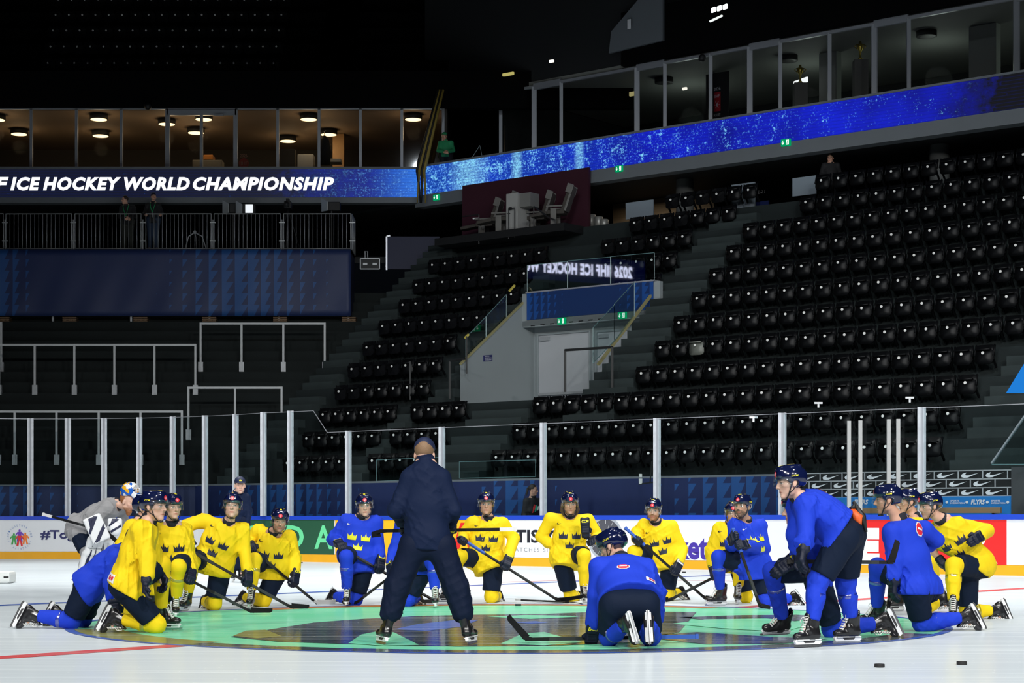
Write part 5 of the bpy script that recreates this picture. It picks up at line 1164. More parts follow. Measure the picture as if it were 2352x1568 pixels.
def skin_mat(skin, hair, beard=0., hairtop=True):
    key = (skin, hair, beard)
    if key in SKINS: return SKINS[key]
    m = bpy.data.materials.new('skin'); m.use_nodes = True; nt = m.node_tree; nn = nt.nodes; lk = nt.links; Pn = nn['Principled BSDF']
    Pn.inputs['Roughness'].default_value = .5; Pn.inputs['Subsurface Weight'].default_value = 0
    at_ = nn.new('ShaderNodeAttribute'); at_.attribute_name = 'hp'; sp = nn.new('ShaderNodeSeparateXYZ'); lk.new(at_.outputs['Vector'], sp.inputs[0])
    def mt(op, a, c=0.):
        q = nn.new('ShaderNodeMath'); q.operation = op
        for i, x in enumerate((a, c)):
            if isinstance(x, (int, float)): q.inputs[i].default_value = x
            else: lk.new(x, q.inputs[i])
        return q.outputs[0]
    ax = mt('ABSOLUTE', sp.outputs[0]); y = sp.outputs[1]; z = sp.outputs[2]
    front = mt('GREATER_THAN', y, .045)
    def blob(cx, cz, rx, rz, soft=.25, x=None):
        dx = mt('DIVIDE', mt('SUBTRACT', x or ax, cx), rx); dz = mt('DIVIDE', mt('SUBTRACT', z, cz), rz)
        d = mt('SQRT', mt('ADD', mt('MULTIPLY', dx, dx), mt('MULTIPLY', dz, dz)))
        r = nn.new('ShaderNodeMapRange'); r.inputs[1].default_value = 1 - soft; r.inputs[2].default_value = 1 + soft; r.inputs[3].default_value = 1; r.inputs[4].default_value = 0; lk.new(d, r.inputs[0])
        return mt('MULTIPLY', r.outputs[0], front)
    cur = [None]
    def over(f, col):
        x = nn.new('ShaderNodeMix'); x.data_type = 'RGBA'; lk.new(f, x.inputs[0])
        if cur[0] is None: x.inputs[6].default_value = tuple(skin) + (1,)
        else: lk.new(cur[0], x.inputs[6])
        x.inputs[7].default_value = tuple(col) + (1,); cur[0] = x.outputs[2]
    s = np.array(skin)
    over(mt('MULTIPLY', blob(.045, -.025, .024, .022, .8), .35), s * (1.05, .72, .65))       # cheeks
    if beard:
        bz = mt('MULTIPLY', mt('LESS_THAN', mt('ADD', z, mt('MULTIPLY', mt('SUBTRACT', .05, y), .35)), -.056), mt('GREATER_THAN', y, .0))
        n = nn.new('ShaderNodeTexNoise'); n.inputs['Scale'].default_value = 90; lk.new(at_.outputs['Vector'], n.inputs['Vector'])
        bz = mt('MULTIPLY', mt('MULTIPLY', bz, mt('ADD', .25, n.outputs[0])), mt('GREATER_THAN', z, -.135)); over(mt('MINIMUM', mt('MULTIPLY', bz, beard), 1), hair)
    over(blob(0, -.066, .023, .008, .3), s * (.72, .40, .38)); over(blob(0, -.066, .022, .0018, .5), s * .18)
    over(mt('MULTIPLY', blob(.011, -.036, .005, .003, .5), .7), s * .25)
    over(blob(.031, .024, .019, .0045, .5), np.array(hair) * .8 + s * .06)
    over(mt('MULTIPLY', blob(.031, .003, .019, .011, .5), .5), s * .45)
    over(blob(.031, .002, .0145, .0062, .2), (.55, .53, .50)); over(blob(.031, .002, .0062, .0062, .2), (.03, .035, .045))
    over(blob(.031, .0075, .0165, .0022, .5), s * .15)
    lk.new(cur[0], Pn.inputs['Base Color']); SKINS[key] = m; MATS['skin%d' % len(SKINS)] = m; return m
# ---- head
def head_prims(T, mask_hair=False, hs=1.1):
    """T: 4x4 head frame (x left-right, y forward, z up)"""
    R = np.array(T.to_3x3()); o = np.array(T.translation)
    g = lambda x, y, z: o + R @ (np.array((x, y, z)) * hs)
    E = lambda c, r: ell(g(*c), np.array(r) * hs, R); Cc = lambda a, b, ra, rb: cone(g(*a), g(*b), ra * hs, rb * hs)
    p = [('u', .01, E((0, -.012, .035), (.074, .094, .088))), ('u', .03, E((0, .028, -.03), (.060, .062, .088))), ('u', .02, E((0, .062, -.098), (.026, .026, .022)))]
    for s in (-1, 1):
        p += [('u', .025, E((s * .046, .012, -.066), (.020, .030, .026))), ('u', .02, E((s * .043, .058, -.020), (.022, .022, .018)))]
    p += [('u', .012, Cc((-.034, .076, .020), (.034, .076, .020), .013, .013))]
    for s in (-1, 1): p += [('s', .012, E((s * .031, .102, .001), (.017, .019, .011)))]
    for s in (-1, 1): p += [('u', .004, E((s * .031, .073, .001), (.0135, .0135, .0135)))]
    p += [('u', .008, Cc((0, .086, .014), (0, .108, -.028), .008, .0125)), ('u', .006, E((0, .096, -.034), (.018, .012, .009)))]
    p += [('u', .008, Cc((-.016, .083, -.060), (.016, .083, -.060), .0065, .0065)), ('u', .007, Cc((-.013, .082, -.072), (.013, .082, -.072), .0072, .0072))]
    for s in (-1, 1): p += [('u', .006, E((s * .076, -.008, -.008), (.010, .020, .032)))]
    return p
def finger_prims(Wp, d, s, n, curl, th, side, k=.006, spread=.021):
    """palm, four unequal fingers and a thumb; d wrist to knuckles, s across the knuckles (towards the thumb), n out of the palm"""
    d, s, n, Wp = nrm(d), nrm(s), nrm(n), np.array(Wp, float); out = []
    R = np.stack([d, s, n], 1)
    out.append(('u', k * 2, rbox(Wp + d * .055, (.055, spread * 2.0, th * 1.25), th, R)))
    for i, ln in enumerate((.82, .95, 1.0, .92)):
        K0 = Wp + d * (.095 + .006 * (1 - abs(i - 1.7))) + s * (i - 1.5) * spread; a = curl; p0 = K0; r = th
        for seg, (l, da) in enumerate(((.042, .75), (.028, 1.15), (.022, .9))):
            ang = a * (da + sum((.75, 1.15, .9)[:seg])); v = d * math.cos(ang) + n * math.sin(ang); p1 = p0 + v * l * ln * (1 + th * 6); out.append(('u', k if seg else k * 1.4, cone(p0, p1, r, r * .93))); p0 = p1; r *= .93
    t0 = Wp + d * .03 + s * spread * 1.5; t1 = t0 + s * .032 + d * .03 + n * .012; t2 = t1 + d * .03 + n * (.018 + .02 * curl) - s * .012 * curl
    out += [('u', k * 2, cone(t0, t1, th * 1.2, th * 1.1)), ('u', k, cone(t1, t2, th * 1.08, th * .95))]
    return out
# ---- shared small meshes, each in its own frame
def lm(name, prims, h, m): V, Fq = surf(prims, h, .02); me = np_mesh(name, V, Fq); me.materials.append(m); me.polygons.foreach_set('use_smooth', [True] * len(me.polygons)); return me
def helmet_mesh():
    p = [('u', .01, ell((0, -.010, .040), (.098, .122, .100))), ('u', .02, rbox((0, .02, .08), (.062, .085, .05), .04)), ('u', .02, rbox((0, -.085, .03), (.060, .04, .06), .035))]
    p += [('i', .008, lambda P: np.maximum(.030 - P[:, 2] - np.clip((.055 - P[:, 1]) * 1.35, 0, .075) * np.where(P[:, 1] < .06, 1, 0), -.055 - P[:, 2]))]
    for s in (-1, 1):
        p += [('s', .006, ell((s * .09, -.012, -.03), (.04, .036, .045))), ('u', .01, cone((s * .034, .06, .112), (s * .040, -.07, .116), .014, .017)), ('s', .004, ell((s * .072, .0, .118), (.010, .035, .010))), ('s', .004, ell((s * .018, .03, .142), (.006, .028, .010)))]
    p += [('s', .005, ell((0, -.13, .035), (.035, .012, .008))), ('s', .004, cone((-.10, .02, .055), (.10, .02, .055), .0, .0))]
    p[-1:] = []
    V, Fq = surf(p, .0065, .02); return V, Fq
HV, HF = helmet_mesh(); HELM_ME = np_mesh('helmet', HV, HF); HELM_ME.materials.append(M_HELM); HELM_ME.polygons.foreach_set('use_smooth', [True] * len(HELM_ME.polygons))
HB_ = BVHTree.FromPolygons([Vector(v) for v in HV], [tuple(int(i) for i in f) for f in HF])
def visor_mesh():
    b = MB(); n = 18; vs = []
    for th in (0, .003):
        for i in range(n + 1):
            a = math.radians(-82 + 164 * i / n)
            for z, k in ((.055, 1.0), (.01, 1.04), (-.018 - .016 * abs(math.sin(a)), 1.06)): vs.append(((.098 + th) * k * math.sin(a), -.0 + (.122 + th) * k * math.cos(a), z))
    q = 3 * (n + 1); fs = []
    for i in range(n):
        for j in (0, 1): a = i * 3 + j; fs.append((a, a + 3, a + 4, a + 1)); fs.append((q + a + 1, q + a + 4, q + a + 3, q + a))
        a = i * 3; fs.append((a, q + a, q + a + 3, a + 3)); a += 2; fs.append((a, a + 3, q + a + 3, q + a))
    for a in (0, n * 3): fs += [(a, a + 1, q + a + 1, q + a), (a + 1, a + 2, q + a + 2, q + a + 1)]
    b.add(vs, fs); me = b.mesh('visor'); me.materials.append(M_VIS); me.polygons.foreach_set('use_smooth', [True] * len(me.polygons)); return me
VISOR_ME = visor_mesh()
def strap_mesh():
    b = MB()
    for s in (-1, 1):
        b.tube([(s * .080, .012, .02), (s * .079, .028, -.035), (s * .064, .045, -.088), (s * .034, .058, -.124), (0, .062, -.131)], .005, 6)
        b.tube([(s * .084, -.035, .0), (s * .080, .0, -.045), (s * .070, .038, -.075)], .004, 5)
    b.lathe((0, .062, -.126), [(.022, -.006), (.024, 0), (.02, .006)], 12); me = b.mesh('chin_strap'); me.materials.append(M_STRAP); me.polygons.foreach_set('use_smooth', [True] * len(me.polygons)); return me
STRAP_ME = strap_mesh()
def boot_mesh():
    p = [('u', .02, cone((-.045, 0, -.050), (.11, 0, -.062), .044, .036)), ('u', .02, ell((.135, 0, -.060), (.055, .044, .034))), ('u', .03, cone((-.012, 0, -.03), (-.018, 0, .085), .046, .056, ((0, 1, 0), .85))), ('u', .015, rbox((-.055, 0, .06), (.014, .034, .085), .013)),
         ('u', .012, cone((.05, 0, -.02), (.035, 0, .11), .030, .034, ((1, 0, 0), .5))), ('u', .02, ell((.03, 0, -.015), (.05, .042, .035)))]
    p += [('i', .004, lambda P: -.088 - P[:, 2]), ('s', .006, cone((-.01, 0, .10), (-.01, 0, .2), .042, .05))]
    return lm('skate', p, .007, M_BOOT)
BOOT_ME = boot_mesh()
def blade_mesh():
    b = MB(); M = Matrix.Translation((0, -.014, 0))
    b.box(-.085, -.02, -.026, .026, -.094, -.087); b.box(.045, .165, -.032, .032, -.094, -.087)
    b.prism([(-.085, -.086), (.17, -.086), (.185, -.10), (.17, -.128), (-.075, -.128), (-.098, -.115)], .028, M)
    hole = MB()
    b.prism([(-.03, -.097), (.10, -.097), (.085, -.118), (-.015, -.118)], .0285, Matrix.Translation((0, -.01425, 0)), 1)
    b.prism([(-.09, -.127), (.185, -.127), (.20, -.137), (.185, -.150), (-.07, -.152), (-.10, -.142)], .005, Matrix.Translation((0, -.0025, 0)), 2)
    me = b.mesh('blade_holder'); bm = bmesh.new(); bm.from_mesh(me); bmesh.ops.recalc_face_normals(bm, faces=bm.faces); bm.to_mesh(me); bm.free()
    for m_ in (M_HOLD, mat('holder_slot', (.03, .03, .035), .5), M_STEELB): me.materials.append(m_)
    return me
BLADE_ME = blade_mesh()
def laces_mesh():
    b = MB()
    for i in range(7):
        t = i / 6; c0 = np.array((.118 - .068 * t, 0, -.022 + .125 * t)) ; w = .024
        b.tube([(c0[0] - .012, -w - .008, c0[2] - .006), (c0[0] + .004, 0, c0[2] + .004), (c0[0] - .016 * (1 if t < 1 else .5), w + .008, c0[2] + .006)], .0042, 5)
        b.tube([(c0[0] - .012, w + .008, c0[2] - .006), (c0[0] + .004, 0, c0[2] + .006), (c0[0] - .016, -w - .008, c0[2] + .008)], .0042, 5)
    for s in (-1, 1): b.tube([(.058, 0, .105), (.075, s * .02, .10), (.085, s * .035, .075), (.080, s * .03, .05)], .0035, 5)
    me = b.mesh('laces'); me.materials.append(M_LACE); me.polygons.foreach_set('use_smooth', [True] * len(me.polygons)); return me
LACES_ME = laces_mesh()
def glove_mesh(side, curl):
    # frame: x wrist to knuckles, y towards the thumb (mirrored by side), z back of the hand
    d, s, n = np.array((1., 0, 0)), np.array((0, 1., 0)) * side, np.array((0, 0, -1.))
    p = finger_prims((0, 0, 0), d, s, n, curl, .0165, side, .007, .026)
    p += [('u', .015, rbox((.055, 0, .014), (.052, .055, .022), .018)), ('u', .02, rbox((-.045, 0, .0), (.062, .062, .050), .03))]
    for i in range(3): p += [('s', .004, rbox((.012 + .032 * i, 0, .045), (.0035, .08, .012), .003))]
    p += [('s', .01, cone((-.14, 0, 0), (-.07, 0, 0), .043, .036))]
    return lm('glove', p, .0065, M_NAVYG)
GL_ME = {(s, c): glove_mesh(s, c) for s in (-1, 1) for c in (1.0, .45)}
GL_B = {k: BVHTree.FromPolygons([v.co.copy() for v in me.vertices], [tuple(q.vertices) for q in me.polygons]) for k, me in GL_ME.items()}
# ---- shared prints of helmets and gloves
def shared(ob):
    me = ob.data; bpy.data.objects.remove(ob); return me
HEL_P = []
for nm, sh, o, ax, ay, di, m_ in (
        ('front_logo', [OCT], (-.021, 0, .052), (.042, 0, 0), (0, 0, .04), (0, -1, 0), M_PRED), ('logo_mark', [([(.2, .9), (.35, .9), (.4, .35), (.6, .35), (.65, .9), (.8, .9), (.75, .15), (.25, .15)], [(0, 1, 2, 7), (7, 2, 3, 6), (3, 4, 5, 6)])], (-.013, 0, .058), (.026, 0, 0), (0, 0, .027), (0, -1, 0), M_PRW),
        ('side_lettering', txt_shape('CCM', bold=.03, shear=.2), (0, .02, .045), (0, -.055, 0), (0, 0, .014), (1, 0, 0), M_PY),
        ('side_lettering', txt_shape('CCM', bold=.03, shear=.2), (0, -.035, .045), (0, .055, 0), (0, 0, .014), (-1, 0, 0), M_PY)):
    ob = decal(nm, sh, HB_, o, ax, ay, di, m_, None, .002, .015)
    if ob: HEL_P.append((nm, shared(ob)))
def crowns3(w, d):
    return [([((x + cx) * 1., (y + cy) * 1.) for x, y in CROWN[0]], CROWN[1]) for cx, cy in ((-1.12, .0), (.12, .0), (-.5, -1.05))]
for sx in (-1, 1):
    ob = decal('crown_stickers', crowns3(1, 1), HB_, (sx * .03, -.02 * 0 + .0, .13), (0, -sx * .034, 0), (sx * .5 * .03, 0, .026), (-sx * .55, 0, -.8), M_PY, None, .002, .015)
    if ob: HEL_P.append(('crown_stickers', shared(ob)))
NUMS = {}
def number_print(n):
    if n not in NUMS: NUMS[n] = shared(decal('number_sticker', txt_shape(n, bold=.04) if n else [QUAD], HB_, ((.017 if n else .011), 0, .098), ((-.034 if n else -.022), 0, 0), (0, 0, .022), (0, -1, -.35), M_PY, None, .002, .015))
    return NUMS[n]
GL_P = {}
for k_, bv in GL_B.items():
    GL_P[k_, 'patch'] = shared(decal('cuff_patch', [QUAD], bv, (-.015, -.052, .04), (0, .104, 0), (-.062, 0, 0), (0, 0, -1), M_PRW, None, .0015, .02))
    for txt in ('CCM', 'BAUER', 'JOFA'):
        ob = decal('cuff_lettering', txt_shape(txt, bold=.04, shear=.15), bv, (-.03, -.046, .04), (0, .092, 0), (-.036, 0, 0), (0, 0, -1), M_INK if txt == 'JOFA' else M_PY, None, .003, .02); GL_P[k_, txt] = shared(ob)
def child(name, me, parent, M=None):
    o = bpy.data.objects.new(name, me); COL.objects.link(o); o.parent = parent
    if M is not None: o.matrix_local = M
    return o
def frame(o, x=None, y=None, z=None):
    """4x4 from an origin and two axes: the first given is kept, the second made square to it"""
    if x is not None and y is not None: x = Vector(x).normalized(); y = Vector(y); y = (y - x * y.dot(x)).normalized(); z = x.cross(y)
    elif y is not None and z is not None: y = Vector(y).normalized(); z = Vector(z); z = (z - y * z.dot(y)).normalized(); x = y.cross(z)
    elif x is not None and z is not None: x = Vector(x).normalized(); z = Vector(z); z = (z - x * z.dot(x)).normalized(); y = z.cross(x)
    M = Matrix((x, y, z)).transposed().to_4x4(); M.translation = Vector(o); return M
def dirv(yaw, pitch=0.):
    y, p = math.radians(yaw), math.radians(pitch); return Vector((math.sin(y) * math.cos(p), -math.cos(y) * math.cos(p), math.sin(p)))
BL = dict(thigh=.46, shin=.45, uarm=.32, farm=.28)
def build_mesh(name, prims, h, m, root, smooth=True):
    V, Fq = surf(prims, h); V = V - np.array(root.location); me = np_mesh(name, V, Fq)
    return link(name, me, m, root, smooth), V, Fq
def bvh_of(V, Fq, root):
    o = Vector(root.location); return BVHTree.FromPolygons([Vector(v) + o for v in V], [tuple(int(i) for i in f) for f in Fq])
def local_print(ob, root):
    if ob is None: return None
    o = Vector(root.location)
    for v in ob.data.vertices: v.co = v.co - o
    return ob
NP = [0]
def person(label, Z, pel, neck, sa, sb, head, ka, kb, aa, ab, ta, tb, ea, eb, wa, wb, top='yellow', outfit='player', hem=None, ha=None, hb=None,
           grip='', stick=None, crest=True, fine=.0085, jh=.0115, skin=(.62, .36, .26), hair=(.10, .06, .035), beard=0., brand='CCM', curl=(.45, .45), hands=('glove', 'glove'),
           palm=(None, None), legs='player', bulk=1., helmet=True, hairstyle=None, tape=True, extra=None, waist=1.0, ls='black stick', jm=None, pm=None, patch=None, back_sign=None, vis=True, lace=True, hs=1.14, trap=.076, collar=.036, num='', thumb=-1):
    NP[0] += 1; seed = NP[0]
    def pt(q, par=None, L=None, ice=.155):
        if q[1] == 'i':
            d = Z + q[2]; return Vector(((q[0] - CX) * d / F, d, ice if len(q) < 4 else q[3]))
        if len(q) == 4: return at(q[0], q[1], Z + q[2])
        if par is None: return at(q[0], q[1], Z + q[2])
        a = at(q[0], q[1], par.y); d2 = (a - par).length; dz = q[2] * math.sqrt(max(L * L - d2 * d2, 0))
        return at(q[0], q[1], par.y + dz)
    P_ = at(pel[0], pel[1], Z); N_ = at(neck[0], neck[1], Z + neck[2]); SA_ = pt(sa); SB_ = pt(sb)
    up = (N_ - P_).normalized(); axr = (SB_ - SA_); ax = (axr - up * axr.dot(up)).normalized(); fw = ax.cross(up).normalized()
    HAx = pt(ha) if ha else P_ - Vector((ax.x, ax.y, ax.z * .3)).normalized() * .115; HBx = pt(hb) if hb else P_ + Vector((ax.x, ax.y, ax.z * .3)).normalized() * .115
    KA = pt(ka, HAx, BL['thigh'], .085); KB = pt(kb, HBx, BL['thigh'], .085)
    AA = pt(aa, KA, BL['shin']); AB = pt(ab, KB, BL['shin'])
    EA = pt(ea, SA_, BL['uarm']); EB = pt(eb, SB_, BL['uarm']); WA = pt(wa, EA, BL['farm']); WB = pt(wb, EB, BL['farm'])
    Hc = at(head[0], head[1], Z + head[2]); hf = dirv(head[3], head[4]); hup = Vector((0, 0, 1)) - hf * hf.z; hup.normalize()
    hup = Matrix.Rotation(math.radians(head[5]), 3, hf) @ hup; HT_ = frame(Hc, y=hf, z=hup)
    root = empty('person', (P_.x, P_.y, 0)); tag(root, label, 'person')
    def toe_fix(t_, K_, A_):
        t = dirv(*t_); s_ = (A_ - K_).normalized(); c = t.dot(s_)
        if abs(c) > .34: t = (t - s_ * c).normalized() * .94 + s_ * .34 * (1 if c > 0 else -1)
        return t.normalized()
    TA, TB = toe_fix(ta, KA, AA), toe_fix(tb, KB, AB)
    # ---- stick first, the hands close on it
    gp_ = {}
    if stick:
        sb0 = pt(stick[0], None); he = pt(stick[1], None, ice=.035) if stick[1][1] == 'i' else pt(stick[1]); sd = (he - sb0).normalized()
        for hnd, Wq, Eq in (('a', WA, EA), ('b', WB, EB)):
            if hnd in grip:
                t = max(.02, min((Wq - sb0).dot(sd), (he - sb0).length - .1)); gp_[hnd] = sb0 + sd * t
                d0 = (gp_[hnd] - Eq).normalized(); newW = gp_[hnd] - d0 * .085
                if hnd == 'a': WA = newW
                else: WB = newW
        make_stick(sb0, he, pt(stick[2], None, ice=.03) if stick[2][1] == 'i' else pt(stick[2]), ls, stick[3] if len(stick) > 3 else None)
    n3 = lambda v: np.array(v)
    # ---- body: one continuous skin surface from head to feet
    nb = HT_ @ Vector((0, -.022, -.075)) ; bp = head_prims(HT_, hs=hs)
    bp += [('u', .02, cone(nb, n3(N_) , .056, .062)), ('u', .03, cone(N_, N_ - up * .12, .07, .10, (ax, 1.5)))]
    ch = N_ - up * .22; bp += [('u', .04, cone(ch, P_, .115, .105, (ax, 1.25))), ('u', .03, cone(SA_, SB_, .045, .045))]
    for H_, K_, A_ in ((HAx, KA, AA), (HBx, KB, AB)): bp += [('u', .03, cone(H_, K_, .08, .052)), ('u', .015, cone(K_, A_, .05, .026))]
    for A_, t_ in ((AA, TA), (AB, TB)): bp.append(('u', .015, cone(A_, A_ + t_ * .07, .022, .018)))
    hfr = {}
    for i, (hnd, S_, E_, W_) in enumerate((('a', SA_, EA, WA), ('b', SB_, EB, WB))):
        side = 1 if hnd == 'a' else -1; d = (W_ - E_).normalized()
        if hnd in gp_:
            th = sd * thumb                       # thumb towards the butt end, or the blade
            M = frame(W_, x=d, y=th * side)
            g = M @ Vector((.088, 0, -.034)); M.translation += gp_[hnd] - g
        else:
            pn = Vector(palm[i]) if palm[i] is not None else -fw * .3 + Vector((0, 0, -1)) * .2 + (ax if hnd == 'a' else -ax) * .8
            M = frame(W_, x=d, z=-pn)
        hfr[hnd] = (M, side)
        if hnd == 'a': WA = M.translation.copy()
        else: WB = M.translation.copy()
        W_ = M.translation.copy()
        if hands[i] == 'bare':
            R = np.array(M.to_3x3()); bp += finger_prims(M.translation, R[:, 0], R[:, 1] * side, -R[:, 2], curl[i], .0088, side, .004, .019)
        else: bp.append(('u', .01, cone(W_, W_ + d * .09, .026, .024)))
    for S_, E_, W_ in ((SA_, EA, WA), (SB_, EB, WB)): bp += [('u', .02, cone(S_, E_, .046, .038)), ('u', .01, cone(E_, W_, .037, .027))]
    body, V, Fq = build_mesh('body', bp, fine, skin_mat(skin, hair, beard), root)
    hp = (V + np.array(root.location) - np.array(Hc)) @ np.array(HT_.to_3x3()) / hs; hp[np.linalg.norm(hp, axis=1) > .24] = (0, -1, 0)
    at_ = body.data.attributes.new('hp', 'FLOAT_VECTOR', 'POINT'); at_.data.foreach_set('vector', hp.astype(np.float32).ravel())
    # ---- upper garment
    b_ = bulk; tm = jm or {'yellow': M_YEL, 'blue': M_BLU, 'grey': M_GRYJ, 'navy': M_NAVY}[top]
    if hem is None: hv = (-up * .6 + Vector((0, 0, -.55))).normalized() * .17; hemp = P_ + hv
    else: hemp = pt(hem); hv = hemp - P_
    hvn = hv.normalized() if hv.length > .02 and hv.dot(up) < 0 else -up
    gear = 1. if outfit == 'player' else .88
    cA = N_ - up * .13; cM = N_.lerp(P_, .55); wd_ = 1.42
    jp = [('u', .03, cone(cA, cM, .142 * b_ * gear, .150 * b_ * gear * waist, (ax, wd_))), ('u', .06, cone(cM, P_, .152 * b_ * gear * waist, .160 * b_ * gear * waist, (ax, 1.32))), ('u', .06, cone(P_, hemp + hvn * (.06 if hv.dot(up) < 0 else 0), .160 * b_ * gear * waist, .165 * b_ * gear * waist, (ax, 1.3))),
          ('u', .05, cone(N_ - up * .045, SA_, trap, .080 * gear)), ('u', .05, cone(N_ - up * .045, SB_, trap, .080 * gear))]
    for S_, E_, W_ in ((SA_, EA, WA), (SB_, EB, WB)):
        cuff = W_ - (W_ - E_).normalized() * (.085 if outfit == 'player' else .045)
        jp += [('u', .045, cone(S_, E_, .086 * gear, .076 * gear)), ('u', .02, cone(E_, cuff, .077 * gear, (.076 if outfit == 'player' else .058) * gear))]
    if outfit == 'player':
        for H_, K_ in ((HAx, KA), (HBx, KB)): jp.append(('u', .04, cone(H_, H_.lerp(K_, .20), .156, .150)))
    if 'jprims' in (extra or {}): jp += extra['jprims'](locals())
    jp += [('d', 0, wrinkle(seed, .018 if outfit == 'player' else .011, up)), ('i', .008, plane(hemp, hvn)), ('s', .008, cone(N_ - up * .03 + fw * .012, nb + (nb - N_) * .6, .070 if outfit == 'player' else .052, .110 if outfit == 'player' else .056))]
    jname = {'player': 'jersey', 'coach': 'jacket'}.get(outfit, 'jacket')
    jers, JV, JF = build_mesh(jname, jp, jh, tm, root); JB = None
    # undershirt collar
    cl = MB(); Rn = frame(N_, z=(nb - N_), x=ax); o_ = Vector(root.location)
    cl.lathe((0, 0, 0), [(.060, -.06), (.082, -.04), (.078 + collar * .05, .015 + collar), (.068 + collar * .05, .028 + collar), (.060, .02 + collar)], 20); cl.v = [tuple((Rn @ Vector(v)) - o_) for v in cl.v]; cl.build('collar', M_SHIRT if outfit == 'player' else tm, root, True)
    # ---- lower garment
    lm_ = pm or M_NAVY
    if legs == 'player':
        pp = [('u', .05, cone(HAx, HBx, .138, .138)), ('u', .05, cone(P_, P_ + up * .08, .135, .125, (ax, 1.15)))]
        for H_, K_ in ((HAx, KA), (HBx, KB)):
            e = H_.lerp(K_, .86); pp.append(('u', .04, cone(H_, e, .136, .114)))
        pp.append(('d', 0, wrinkle(seed + 50, .010)))
        for H_, K_ in ((HAx, KA), (HBx, KB)):
            t = (K_ - H_).normalized(); q = H_.lerp(K_, .86); tt, qq = n3(t), n3(q)
            pp.append(('s', .01, (lambda q_, t_, k_: (lambda P: np.maximum(-( (P - q_) @ t_), np.sqrt((((P - q_) - ((P - q_) @ t_)[:, None] * t_) ** 2).sum(1)) - .2)))(qq.astype(np.float32), tt.astype(np.float32), 0)))
        for op in pp: pass
        build_mesh('hockey_pants', pp, .014, lm_, root)
        sm = tm if top != 'navy' else M_NAVY
        for H_, K_, A_, tdir in ((HAx, KA, AA, ta), (HBx, KB, AB, tb)):
            sh_ = (A_ - K_).normalized(); th = (K_ - H_).normalized(); kf = (th - sh_).normalized()
            sp_2 = [('u', .03, cone(H_.lerp(K_, .74), K_, .090, .086)), ('u', .03, cone(K_ + kf * .012, K_.lerp(A_, .35) + kf * .012, .086, .078)), ('u', .03, cone(K_.lerp(A_, .35), A_ - sh_ * .07, .080, .060)), ('d', 0, wrinkle(seed + 80, .010, sh_)), ('i', .006, plane(A_ - sh_ * .075, sh_))]
            so, _, _ = build_mesh('sock', sp_2, .012, sm, root)
            if tape:
                tb_ = MB(); M = frame(K_.lerp(A_, .30) + kf * .006, z=sh_, x=kf.cross(sh_) if kf.cross(sh_).length > .1 else ax); tb_.lathe((0, 0, 0), [(.083, -.02), (.0865, -.018), (.0865, .018), (.083, .02)], 24); tb_.v = [tuple((M @ Vector(v)) - o_) for v in tb_.v]; tb_.build('tape', M_TAPE, so, True)
    else:
        pp = [('u', .05, cone(HAx, HBx, .125, .125)), ('u', .04, cone(P_, P_ + up * .1, .13, .125, (ax, 1.15)))]
        for H_, K_, A_ in ((HAx, KA, AA), (HBx, KB, AB)):
            s2 = (A_ - K_).normalized(); pp += [('u', .05, cone(H_, K_, .130 if legs == 'coach' else .112, .112 if legs == 'coach' else .092)), ('u', .03, cone(K_, A_ - s2 * (.13 if legs == 'coach' else .0), .112 if legs == 'coach' else .09, .092 if legs == 'coach' else .075))]
        pp.append(('d', 0, wrinkle(seed + 50, .012))); build_mesh('trousers', pp, .013, lm_, root)
    # ---- skates or shoes
    for K_, A_, tdir in ((KA, AA, TA), (KB, AB, TB)):
        sh_ = (A_ - K_).normalized(); M = frame(A_, x=tdir, z=-sh_); M.translation = M.translation - o_
        if legs in ('player', 'coach'):
            sk = child('skate', BOOT_ME, root, M); child('blade_holder', BLADE_ME, sk)
            if lace: child('laces', LACES_ME, sk)
        else:
            s3 = MB(); s3.prism([(-.07, -.08), (.19, -.08), (.19, -.045), (.08, .0), (.04, .05), (-.06, .05)], .085, Matrix.Translation((0, -.0425, 0))); s3.v = [tuple(M @ Vector(v)) for v in s3.v]; s3.build('shoe', mat('shoe_dark', (.015, .015, .016), .6), root, bevel=.012)
    # ---- gloves
    for i, hnd in enumerate('ab'):
        if hands[i] == 'glove':
            M, side = hfr[hnd]; M = M.copy(); M.translation = M.translation - o_; c = 1.0 if hnd in gp_ or curl[i] > .7 else .45
            gl = child('glove', GL_ME[side, c], root, M); child('cuff_lettering', GL_P[(side, c), brand], gl)
            if brand == 'JOFA': child('cuff_patch', GL_P[(side, c), 'patch'], gl)
    # ---- helmet
    HL = HT_.copy(); HL.translation = HL.translation - o_; HL = HL @ Matrix.Scale(hs, 4)
    if helmet:
        he_ = child('helmet', HELM_ME, root, HL)
        if vis: child('visor', VISOR_ME, he_)['label'] = 'clear visor'
        child('chin_strap', STRAP_ME, he_)
        for nm, me in HEL_P: child(nm, me, he_)
        child('number_sticker', number_print(num), he_)
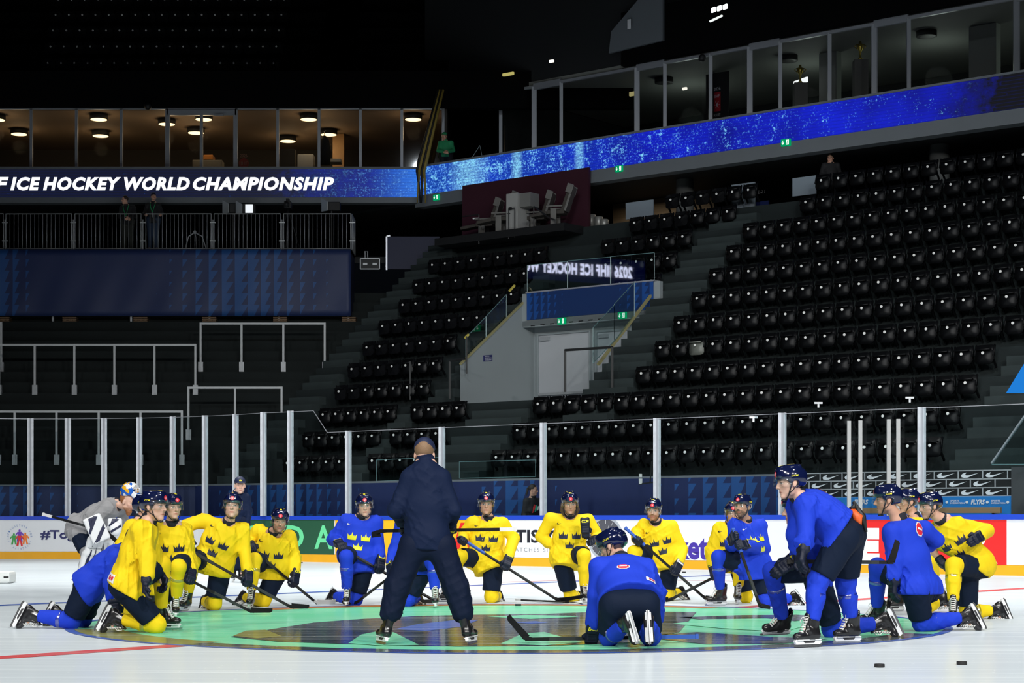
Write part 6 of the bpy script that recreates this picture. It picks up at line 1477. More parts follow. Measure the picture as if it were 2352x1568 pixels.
    if hairstyle:
        hpz = []
        E = lambda c, r: ell(n3(HT_ @ (Vector(c) * hs)), np.array(r) * hs, np.array(HT_.to_3x3())); Cc = lambda a, b, ra, rb: cone(HT_ @ (Vector(a) * hs), HT_ @ (Vector(b) * hs), ra * hs, rb * hs)
        if hairstyle in ('short', 'bun', 'tail'):
            hpz += [('u', .01, E((0, -.022, .046), (.081, .096, .088)))]
            hf_, hu_, hc_ = n3(hf).astype(np.float32), n3(hup).astype(np.float32), n3(Hc).astype(np.float32)
            if hairstyle == 'tail': hpz += [('u', .015, E((0, -.12, .03), (.03, .03, .035))), ('u', .012, Cc((0, -.135, .02), (.0, -.15, -.13), .026, .012))]
            hpz += [('s', .006, lambda P: np.maximum(np.maximum(((P - hc_) @ hu_) - .062 * hs, .045 * hs - ((P - hc_) @ hf_)) * 1., -1.) * 1. if False else np.maximum(((P - hc_) @ hu_) - .068 * hs, .040 * hs - ((P - hc_) @ hf_))),
                    ('s', .006, lambda P: np.maximum(((P - hc_) @ hu_) + .035 * hs, -.2 - ((P - hc_) @ hf_)) if hairstyle == 'short' else np.maximum(((P - hc_) @ hu_) + .25, -.2 - ((P - hc_) @ hf_)))]
        if hairstyle == 'long': 
            for s in (-1, 1): hpz += [('u', .012, Cc((s * .078, -.03, -.01), (s * .088, -.02, -.085), .024, .026)), ('u', .012, Cc((s * .088, -.02, -.085), (s * .078, .0, -.14), .024, .010))]
            hpz += [('u', .02, Cc((0, -.10, -.03), (0, -.09, -.12), .05, .03))]
        if hairstyle == 'beard': hpz += [('u', .01, E((0, -.040, .030), (.078, .080, .082))), ('u', .02, E((0, .055, -.105), (.040, .042, .034))), ('u', .015, E((0, .060, -.135), (.028, .03, .028)))]
        build_mesh('hair', hpz, .008, mat('hair_%d' % seed, hair, .6, bump=.4, bscale=120), root)
    # ---- prints
    if outfit == 'player' and (crest or back_sign or patch):
        JB = bvh_of(JV, JF, root)
        if crest:
            cm = M_CREST_Y if top == 'blue' else M_CREST_N; cc = N_ - up * .27; w, h = .118, .10
            if top != 'grey':
                for cx, cy in ((-.085, .04), (.085, .04), (0, -.085)):
                    local_print(decal('crown_emblem', [CROWN], JB, cc + ax * (cx - w / 2) + up * (cy - h / 2), ax * w, up * h, -fw, cm, jers, .006, .03), root)
                local_print(decal('tick_logo', [TICK2], JB, cc + ax * -.17 + up * .17, ax * .06, up * .026, -fw, M_PRW if top == 'blue' else M_INK, jers, .006, .03), root)
        if patch:
            o, a1, a2, dd = patch; q = at(o[0], o[1], Z); a1 = at(a1[0], a1[1], Z) - q; a2 = at(a2[0], a2[1], Z) - q; dd = Vector(dd)
            pl_ = local_print(decal('hem_patch', [QUAD], JB, q, a1, a2, dd, M_PRW, jers, .005, .025), root)
            local_print(decal('hem_lettering', txt_shape('IIHF', bold=.05), JB, q + a1 * .28 + a2 * .25, a1 * .62, a2 * .5, dd, M_PRED, jers, .0085, .02), root)
        if back_sign:
            q = at(back_sign[0], back_sign[1], Z); w = back_sign[2]; dd = Vector(back_sign[3]); a1 = Vector(back_sign[4]).normalized() * w; a2 = a1.cross(dd).normalized() * (-back_sign[5] * w)
            if a2.z < 0: a2 = -a2
            for nm, k, m_, of in (('sign_border', 1., M_PRW, .005), ('sign_face', .86, M_PRED, .008)):
                local_print(decal(nm, [OCT], JB, q - a1 * k / 2 - a2 * k / 2, a1 * k, a2 * k, dd, m_, jers, of, .02), root)
            local_print(decal('sign_bar', [QUAD], JB, q - a1 * .3 - a2 * .07, a1 * .6, a2 * .14, dd, M_PRW, jers, .011, .02), root)
    if extra and 'after' in extra: extra['after'](locals())
    return root
def make_stick(b0, he, tip, label, col=None):
    d = (he - b0).normalized(); t = thing('hockey_stick', label, 'hockey stick', tuple(b0)); L = (he - b0).length; bl = (tip - he); blx = bl.normalized(); side = blx.cross(d)
    if side.length < .05: side = Vector((0, 0, 1)).cross(d)
    side.normalize(); sm = mat('stick_black', (.008, .008, .009), .4, spec=.25); o = Vector(b0)
    upv = side.cross(d).normalized()
    k = MB(); k.bar(b0, he, .030, .021, side); k.build('shaft', sm, t, off=o)
    g = MB(); ln = .14 if (col or 'white') == 'white' else min(.34, L * .3); g.bar(b0, b0 + d * ln, .034, .026, side); g.bar(b0 - d * .015, b0 + d * .012, .042, .034, side); g.build('grip_tape', mat('grip_' + (col or 'white'), {'white': (.7, .7, .7), 'blue': (.03, .10, .45), 'black': (.02, .02, .02), 'grey': (.2, .2, .2)}[col or 'white'], .7), t, off=o)
    g = MB(); g.bar(b0 + d * L * .55, b0 + d * L * .86, .0315, .0225, side); g.build('shaft_print', mat('stick_print', (.03, .035, .036), .5, spec=.2), t, off=o)
    # blade: a curved tapering plate
    h = (-d - blx * (-d).dot(blx)).normalized(); n = 10; vs = []; fs = []; Lb = bl.length
    for i in range(n + 1):
        s = i / n; c = he + blx * Lb * s + side * (.030 * s * s); hh = .064 * (1 - .25 * s) * (1 if i < n else .7); lo = -.012 if i < n else .006
        for sd in (-1, 1):
            for q in (0, 1): vs.append(c + side * sd * .005 + h * (lo + hh * q))
    for i in range(n):
        a = i * 4; fs += [(a, a + 4, a + 5, a + 1), (a + 2, a + 3, a + 7, a + 6), (a + 1, a + 5, a + 7, a + 3), (a, a + 2, a + 6, a + 4)]
    fs += [(0, 1, 3, 2), (n * 4, n * 4 + 2, n * 4 + 3, n * 4 + 1)]
    k = MB(); k.add(vs, fs); k.bar(he - d * .06, he + blx * .03, .030, .03, side)
    k.build('blade', mat('blade_pale', (.45, .45, .43), .7) if 'pale blade' in label else mat('blade_black', (.008, .008, .009), .7, spec=.15), t, off=o); return t
# ================================================================ the people on the ice
SK1, SK2, SK3 = (.64, .37, .27), (.58, .32, .22), (.68, .42, .32)
BR, DK, GI, BD = (.10, .055, .03), (.03, .02, .014), (.30, .11, .03), (.25, .16, .08)
ED = 'black stick '
# --- cap and mask makers used by some of them
def cap_after(color, back=False):
    def f(L):
        HT_, hs, root = L['HT_'], L['hs'], L['root']; R = np.array(HT_.to_3x3()); g = lambda c: np.array(HT_ @ (Vector(c) * hs))
        fu = R[:, 2].astype(np.float32); fy = R[:, 1].astype(np.float32); c0 = np.array(HT_.translation, np.float32)
        pr = [('u', .01, ell(g((0, -.012, .058)), np.array((.086, .104, .088)) * hs, R)), ('i', .005, lambda P: .042 * hs - ((P - c0) @ fu) + .25 * np.minimum((P - c0) @ fy, 0))]
        pr += [('u', .008, ell(g((0, .10, .052)), np.array((.062, .065, .008)) * hs, R)), ('u', .004, ell(g((0, -.012, .147)), np.array((.008, .008, .005)) * hs, R))]
        if back: pr += [('s', .004, ell(g((0, -.115, .060)), np.array((.030, .05, .016)) * hs, R))]
        c, V, Fq = build_mesh('cap', pr, .0075, mat('cap_navy', (.006, .014, .055), .6, bump=.2, bscale=120), root)
        if not back:
            bv = bvh_of(V, Fq, root); local_print(decal('cap_emblem', [CROWN], bv, HT_ @ (Vector((.022, 0, .075)) * hs), (HT_.to_3x3() @ Vector((-.044, 0, 0))), (HT_.to_3x3() @ Vector((0, 0, .034))), HT_.to_3x3() @ Vector((0, -1, 0)), M_PY, c, .003, .02), root)
    return f
# --- goaltender
def goalie_after(L):
    root, o_ = L['root'], L['o_']; wm = mat('pad_white', (.78, .80, .82), .4); nv = mat('pad_navy', (.008, .012, .05), .45)
    for K_, A_, H_, sg in ((L['KA'], L['AA'], L['HAx'], -1), (L['KB'], L['AB'], L['HBx'], 1)):
        sh_ = (A_ - K_).normalized(); fwd = (dirv(48) - sh_ * dirv(48).dot(sh_)).normalized(); M = frame((0, 0, 0), z=-sh_, y=fwd); R = np.array(M.to_3x3())
        c = (K_ + A_) / 2 + fwd * .085; kk = K_ - sh_ * .02 + fwd * .10
        pr = [('u', .02, rbox(c, (.135, .055, .30), .045, R)), ('u', .05, rbox(K_ - sh_ * .15 + fwd * .12, (.13, .05, .14), .045, R)), ('u', .04, rbox(A_ + sh_ * .08 + fwd * .12, (.12, .07, .07), .045, R))]
        for q in (-.02, .12): pr.append(('s', .01, rbox(K_ - sh_ * q + fwd * .16, (.14, .02, .006), .005, R)))
        pad, V, Fq = build_mesh('leg_pad', pr, .011, wm, root); bv = bvh_of(V, Fq, root); X = M.to_3x3() @ Vector((1, 0, 0))
        stripe = [([(0, 0), (.22, 0), (.10, 1), (0, 1)], [(0, 1, 2, 3)]), ([(.62, .55), (.9, .55), (.75, 1)], [(0, 1, 2)]), ([(.34, .45), (.55, .45), (.46, 1)], [(0, 1, 2)]), ([(.72, 0), (1, 0), (1, .42), (.86, .4)], [(0, 1, 2, 3)])]
        b0 = A_ + sh_ * .12 - X * .13; local_print(decal('pad_stripes', stripe, bv, b0, X * .26, -sh_ * .80, -fwd, nv, pad, .004, .04), root)
        local_print(decal('pad_lettering', txt_shape('CCM', bold=.04), bv, b0 + X * .10 - sh_ * .12, -sh_ * .20, -X * .05, -fwd, M_PY, pad, .006, .03), root)
        sb = MB()
        for t in (.05, .35, .62, .88): sb.lathe(K_.lerp(A_, t) - o_, [(.072, -.02), (.078, 0), (.072, .02)], 14, 0, M.to_3x3())
        sb.build('pad_strap', mat('strap_grey', (.14, .14, .15), .6), pad, True)
    # blocker and catching glove
    for nm, px, py, dz, w, h in (('blocker', 222, 1214, -.66, .13, .19), ('catching_glove', 264, 1206, -.5, .10, .10)):
        c = at(px, py, 26.8 + dz); M = frame((0, 0, 0), y=dirv(12), z=Vector((-.45 if nm == 'blocker' else 0, 0, 1))); R = np.array(M.to_3x3())
        pr = [('u', .02, rbox(c, (w, .03, h), .028, R)), ('u', .03, ell(c + dirv(180) * .08, (.06, .08, .08)))]
        if nm == 'catching_glove': pr += [('u', .03, ell(c + Vector((.02, -.05, -.05)), (.09, .07, .10)))]
        g, V, Fq = build_mesh(nm, pr, .010, wm, root); bv = bvh_of(V, Fq, root); X = M.to_3x3() @ Vector((-1, 0, 0)); Zz = M.to_3x3() @ Vector((0, 0, 1))
        local_print(decal('glove_stripes', [([(0, 0), (.3, 0), (1, .45), (1, .62)], [(0, 1, 2, 3)]), ([(0, .45), (.1, .4), (.8, .9), (.6, .98)], [(0, 1, 2, 3)]), ([(.3, .95), (.6, .95), (.2, .62)], [(0, 1, 2)])], bv, c - X * w - Zz * h, X * 2 * w, Zz * 2 * h, dirv(12) * -1, nv, g, .004, .03), root)
    # mask pushed up on the head, wire cage in front
    HT_, hs = L['HT_'], L['hs']; T = HT_ @ Matrix.Translation(Vector((0, -.015, .125)) * hs) @ Matrix.Rotation(math.radians(38), 4, 'X'); R = np.array(T.to_3x3()); g3 = lambda c: np.array(T @ Vector(c))
    fy = R[:, 1].astype(np.float32); fz = R[:, 2].astype(np.float32); c0 = np.array(T.translation, np.float32)
    pr = [('u', .02, ell(g3((0, -.005, .02)), (.118, .145, .125), R)), ('u', .03, ell(g3((0, .07, -.07)), (.075, .075, .075), R)), ('s', .012, ell(g3((0, .14, .0)), (.078, .095, .058), R)), ('s', .012, ell(g3((0, -.03, -.08)), (.09, .11, .12), R))]
    mk, V, Fq = build_mesh('goalie_mask', pr, .008, mask_mat(T), root)
    cg = MB()
    for i in range(6):
        x = -.06 + .024 * i; cg.tube([T @ Vector((x, .098, .064)) - o_, T @ Vector((x, .148 - x * x * 6, .01)) - o_, T @ Vector((x, .128 - x * x * 4, -.055)) - o_], .0042, 5)
    for z in (.045, .012, -.025): cg.tube([T @ Vector((.082 * math.sin(a), .142 * math.cos(a) ** .5 if abs(a) < 1.2 else .09, z)) - o_ for a in np.linspace(-1.15, 1.15, 9)], .0042, 5)
    cg.build('wire_cage', mat('cage_white', (.75, .76, .78), .3), mk, True)
def mask_mat(T):
    m = bpy.data.materials.new('mask_paint'); m.use_nodes = True; nt = m.node_tree; P = nt.nodes['Principled BSDF']; tc = nt.nodes.new('ShaderNodeTexCoord')
    n = nt.nodes.new('ShaderNodeTexVoronoi'); n.inputs['Scale'].default_value = 17; nt.links.new(tc.outputs['Object'], n.inputs[0]); sp = nt.nodes.new('ShaderNodeSeparateColor'); nt.links.new(n.outputs['Color'], sp.inputs[0])
    r = nt.nodes.new('ShaderNodeValToRGB'); r.color_ramp.interpolation = 'CONSTANT'; e = r.color_ramp.elements; e[0].color = (.012, .11, .52, 1); e[0].position = 0; e[1].position = .34; e[1].color = (.80, .42, .02, 1); x = e.new(.72); x.color = (.78, .80, .82, 1)
    nt.links.new(sp.outputs[0], r.inputs[0]); nt.links.new(r.outputs[0], P.inputs['Base Color']); P.inputs['Roughness'].default_value = .15; MATS['mask_paint'] = m; return m
person('person in grey goaltender jersey bending forward with white leg pads and a raised painted mask', 26.8, (186, 1212), (270, 1156, -.12), (246, 1166, -.28), (280, 1172, .12), (294, 1152, -.22, 68, -22, 0),
       ka=(200, 1270, -.3, 0), kb=(226, 1276, .22, 0), aa=(182, 'i', -.22), ab=(216, 'i', .3), ta=(40, 0), tb=(50, 0), ea=(212, 1196, -.4), eb=(286, 1206, .3), wa=(220, 1218, -.5), wb=(262, 1214, -.3),
       top='grey', hem=(163, 1206, .02, 0), helmet=False, hairstyle='beard', hair=GI, beard=1., skin=SK3, crest=False, tape=False, waist=1.1, extra={'after': goalie_after}, hands=('none', 'none'),
       grip='', stick=((100, 1181, -.25, 0), (250, 1222, -.55, 0), (290, 1260, -.6, 0), 'white'), ls='goaltender stick with white taped butt end pointing left', patch=((157, 1192), (164, 1191), (158, 1184), (0, 1, 0)))
# --- left group
person('person in yellow jersey mostly hidden behind the front-left kneeler in yellow', 21.0, (288, 1298), (322, 1196, 0), (304, 1210, -.18), (326, 1208, .18), (334, 1166, 0, 75, -3, 0),
       ka=(325, 'i', 0), aa=(270, 1398, .2, 0), kb=(356, 1310, .3, 0), ab=(356, 'i', .3), ta=(-90, -60), tb=(80, 0), ea=(283, 1250, -.1), eb=(330, 1260, .2), wa=(302, 1288, -.4), wb=(345, 1290, .2), top='yellow', crest=False, skin=SK1, jh=.016)
person('person in blue jersey crouched low at far left with one leg stretched back', 18.8, (206, 1338), (290, 1262, -.02), (268, 1282, -.2), (285, 1276, .2), (318, 1246, 0, 80, -25, 0),
       ka=(164, 'i', -.05), aa=(72, 1413, -.02, 0), kb=(190, 'i', .30), ab=(132, 1412, .4, 0), ta=(-85, -62), tb=(-85, -62), ea=(256, 1336, -.3), eb=(300, 1330, .2), wa=(262, 1384, -.2), wb=(308, 1385, .2), top='blue', crest=False, jh=.016,
       hem=(186, 1350, 0, 0), ha=(204, 1346, -.11, 0), hb=(212, 1342, .11, 0), skin=SK2, patch=((171, 1342), (182, 1336), (175, 1330), (.3, 1, 0)))
person('person in yellow jersey kneeling at front left, facing right, glove hanging beside the thigh', 18.0, (293, 1334), (340, 1196, -.03), (322, 1216, -.19), (338, 1212, .19), (355, 1163, -.06, 66, 0, 0),
       ka=(358, 'i', -.02), aa=(266, 1421, .04, 0), kb=(371, 1296, .32, 0), ab=(372, 'i', .45), ta=(-90, -58), tb=(82, 0), ea=(338, 1280, -.2), eb=(352, 1270, .3), wa=(337, 1338, -.3), wb=(366, 1318, .2), top='yellow', crest=False,
       hem=(282, 1352, 0, 0), ha=(285, 1344, -.11, 0), hb=(300, 1340, .11, 0), skin=SK3, hair=BD, palm=((1, 0, 0), None), patch=((258, 1330), (283, 1338), (261, 1312), (.15, 1, 0)))
person('person in yellow jersey kneeling with head turned right, second from the goaltender', 21.5, (398, 1290), (396, 1204, -.1), (368, 1216, .02), (424, 1218, .04), (396, 1164, -.16, 36, -2, 0),
       ka=(372, 'i', .1), aa=(362, 1388, .5, 0), kb=(410, 1302, -.8), ab=(404, 'i', -.12), ta=(0, -70), tb=(12, 0), ea=(366, 1268, .2), eb=(432, 1276, .1), wa=(384, 1296, -.8), wb=(428, 1320, -.5), top='yellow',
       grip='b', stick=((386, 1306, -.38, 0), (577, 'i', .0), (627, 'i', .1), 'black'), ls='black stick with green print reaching right from the left group', skin=SK3)
person('person in yellow jersey kneeling upright with chest towards us, leaning on the left elbow', 22.6, (488, 1286), (524, 1202, -.06), (470, 1196, .04), (556, 1216, .0), (534, 1163, -.14, 6, 7, -3),
       ka=(442, 1290, -.9), aa=(430, 'i', -.35), kb=(493, 'i', .0), ab=(470, 1380, .5, 0), ta=(-15, 0), tb=(-30, -65), ea=(428, 1208, -.3), eb=(562, 1264, -.1), wa=(434, 1242, -.8), wb=(570, 1316, -.5), top='yellow', bulk=1.08,
       grip='b', stick=((434, 1262, -.5, 0), (670, 'i', -.05), (712, 'i', .05), 'black'), ls=ED + 'held low across the tall yellow-shirted kneeler left of centre', skin=SK3, brand='CCM', hs=1.18)
person('person in yellow jersey kneeling left of the blue-shirted one, glove resting on the raised knee', 23.5, (622, 1296), (629, 1224, -.12), (594, 1220, .0), (664, 1232, .05), (643, 1196, -.22, 8, -8, -4),
       ka=(584, 1286, -1), aa=(577, 'i', -.55), kb=(606, 'i', .0), ab=(558, 1372, .45, 0), ta=(0, 0), tb=(-70, -55), ea=(571, 1244, .2), eb=(677, 1282, .0), wa=(576, 1252, -1), wb=(679, 1326, -.4), top='yellow',
       grip='b', stick=((590, 1270, -.4, 0), (728, 'i', .2), (772, 'i', .3), 'black'), ls='black stick with a pale blade resting on the green disc', skin=SK2, hair=DK, beard=.45, palm=((.3, .2, -1), None))
person('person in blue jersey kneeling left of the coach, facing us, glove on the raised knee', 23.9, (822, 1276), (831, 1189, -.02), (797, 1197, .0), (864, 1200, .0), (837, 1161, -.08, 8, -4, 3),
       ka=(795, 1279, -1), kb=(817, 'i', -.02), aa=(797, 'i', -.33), ab=(766, 1368, .42, 0), ta=(0, 0), tb=(-80, -60), ea=(766, 1238, .25), eb=(871, 1258, .1), wa=(779, 1248, -1), wb=(878, 1292, -.6),
       top='blue', grip='b', stick=((796, 1266, -.3, 0), (1005, 'i', .1), (965, 'i', -.12), 'black'), ls=ED + 'slanting from the blue-shirted kneeler left of the coach', skin=SK3, hair=BD, brand='BAUER', palm=((.2, .3, -1), None), hem=(826, 1318, -.05, 0))
person('person in blue jersey kneeling almost wholly hidden behind the coach', 23.6, (962, 1288), (960, 1198, 0), (924, 1206, 0), (996, 1206, 0), (962, 1168, -.1, 0, -4, 0),
       ka=(995, 1290, -.9), kb=(938, 'i', 0), aa=(1000, 'i', -.35), ab=(960, 1372, .4, 0), ta=(0, 0), tb=(60, -60), ea=(905, 1264, .1), eb=(1010, 1260, .2), wa=(907, 1302, -.6), wb=(1000, 1280, -.8), top='blue', jh=.016, skin=SK1, brand='BAUER',
       grip='a', stick=((940, 1290, -.4, 0), (818, 'i', .2), (790, 'i', .3), 'black'), ls=ED + 'crossing behind the coach\'s left leg')
# --- the coach, seen from behind
person('person in navy jacket, trousers and cap standing on skates with back to us at centre', 16.3, (981, 1236), (977, 1068, .03), (1014, 1097, .03), (940, 1097, .03), (975, 1045, .10, 176, -18, 0),
       ha=(1012, 1252, 0, 0), hb=(952, 1252, 0, 0), ka=(1047, 1346, .02, 0), kb=(913, 1346, .02, 0), aa=(1072, 'i', .0), ab=(888, 'i', .0), ta=(165, 0), tb=(-160, 0), ea=(1044, 1172, -.2), eb=(908, 1172, -.2), wa=(1024, 1214, .8), wb=(930, 1214, .8),
       top='navy', outfit='coach', legs='coach', crest=False, helmet=False, hairstyle='short', hair=(.22, .13, .07), hem=(980, 1262, 0, 0), waist=1.0, bulk=1.02, jm=mat('jacket_navy', (.0045, .0115, .040), .7, spec=.15, bump=.15, bscale=60), pm=mat('trouser_navy', (.0035, .0085, .028), .7, spec=.15, bump=.15, bscale=60),
       extra={'after': cap_after(0, True)}, lace=False, trap=.105, collar=.065, hs=1.08, grip='ab', stick=((1184, 1215, .34, 0), (872, 1219, .34, 0), (852, 1225, .34, 0), 'white'), ls='black stick held level in front of the coach', skin=SK3)
# --- right of the coach
person('person in yellow jersey kneeling just right of the coach, stick across the lap', 24.7, (1115, 1284), (1121, 1192, -.05), (1086, 1200, .0), (1155, 1203, .0), (1117, 1157, -.12, 0, -3, 0),
       ka=(1056, 1277, -.9), aa=(1030, 'i', -.2), kb=(1128, 'i', -.05), ab=(1146, 1368, .4, 0), ta=(-75, 0), tb=(60, -65), ea=(1066, 1226, .2), eb=(1179, 1236, .1), wa=(1062, 1230, -1), wb=(1171, 1276, -.5), top='yellow', hem=(1125, 1312, -.05, 0),
       grip='ab', stick=((1062, 1238, -.42, 0), (1284, 'i', -.3), (1340, 1374, -.5, 0), 'blue'), ls='black stick with blue grip right of the coach', skin=SK2, hair=BD)
def spare_glove(L):
    M = frame(at(1344, 1206, 24.5), x=(.05, -.1, -1), y=(1, 0, 0)); t = thing('hockey_glove', 'spare navy glove held against the chest of the long-haired player', 'glove', M.translation); Mr = M.copy(); Mr.translation = (0, 0, 0)
    g = child('glove_shell', GL_ME[1, .45], t, Mr); child('cuff_lettering', GL_P[(1, .45), 'CCM'], g)
person('person in yellow jersey with long hair kneeling, bare hand on the hip', 24.9, (1307, 1274), (1309, 1186, -.05), (1265, 1192, .0), (1350, 1194, .0), (1309, 1155, -.18, 4, -13, 2),
       ka=(1310, 'i', .12), aa=(1328, 1370, .5, 0), kb=(1341, 1276, -.9), ab=(1341, 'i', -.33), ta=(60, -65), tb=(12, 0), ea=(1243, 1232, .25), eb=(1377, 1234, .1), wa=(1270, 1256, -.1), wb=(1364, 1238, -.9), top='yellow', hem=(1304, 1302, -.05, 0),
       hands=('bare', 'glove'), curl=(.35, .45), palm=((1, 0, 0), (.4, .3, -1)), num='76', hairstyle='long', skin=SK2, hair=(.06, .035, .02), brand='BAUER', extra={'after': spare_glove})
make_stick(at(1187, 1377, 25.4), at_h(1300, 1382, .03), at_h(1340, 1382, .03), 'thin black stick lying on the ice behind a slanting blade')
person('person in yellow jersey with ginger beard kneeling, both gloves on a stick', 25.2, (1523, 1274), (1507, 1201, -.05), (1479, 1207, .0), (1542, 1209, .0), (1501, 1171, -.16, -12, -8, -2),
       ka=(1457, 1268, -.9), aa=(1462, 'i', -.35), kb=(1531, 'i', .0), ab=(1564, 1360, .35, 0), ta=(-30, 0), tb=(60, -60), ea=(1462, 1222, .15), eb=(1567, 1262, .15), wa=(1468, 1232, -1), wb=(1558, 1292, -.6), top='yellow', hem=(1524, 1310, -.05, 0),
       grip='ab', stick=((1437, 1213, -.45, 0), (1622, 'i', -.3), (1660, 'i', -.2), 'blue'), ls='black stick with blue butt left of the hunched player\'s helmet', skin=SK3, hair=GI, beard=1., num='74', brand='JOFA')
person('person in yellow jersey half hidden behind the bearded blue-shirted kneeler', 24.6, (1674, 1286), (1678, 1206, 0), (1652, 1214, .0), (1704, 1214, .0), (1684, 1178, -.1, -6, -8, 0),
       ka=(1700, 1292, -.9), aa=(1694, 'i', -.4), kb=(1713, 'i', .0), ab=(1718, 1362, .4, 0), ta=(0, 0), tb=(0, -70), ea=(1634, 1264, .1), eb=(1712, 1265, .1), wa=(1632, 1296, -.3), wb=(1700, 1290, -.5), top='yellow', skin=SK2,
       grip='a', stick=((1705, 1292, -.3, 0), (1535, 'i', -.1), (1505, 'i', -.1), 'black'), ls='black stick pointing down left from the half-hidden yellow-shirted kneeler', num='20')
person('person in blue jersey with dark beard kneeling, looking up left', 23.6, (1730, 1294), (1712, 1197, .0), (1688, 1207, -.12), (1744, 1209, .1), (1705, 1163, -.12, -34, 2, 0),
       ka=(1650, 1279, -.5), aa=(1655, 'i', -.05), kb=(1757, 'i', .0), ab=(1822, 1374, .3, 0), ta=(-78, 0), tb=(70, -55), ea=(1680, 1254, -.3), eb=(1757, 1260, -.2), wa=(1688, 1240, -.9), wb=(1731, 1288, -.7), top='blue', hem=(1732, 1330, 0, 0),
       grip='ab', stick=((1684, 1216, -.45, 0), (1746, 'i', -.95), (1772, 'i', -.9), 'blue'), ls='black stick with blue grip held upright by the bearded blue-shirted kneeler', num='23', skin=SK2, hair=DK, beard=1., brand='BAUER')
person('person in blue jersey hunched on both knees with back to us, right of centre', 16.0, (1447, 1386), (1428, 1288, .42), (1482, 1304, .30), (1376, 1302, .30), (1407, 1254, .62, -118, -24, 0),
       ha=(1478, 1388, .02, 0), hb=(1414, 1388, .02, 0), ka=(1494, 'i', .20), kb=(1400, 'i', .18), aa=(1490, 1432, -.22, 0), ab=(1440, 1434, -.22, 0), ta=(12, -78), tb=(60, -72), ea=(1508, 1362, .1), eb=(1370, 1366, -.1), wa=(1505, 1428, .42, 0), wb=(1360, 1428, .36, 0), top='blue',
       crest=False, hem=(1448, 1374, .02, 0), bulk=1.1, waist=1.05, grip='ab', stick=((1600, 1461, .52, 0), (1206, 1468, .42, 0), (1163, 1416, .40, 0), 'blue'), ls='black stick lying on the disc under the hunched blue-shirted player', skin=SK3, hair=BR, brand='BAUER', lace=False, thumb=1,
       back_sign=(1433, 1281, .105, (0, .75, -.66), (1, 0, 0), .6), patch=((1484, 1332), (1505, 1341), (1484, 1322), (0, 1, -.2)))
# --- right group
person('person in yellow jersey of whom little shows behind two kneelers at right', 21.9, (2122, 1292), (2100, 1190, 0), (2106, 1204, .18), (2094, 1206, -.18), (2085, 1152, -.02, -78, -3, 0),
       ka=(2060, 1300, .3, 0), aa=(2060, 'i', .35), kb=(2126, 'i', .0), ab=(2164, 1378, .1, 0), ta=(-80, 0), tb=(90, -60), ea=(2090, 1260, .2), eb=(2110, 1262, -.2), wa=(2080, 1285, .2), wb=(2090, 1292, -.5), top='yellow', crest=False, jh=.016, skin=SK2)
person('person in yellow jersey kneeling at far right, glove on the hip', 20.4, (2236, 1294), (2166, 1196, -.05), (2150, 1216, .14), (2222, 1212, .0), (2135, 1162, -.1, -70, -7, 0),
       ha=(2218, 1298, .06, 0), hb=(2256, 1298, .0, 0), ka=(2222, 'i', .15), aa=(2290, 1402, .25, 0), kb=(2191, 1298, -.75), ab=(2189, 'i', -.38), ta=(90, -58), tb=(-15, 0), ea=(2146, 1270, .1), eb=(2268, 1218, .02, 0), wa=(2168, 1296, -.4), wb=(2246, 1234, -.24, 0), top='yellow',
       palm=(None, (-.2, 1, -.2)), hem=(2230, 1304, 0, 0), skin=SK1, hair=BR, beard=.5)
person('person in blue jersey kneeling at right with back turned and a red sign on it', 18.3, (2112, 1352), (2066, 1194, -.0), (2122, 1216, .18), (2046, 1222, -.1), (2038, 1148, -.04, -96, -3, 0),
       ha=(2128, 1352, .11, 0), hb=(2102, 1354, -.1, 0), ka=(2016, 1302, .3, 0), aa=(2014, 'i', .5), kb=(2117, 'i', -.02), ab=(2220, 1417, .12, 0), ta=(-80, 0), tb=(90, -62), ea=(2152, 1240, .3), eb=(2056, 1288, -.3), wa=(2118, 1262, .6), wb=(2053, 1340, -.1), top='blue', crest=True,
       hem=(2112, 1364, 0, 0), palm=(None, (1, .3, 0)), skin=SK2, hair=BR, beard=.4, back_sign=(2107, 1216, .11, (-.25, 1, -.1), (1, .3, -.2), 1.3),
       stick=((2046, 1340, .0, 0), (2036, 'i', -.15), (1992, 'i', -.2), 'black'), ls='stick whose dark blade lies on the ice by the right group')
def pants_back(L):
    o_ = L['o_']; q = at(1962, 1184, 16.3); b = MB()
    for x0, z0, x1, z1, w, mi in ((-.05, .06, .02, -.10, .05, 1), (-.03, .12, .08, -.14, .03, 0), (-.08, .05, -.02, .11, .018, 0)): b.tube([q + Vector((x0, -.12, z0)) - o_, q + Vector(((x0 + x1) / 2 + .02, -.16, (z0 + z1) / 2)) - o_, q + Vector((x1, -.13, z1)) - o_], [w * .5, w, w * .4], 8, mi)
    b.build('brace_strap', [mat('brace_black', (.01, .01, .011), .5), mat('brace_orange', (.75, .12, .02), .5)], L['root'], True)
person('person in blue jersey kneeling with torso hidden behind the bent-over player', 16.9, (1872, 1302), (1846, 1200, 0), (1838, 1214, .19), (1850, 1218, -.19), (1829, 1170, 0, -84, -5, 0),
       kb=(1776, 1312, -.1), ab=(1798, 'i', .25), ka=(1910, 'i', .45), aa=(2026, 1430, .5, 0), ta=(90, -60), tb=(-75, 0), ea=(1840, 1268, .2), eb=(1846, 1276, -.2), wa=(1815, 1290, .2), wb=(1812, 1296, -.2), top='blue', crest=False, jh=.016, skin=SK1, hem=(1862, 1318, 0, 0))
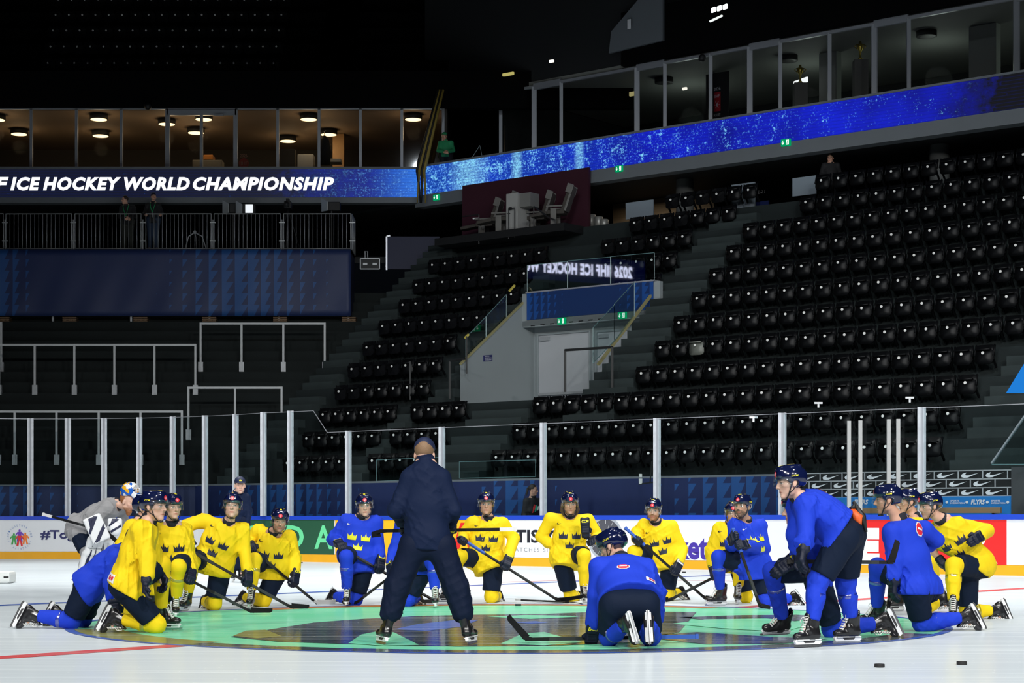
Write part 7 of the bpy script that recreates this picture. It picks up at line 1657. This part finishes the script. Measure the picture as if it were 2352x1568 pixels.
person('person in blue jersey bending forward on skates at right, gloves above the knee', 16.2, (1946, 1222), (1838, 1142, .0), (1832, 1160, .17), (1850, 1160, -.19), (1815, 1108, -.04, -78, -6, 0),
       ha=(1950, 1230, .11, 0), hb=(1938, 1234, -.11, 0), ka=(1944, 1338, .22, 0), kb=(1880, 1336, -.12, 0), aa=(1956, 'i', .25), ab=(1863, 'i', -.2), ta=(-66, 0), tb=(-62, 0), ea=(1826, 1226, .2), eb=(1852, 1226, -.3), wa=(1838, 1278, .3), wb=(1844, 1266, -.2), top='blue', crest=False,
       hem=(1925, 1216, 0, 0), bulk=1.08, skin=SK3, hair=BR, palm=(None, (1, .2, -.3)), extra={'after': pants_back}, stick=((1812, 1289, .35, 0), (2052, 1291, .4, 0), (2067, 1241, .42, 0), 'black'), ls='black stick held level behind the bent-over player with blade turned up',
       back_sign=(1889, 1117, .10, (0, .35, -1), (1, 0, -.4), .5))
# --- staff and spectators
person('person in navy cap and jacket standing on the ice behind the left group', 33.0, (543, 1200), (546, 1132, 0), (530, 1142, .02), (565, 1143, -.02), (551, 1115, -.06, 15, -4, 0),
       ka=(538, 1268, 0, 0), kb=(552, 1268, 0, 0), aa=(537, 'i', 0), ab=(553, 'i', 0), ta=(0, 0), tb=(10, 0), ea=(527, 1172, .1), eb=(571, 1174, .0), wa=(536, 1205, -.5), wb=(567, 1206, -.6), top='navy', outfit='coach', legs='coach', crest=False, helmet=False, hairstyle='short', hair=BR,
       jm=MATS['jacket_navy'], pm=MATS['trouser_navy'], hands=('bare', 'bare'), extra={'after': cap_after(0)}, lace=False, jh=.016, skin=SK3)
M_BK = mat('cloth_black', (.010, .010, .012), .8)
def bystander(label, px, Z, floor, head, yaw, lean=0., jm=None, pm=None, hair=DK, style='short', extra=None, arms=None, skin=SK2, pitch=-5, h=1.0, sc=1.0):
    k = F / Z; X = lambda dx: px + dx * k; Y = lambda z: HZ - (floor + z * h - CH) * k; c = math.cos(math.radians(yaw)); s = math.sin(math.radians(yaw)); ar = arms or ((-.25, 1.12, .05), (-.2, .98, -.15), (.25, 1.12, .05), (.2, .98, -.15))
    Q = lambda x, y, z: (X(x * c - y * s * -1 * 0), Y(z), x * s + y, 0)
    return person(label, Z, (X(0), Y(.98)), (X(lean * .3), Y(1.48), -abs(lean) * .3), Q(-.18, -abs(lean) * .3, 1.41), Q(.18, -abs(lean) * .3, 1.41), (X(lean * .4) + math.sin(math.radians(head)) * 2, Y(1.66), -abs(lean) * .4 - .03, head, pitch, 0),
                  ka=Q(-.1, 0, .52), kb=Q(.1, 0, .52), aa=Q(-.11, .02, .10), ab=Q(.11, .02, .10), ta=(-8 + yaw, 0), tb=(8 + yaw, 0), ea=Q(ar[0][0], ar[0][2], ar[0][1]), wa=Q(ar[1][0], ar[1][2], ar[1][1]), eb=Q(ar[2][0], ar[2][2], ar[2][1]), wb=Q(ar[3][0], ar[3][2], ar[3][1]),
                  top='navy', outfit='spectator', legs='plain', crest=False, helmet=False, hairstyle=style, hair=hair, jm=jm or M_BK, pm=pm or M_BK, hands=('bare', 'bare'), extra=extra, skin=skin, jh=.018, fine=.0095, hs=1.06, hem=(X(0), Y(.86), 0, 0))
def shirt_print(L):
    JB = bvh_of(L['JV'], L['JF'], L['root']); N_, ax, up, fw = L['N_'], L['ax'], L['up'], L['fw']; o = N_ - up * .36 - ax * .12
    for i, c in enumerate(((.7, .05, .05), (.05, .6, .35), (.75, .75, .72))): local_print(decal('shirt_print', [([(.1, 0), (.4, .1), (.9, .8), (.6, 1), (.3, .6)], [(0, 1, 2, 3, 4)])], JB, o + ax * .06 * i + up * .03 * i, ax * .13, up * (.22 - .05 * i), -fw, mat('shirt_print_%d' % i, c, .6), L['jers'], .005 + .003 * i, .03), L['root'])
bystander('person with dark ponytail and black printed sweatshirt standing behind the rink glass', 1223, 45.0, .0, 70, 35, hair=DK, style='tail', extra={'after': shirt_print}, skin=SK2, h=1.09)
def lanyard(L):
    N_, ax, up, fw, o_ = L['N_'], L['ax'], L['up'], L['fw'], L['o_']; b = MB()
    for s in (-1, 1): b.tube([N_ + ax * s * .09 + fw * .07 - o_, N_ - up * .15 + ax * s * .06 + fw * .17 - o_, N_ - up * .34 + fw * .19 - o_], .012, 5)
    l = b.build('lanyard', mat('lanyard_green', (.02, .35, .12), .6), L['root']); q = N_ - up * .42 + fw * .20 - o_; b = MB(); b.bar(q + up * .07, q - up * .07, .10, .012, fw.cross(up)); b.build('pass_card', M_PRW, l)
DKP = mat('trousers_olive', (.02, .022, .018), .8); JEAN = mat('jeans_blue', (.014, .03, .065), .8)
LEAN = ((-.24, 1.12, -.12), (-.04, 1.06, -.36), (.24, 1.12, -.12), (.06, 1.08, -.36))
bystander('person in black leaning with crossed forearms on the platform fence', 293, 60.45, pz(572), -60, 0, lean=-.15, pm=DKP, arms=LEAN, extra={'after': lanyard})
bystander('person in dark cap and jeans with green lanyard standing at the platform fence', 352, 60.45, pz(572), 20, 0, pm=JEAN, arms=((-.28, 1.14, .0), (-.26, 1.12, -.3), (.28, 1.14, 0), (.26, 1.12, -.3)), pitch=18, extra={'after': lambda L: (lanyard(L), cap_after(0)(L))}, h=1.06)
GRN = mat('jacket_green', (.02, .30, .12), .7)
bystander('person in green cap and green jacket leaning on the balcony at the screen corner', 1024, 61.6, 12.25, -15, 0, lean=-.1, jm=GRN, arms=LEAN, extra={'after': lambda L: build_mesh('cap', [('u', .01, ell(np.array(L['HT_'] @ Vector((0, -.01, .075))), (.088, .10, .07))), ('u', .01, ell(np.array(L['HT_'] @ Vector((0, .09, .06))), (.06, .06, .01)))], .01, GRN, L['root'])}, h=.86)
bystander('person whose head shows above the top right row of seats', 1908, at_v(1908, 383, 46.6).y, 9.9, -20, 0, h=.80)
# ================================================================ small things on the ice
def puck(px, py, label, z=0.):
    p = at_h(px, py, z + .0); t = thing('puck', label, 'puck', (p.x, p.y, z), group='pucks lying on the ice')
    b = MB(); b.lathe((0, 0, 0), [(.036, 0), (.0385, .003), (.0385, .022), (.036, .0254)], 24); b.build('rubber_disc', mat('puck_rubber', (.012, .012, .013), .55, bump=.2, bscale=200), t)
puck(2020, 1532, 'black puck nearest to us at lower right, left one of two'); puck(2209, 1526, 'black puck nearest to us at lower right, right one of two')
puck(1190, 1391, 'black puck on the edge of the green disc right of the coach'); puck(1466, 1387, 'black puck at the hunched player\'s right'); puck(1571, 1315, 'small black puck near the boards right of the bearded player'); puck(692, 1293, 'small black puck near the boards under the green advert'); puck(860, 1296, 'small black puck near the boards left of the coach')
p = at_h(10, 1339, 0); b = MB(); b.box(p.x - .45, p.x + .12, p.y - .1, p.y + .35, 0, .20); tag(b.build('foam_block', mat('foam_white', (.74, .77, .76), .8), bevel=.05), 'white block lying on the ice at the left border', 'block'); puck(14, 1327, 'black puck lying on the white block at the left border', .2)
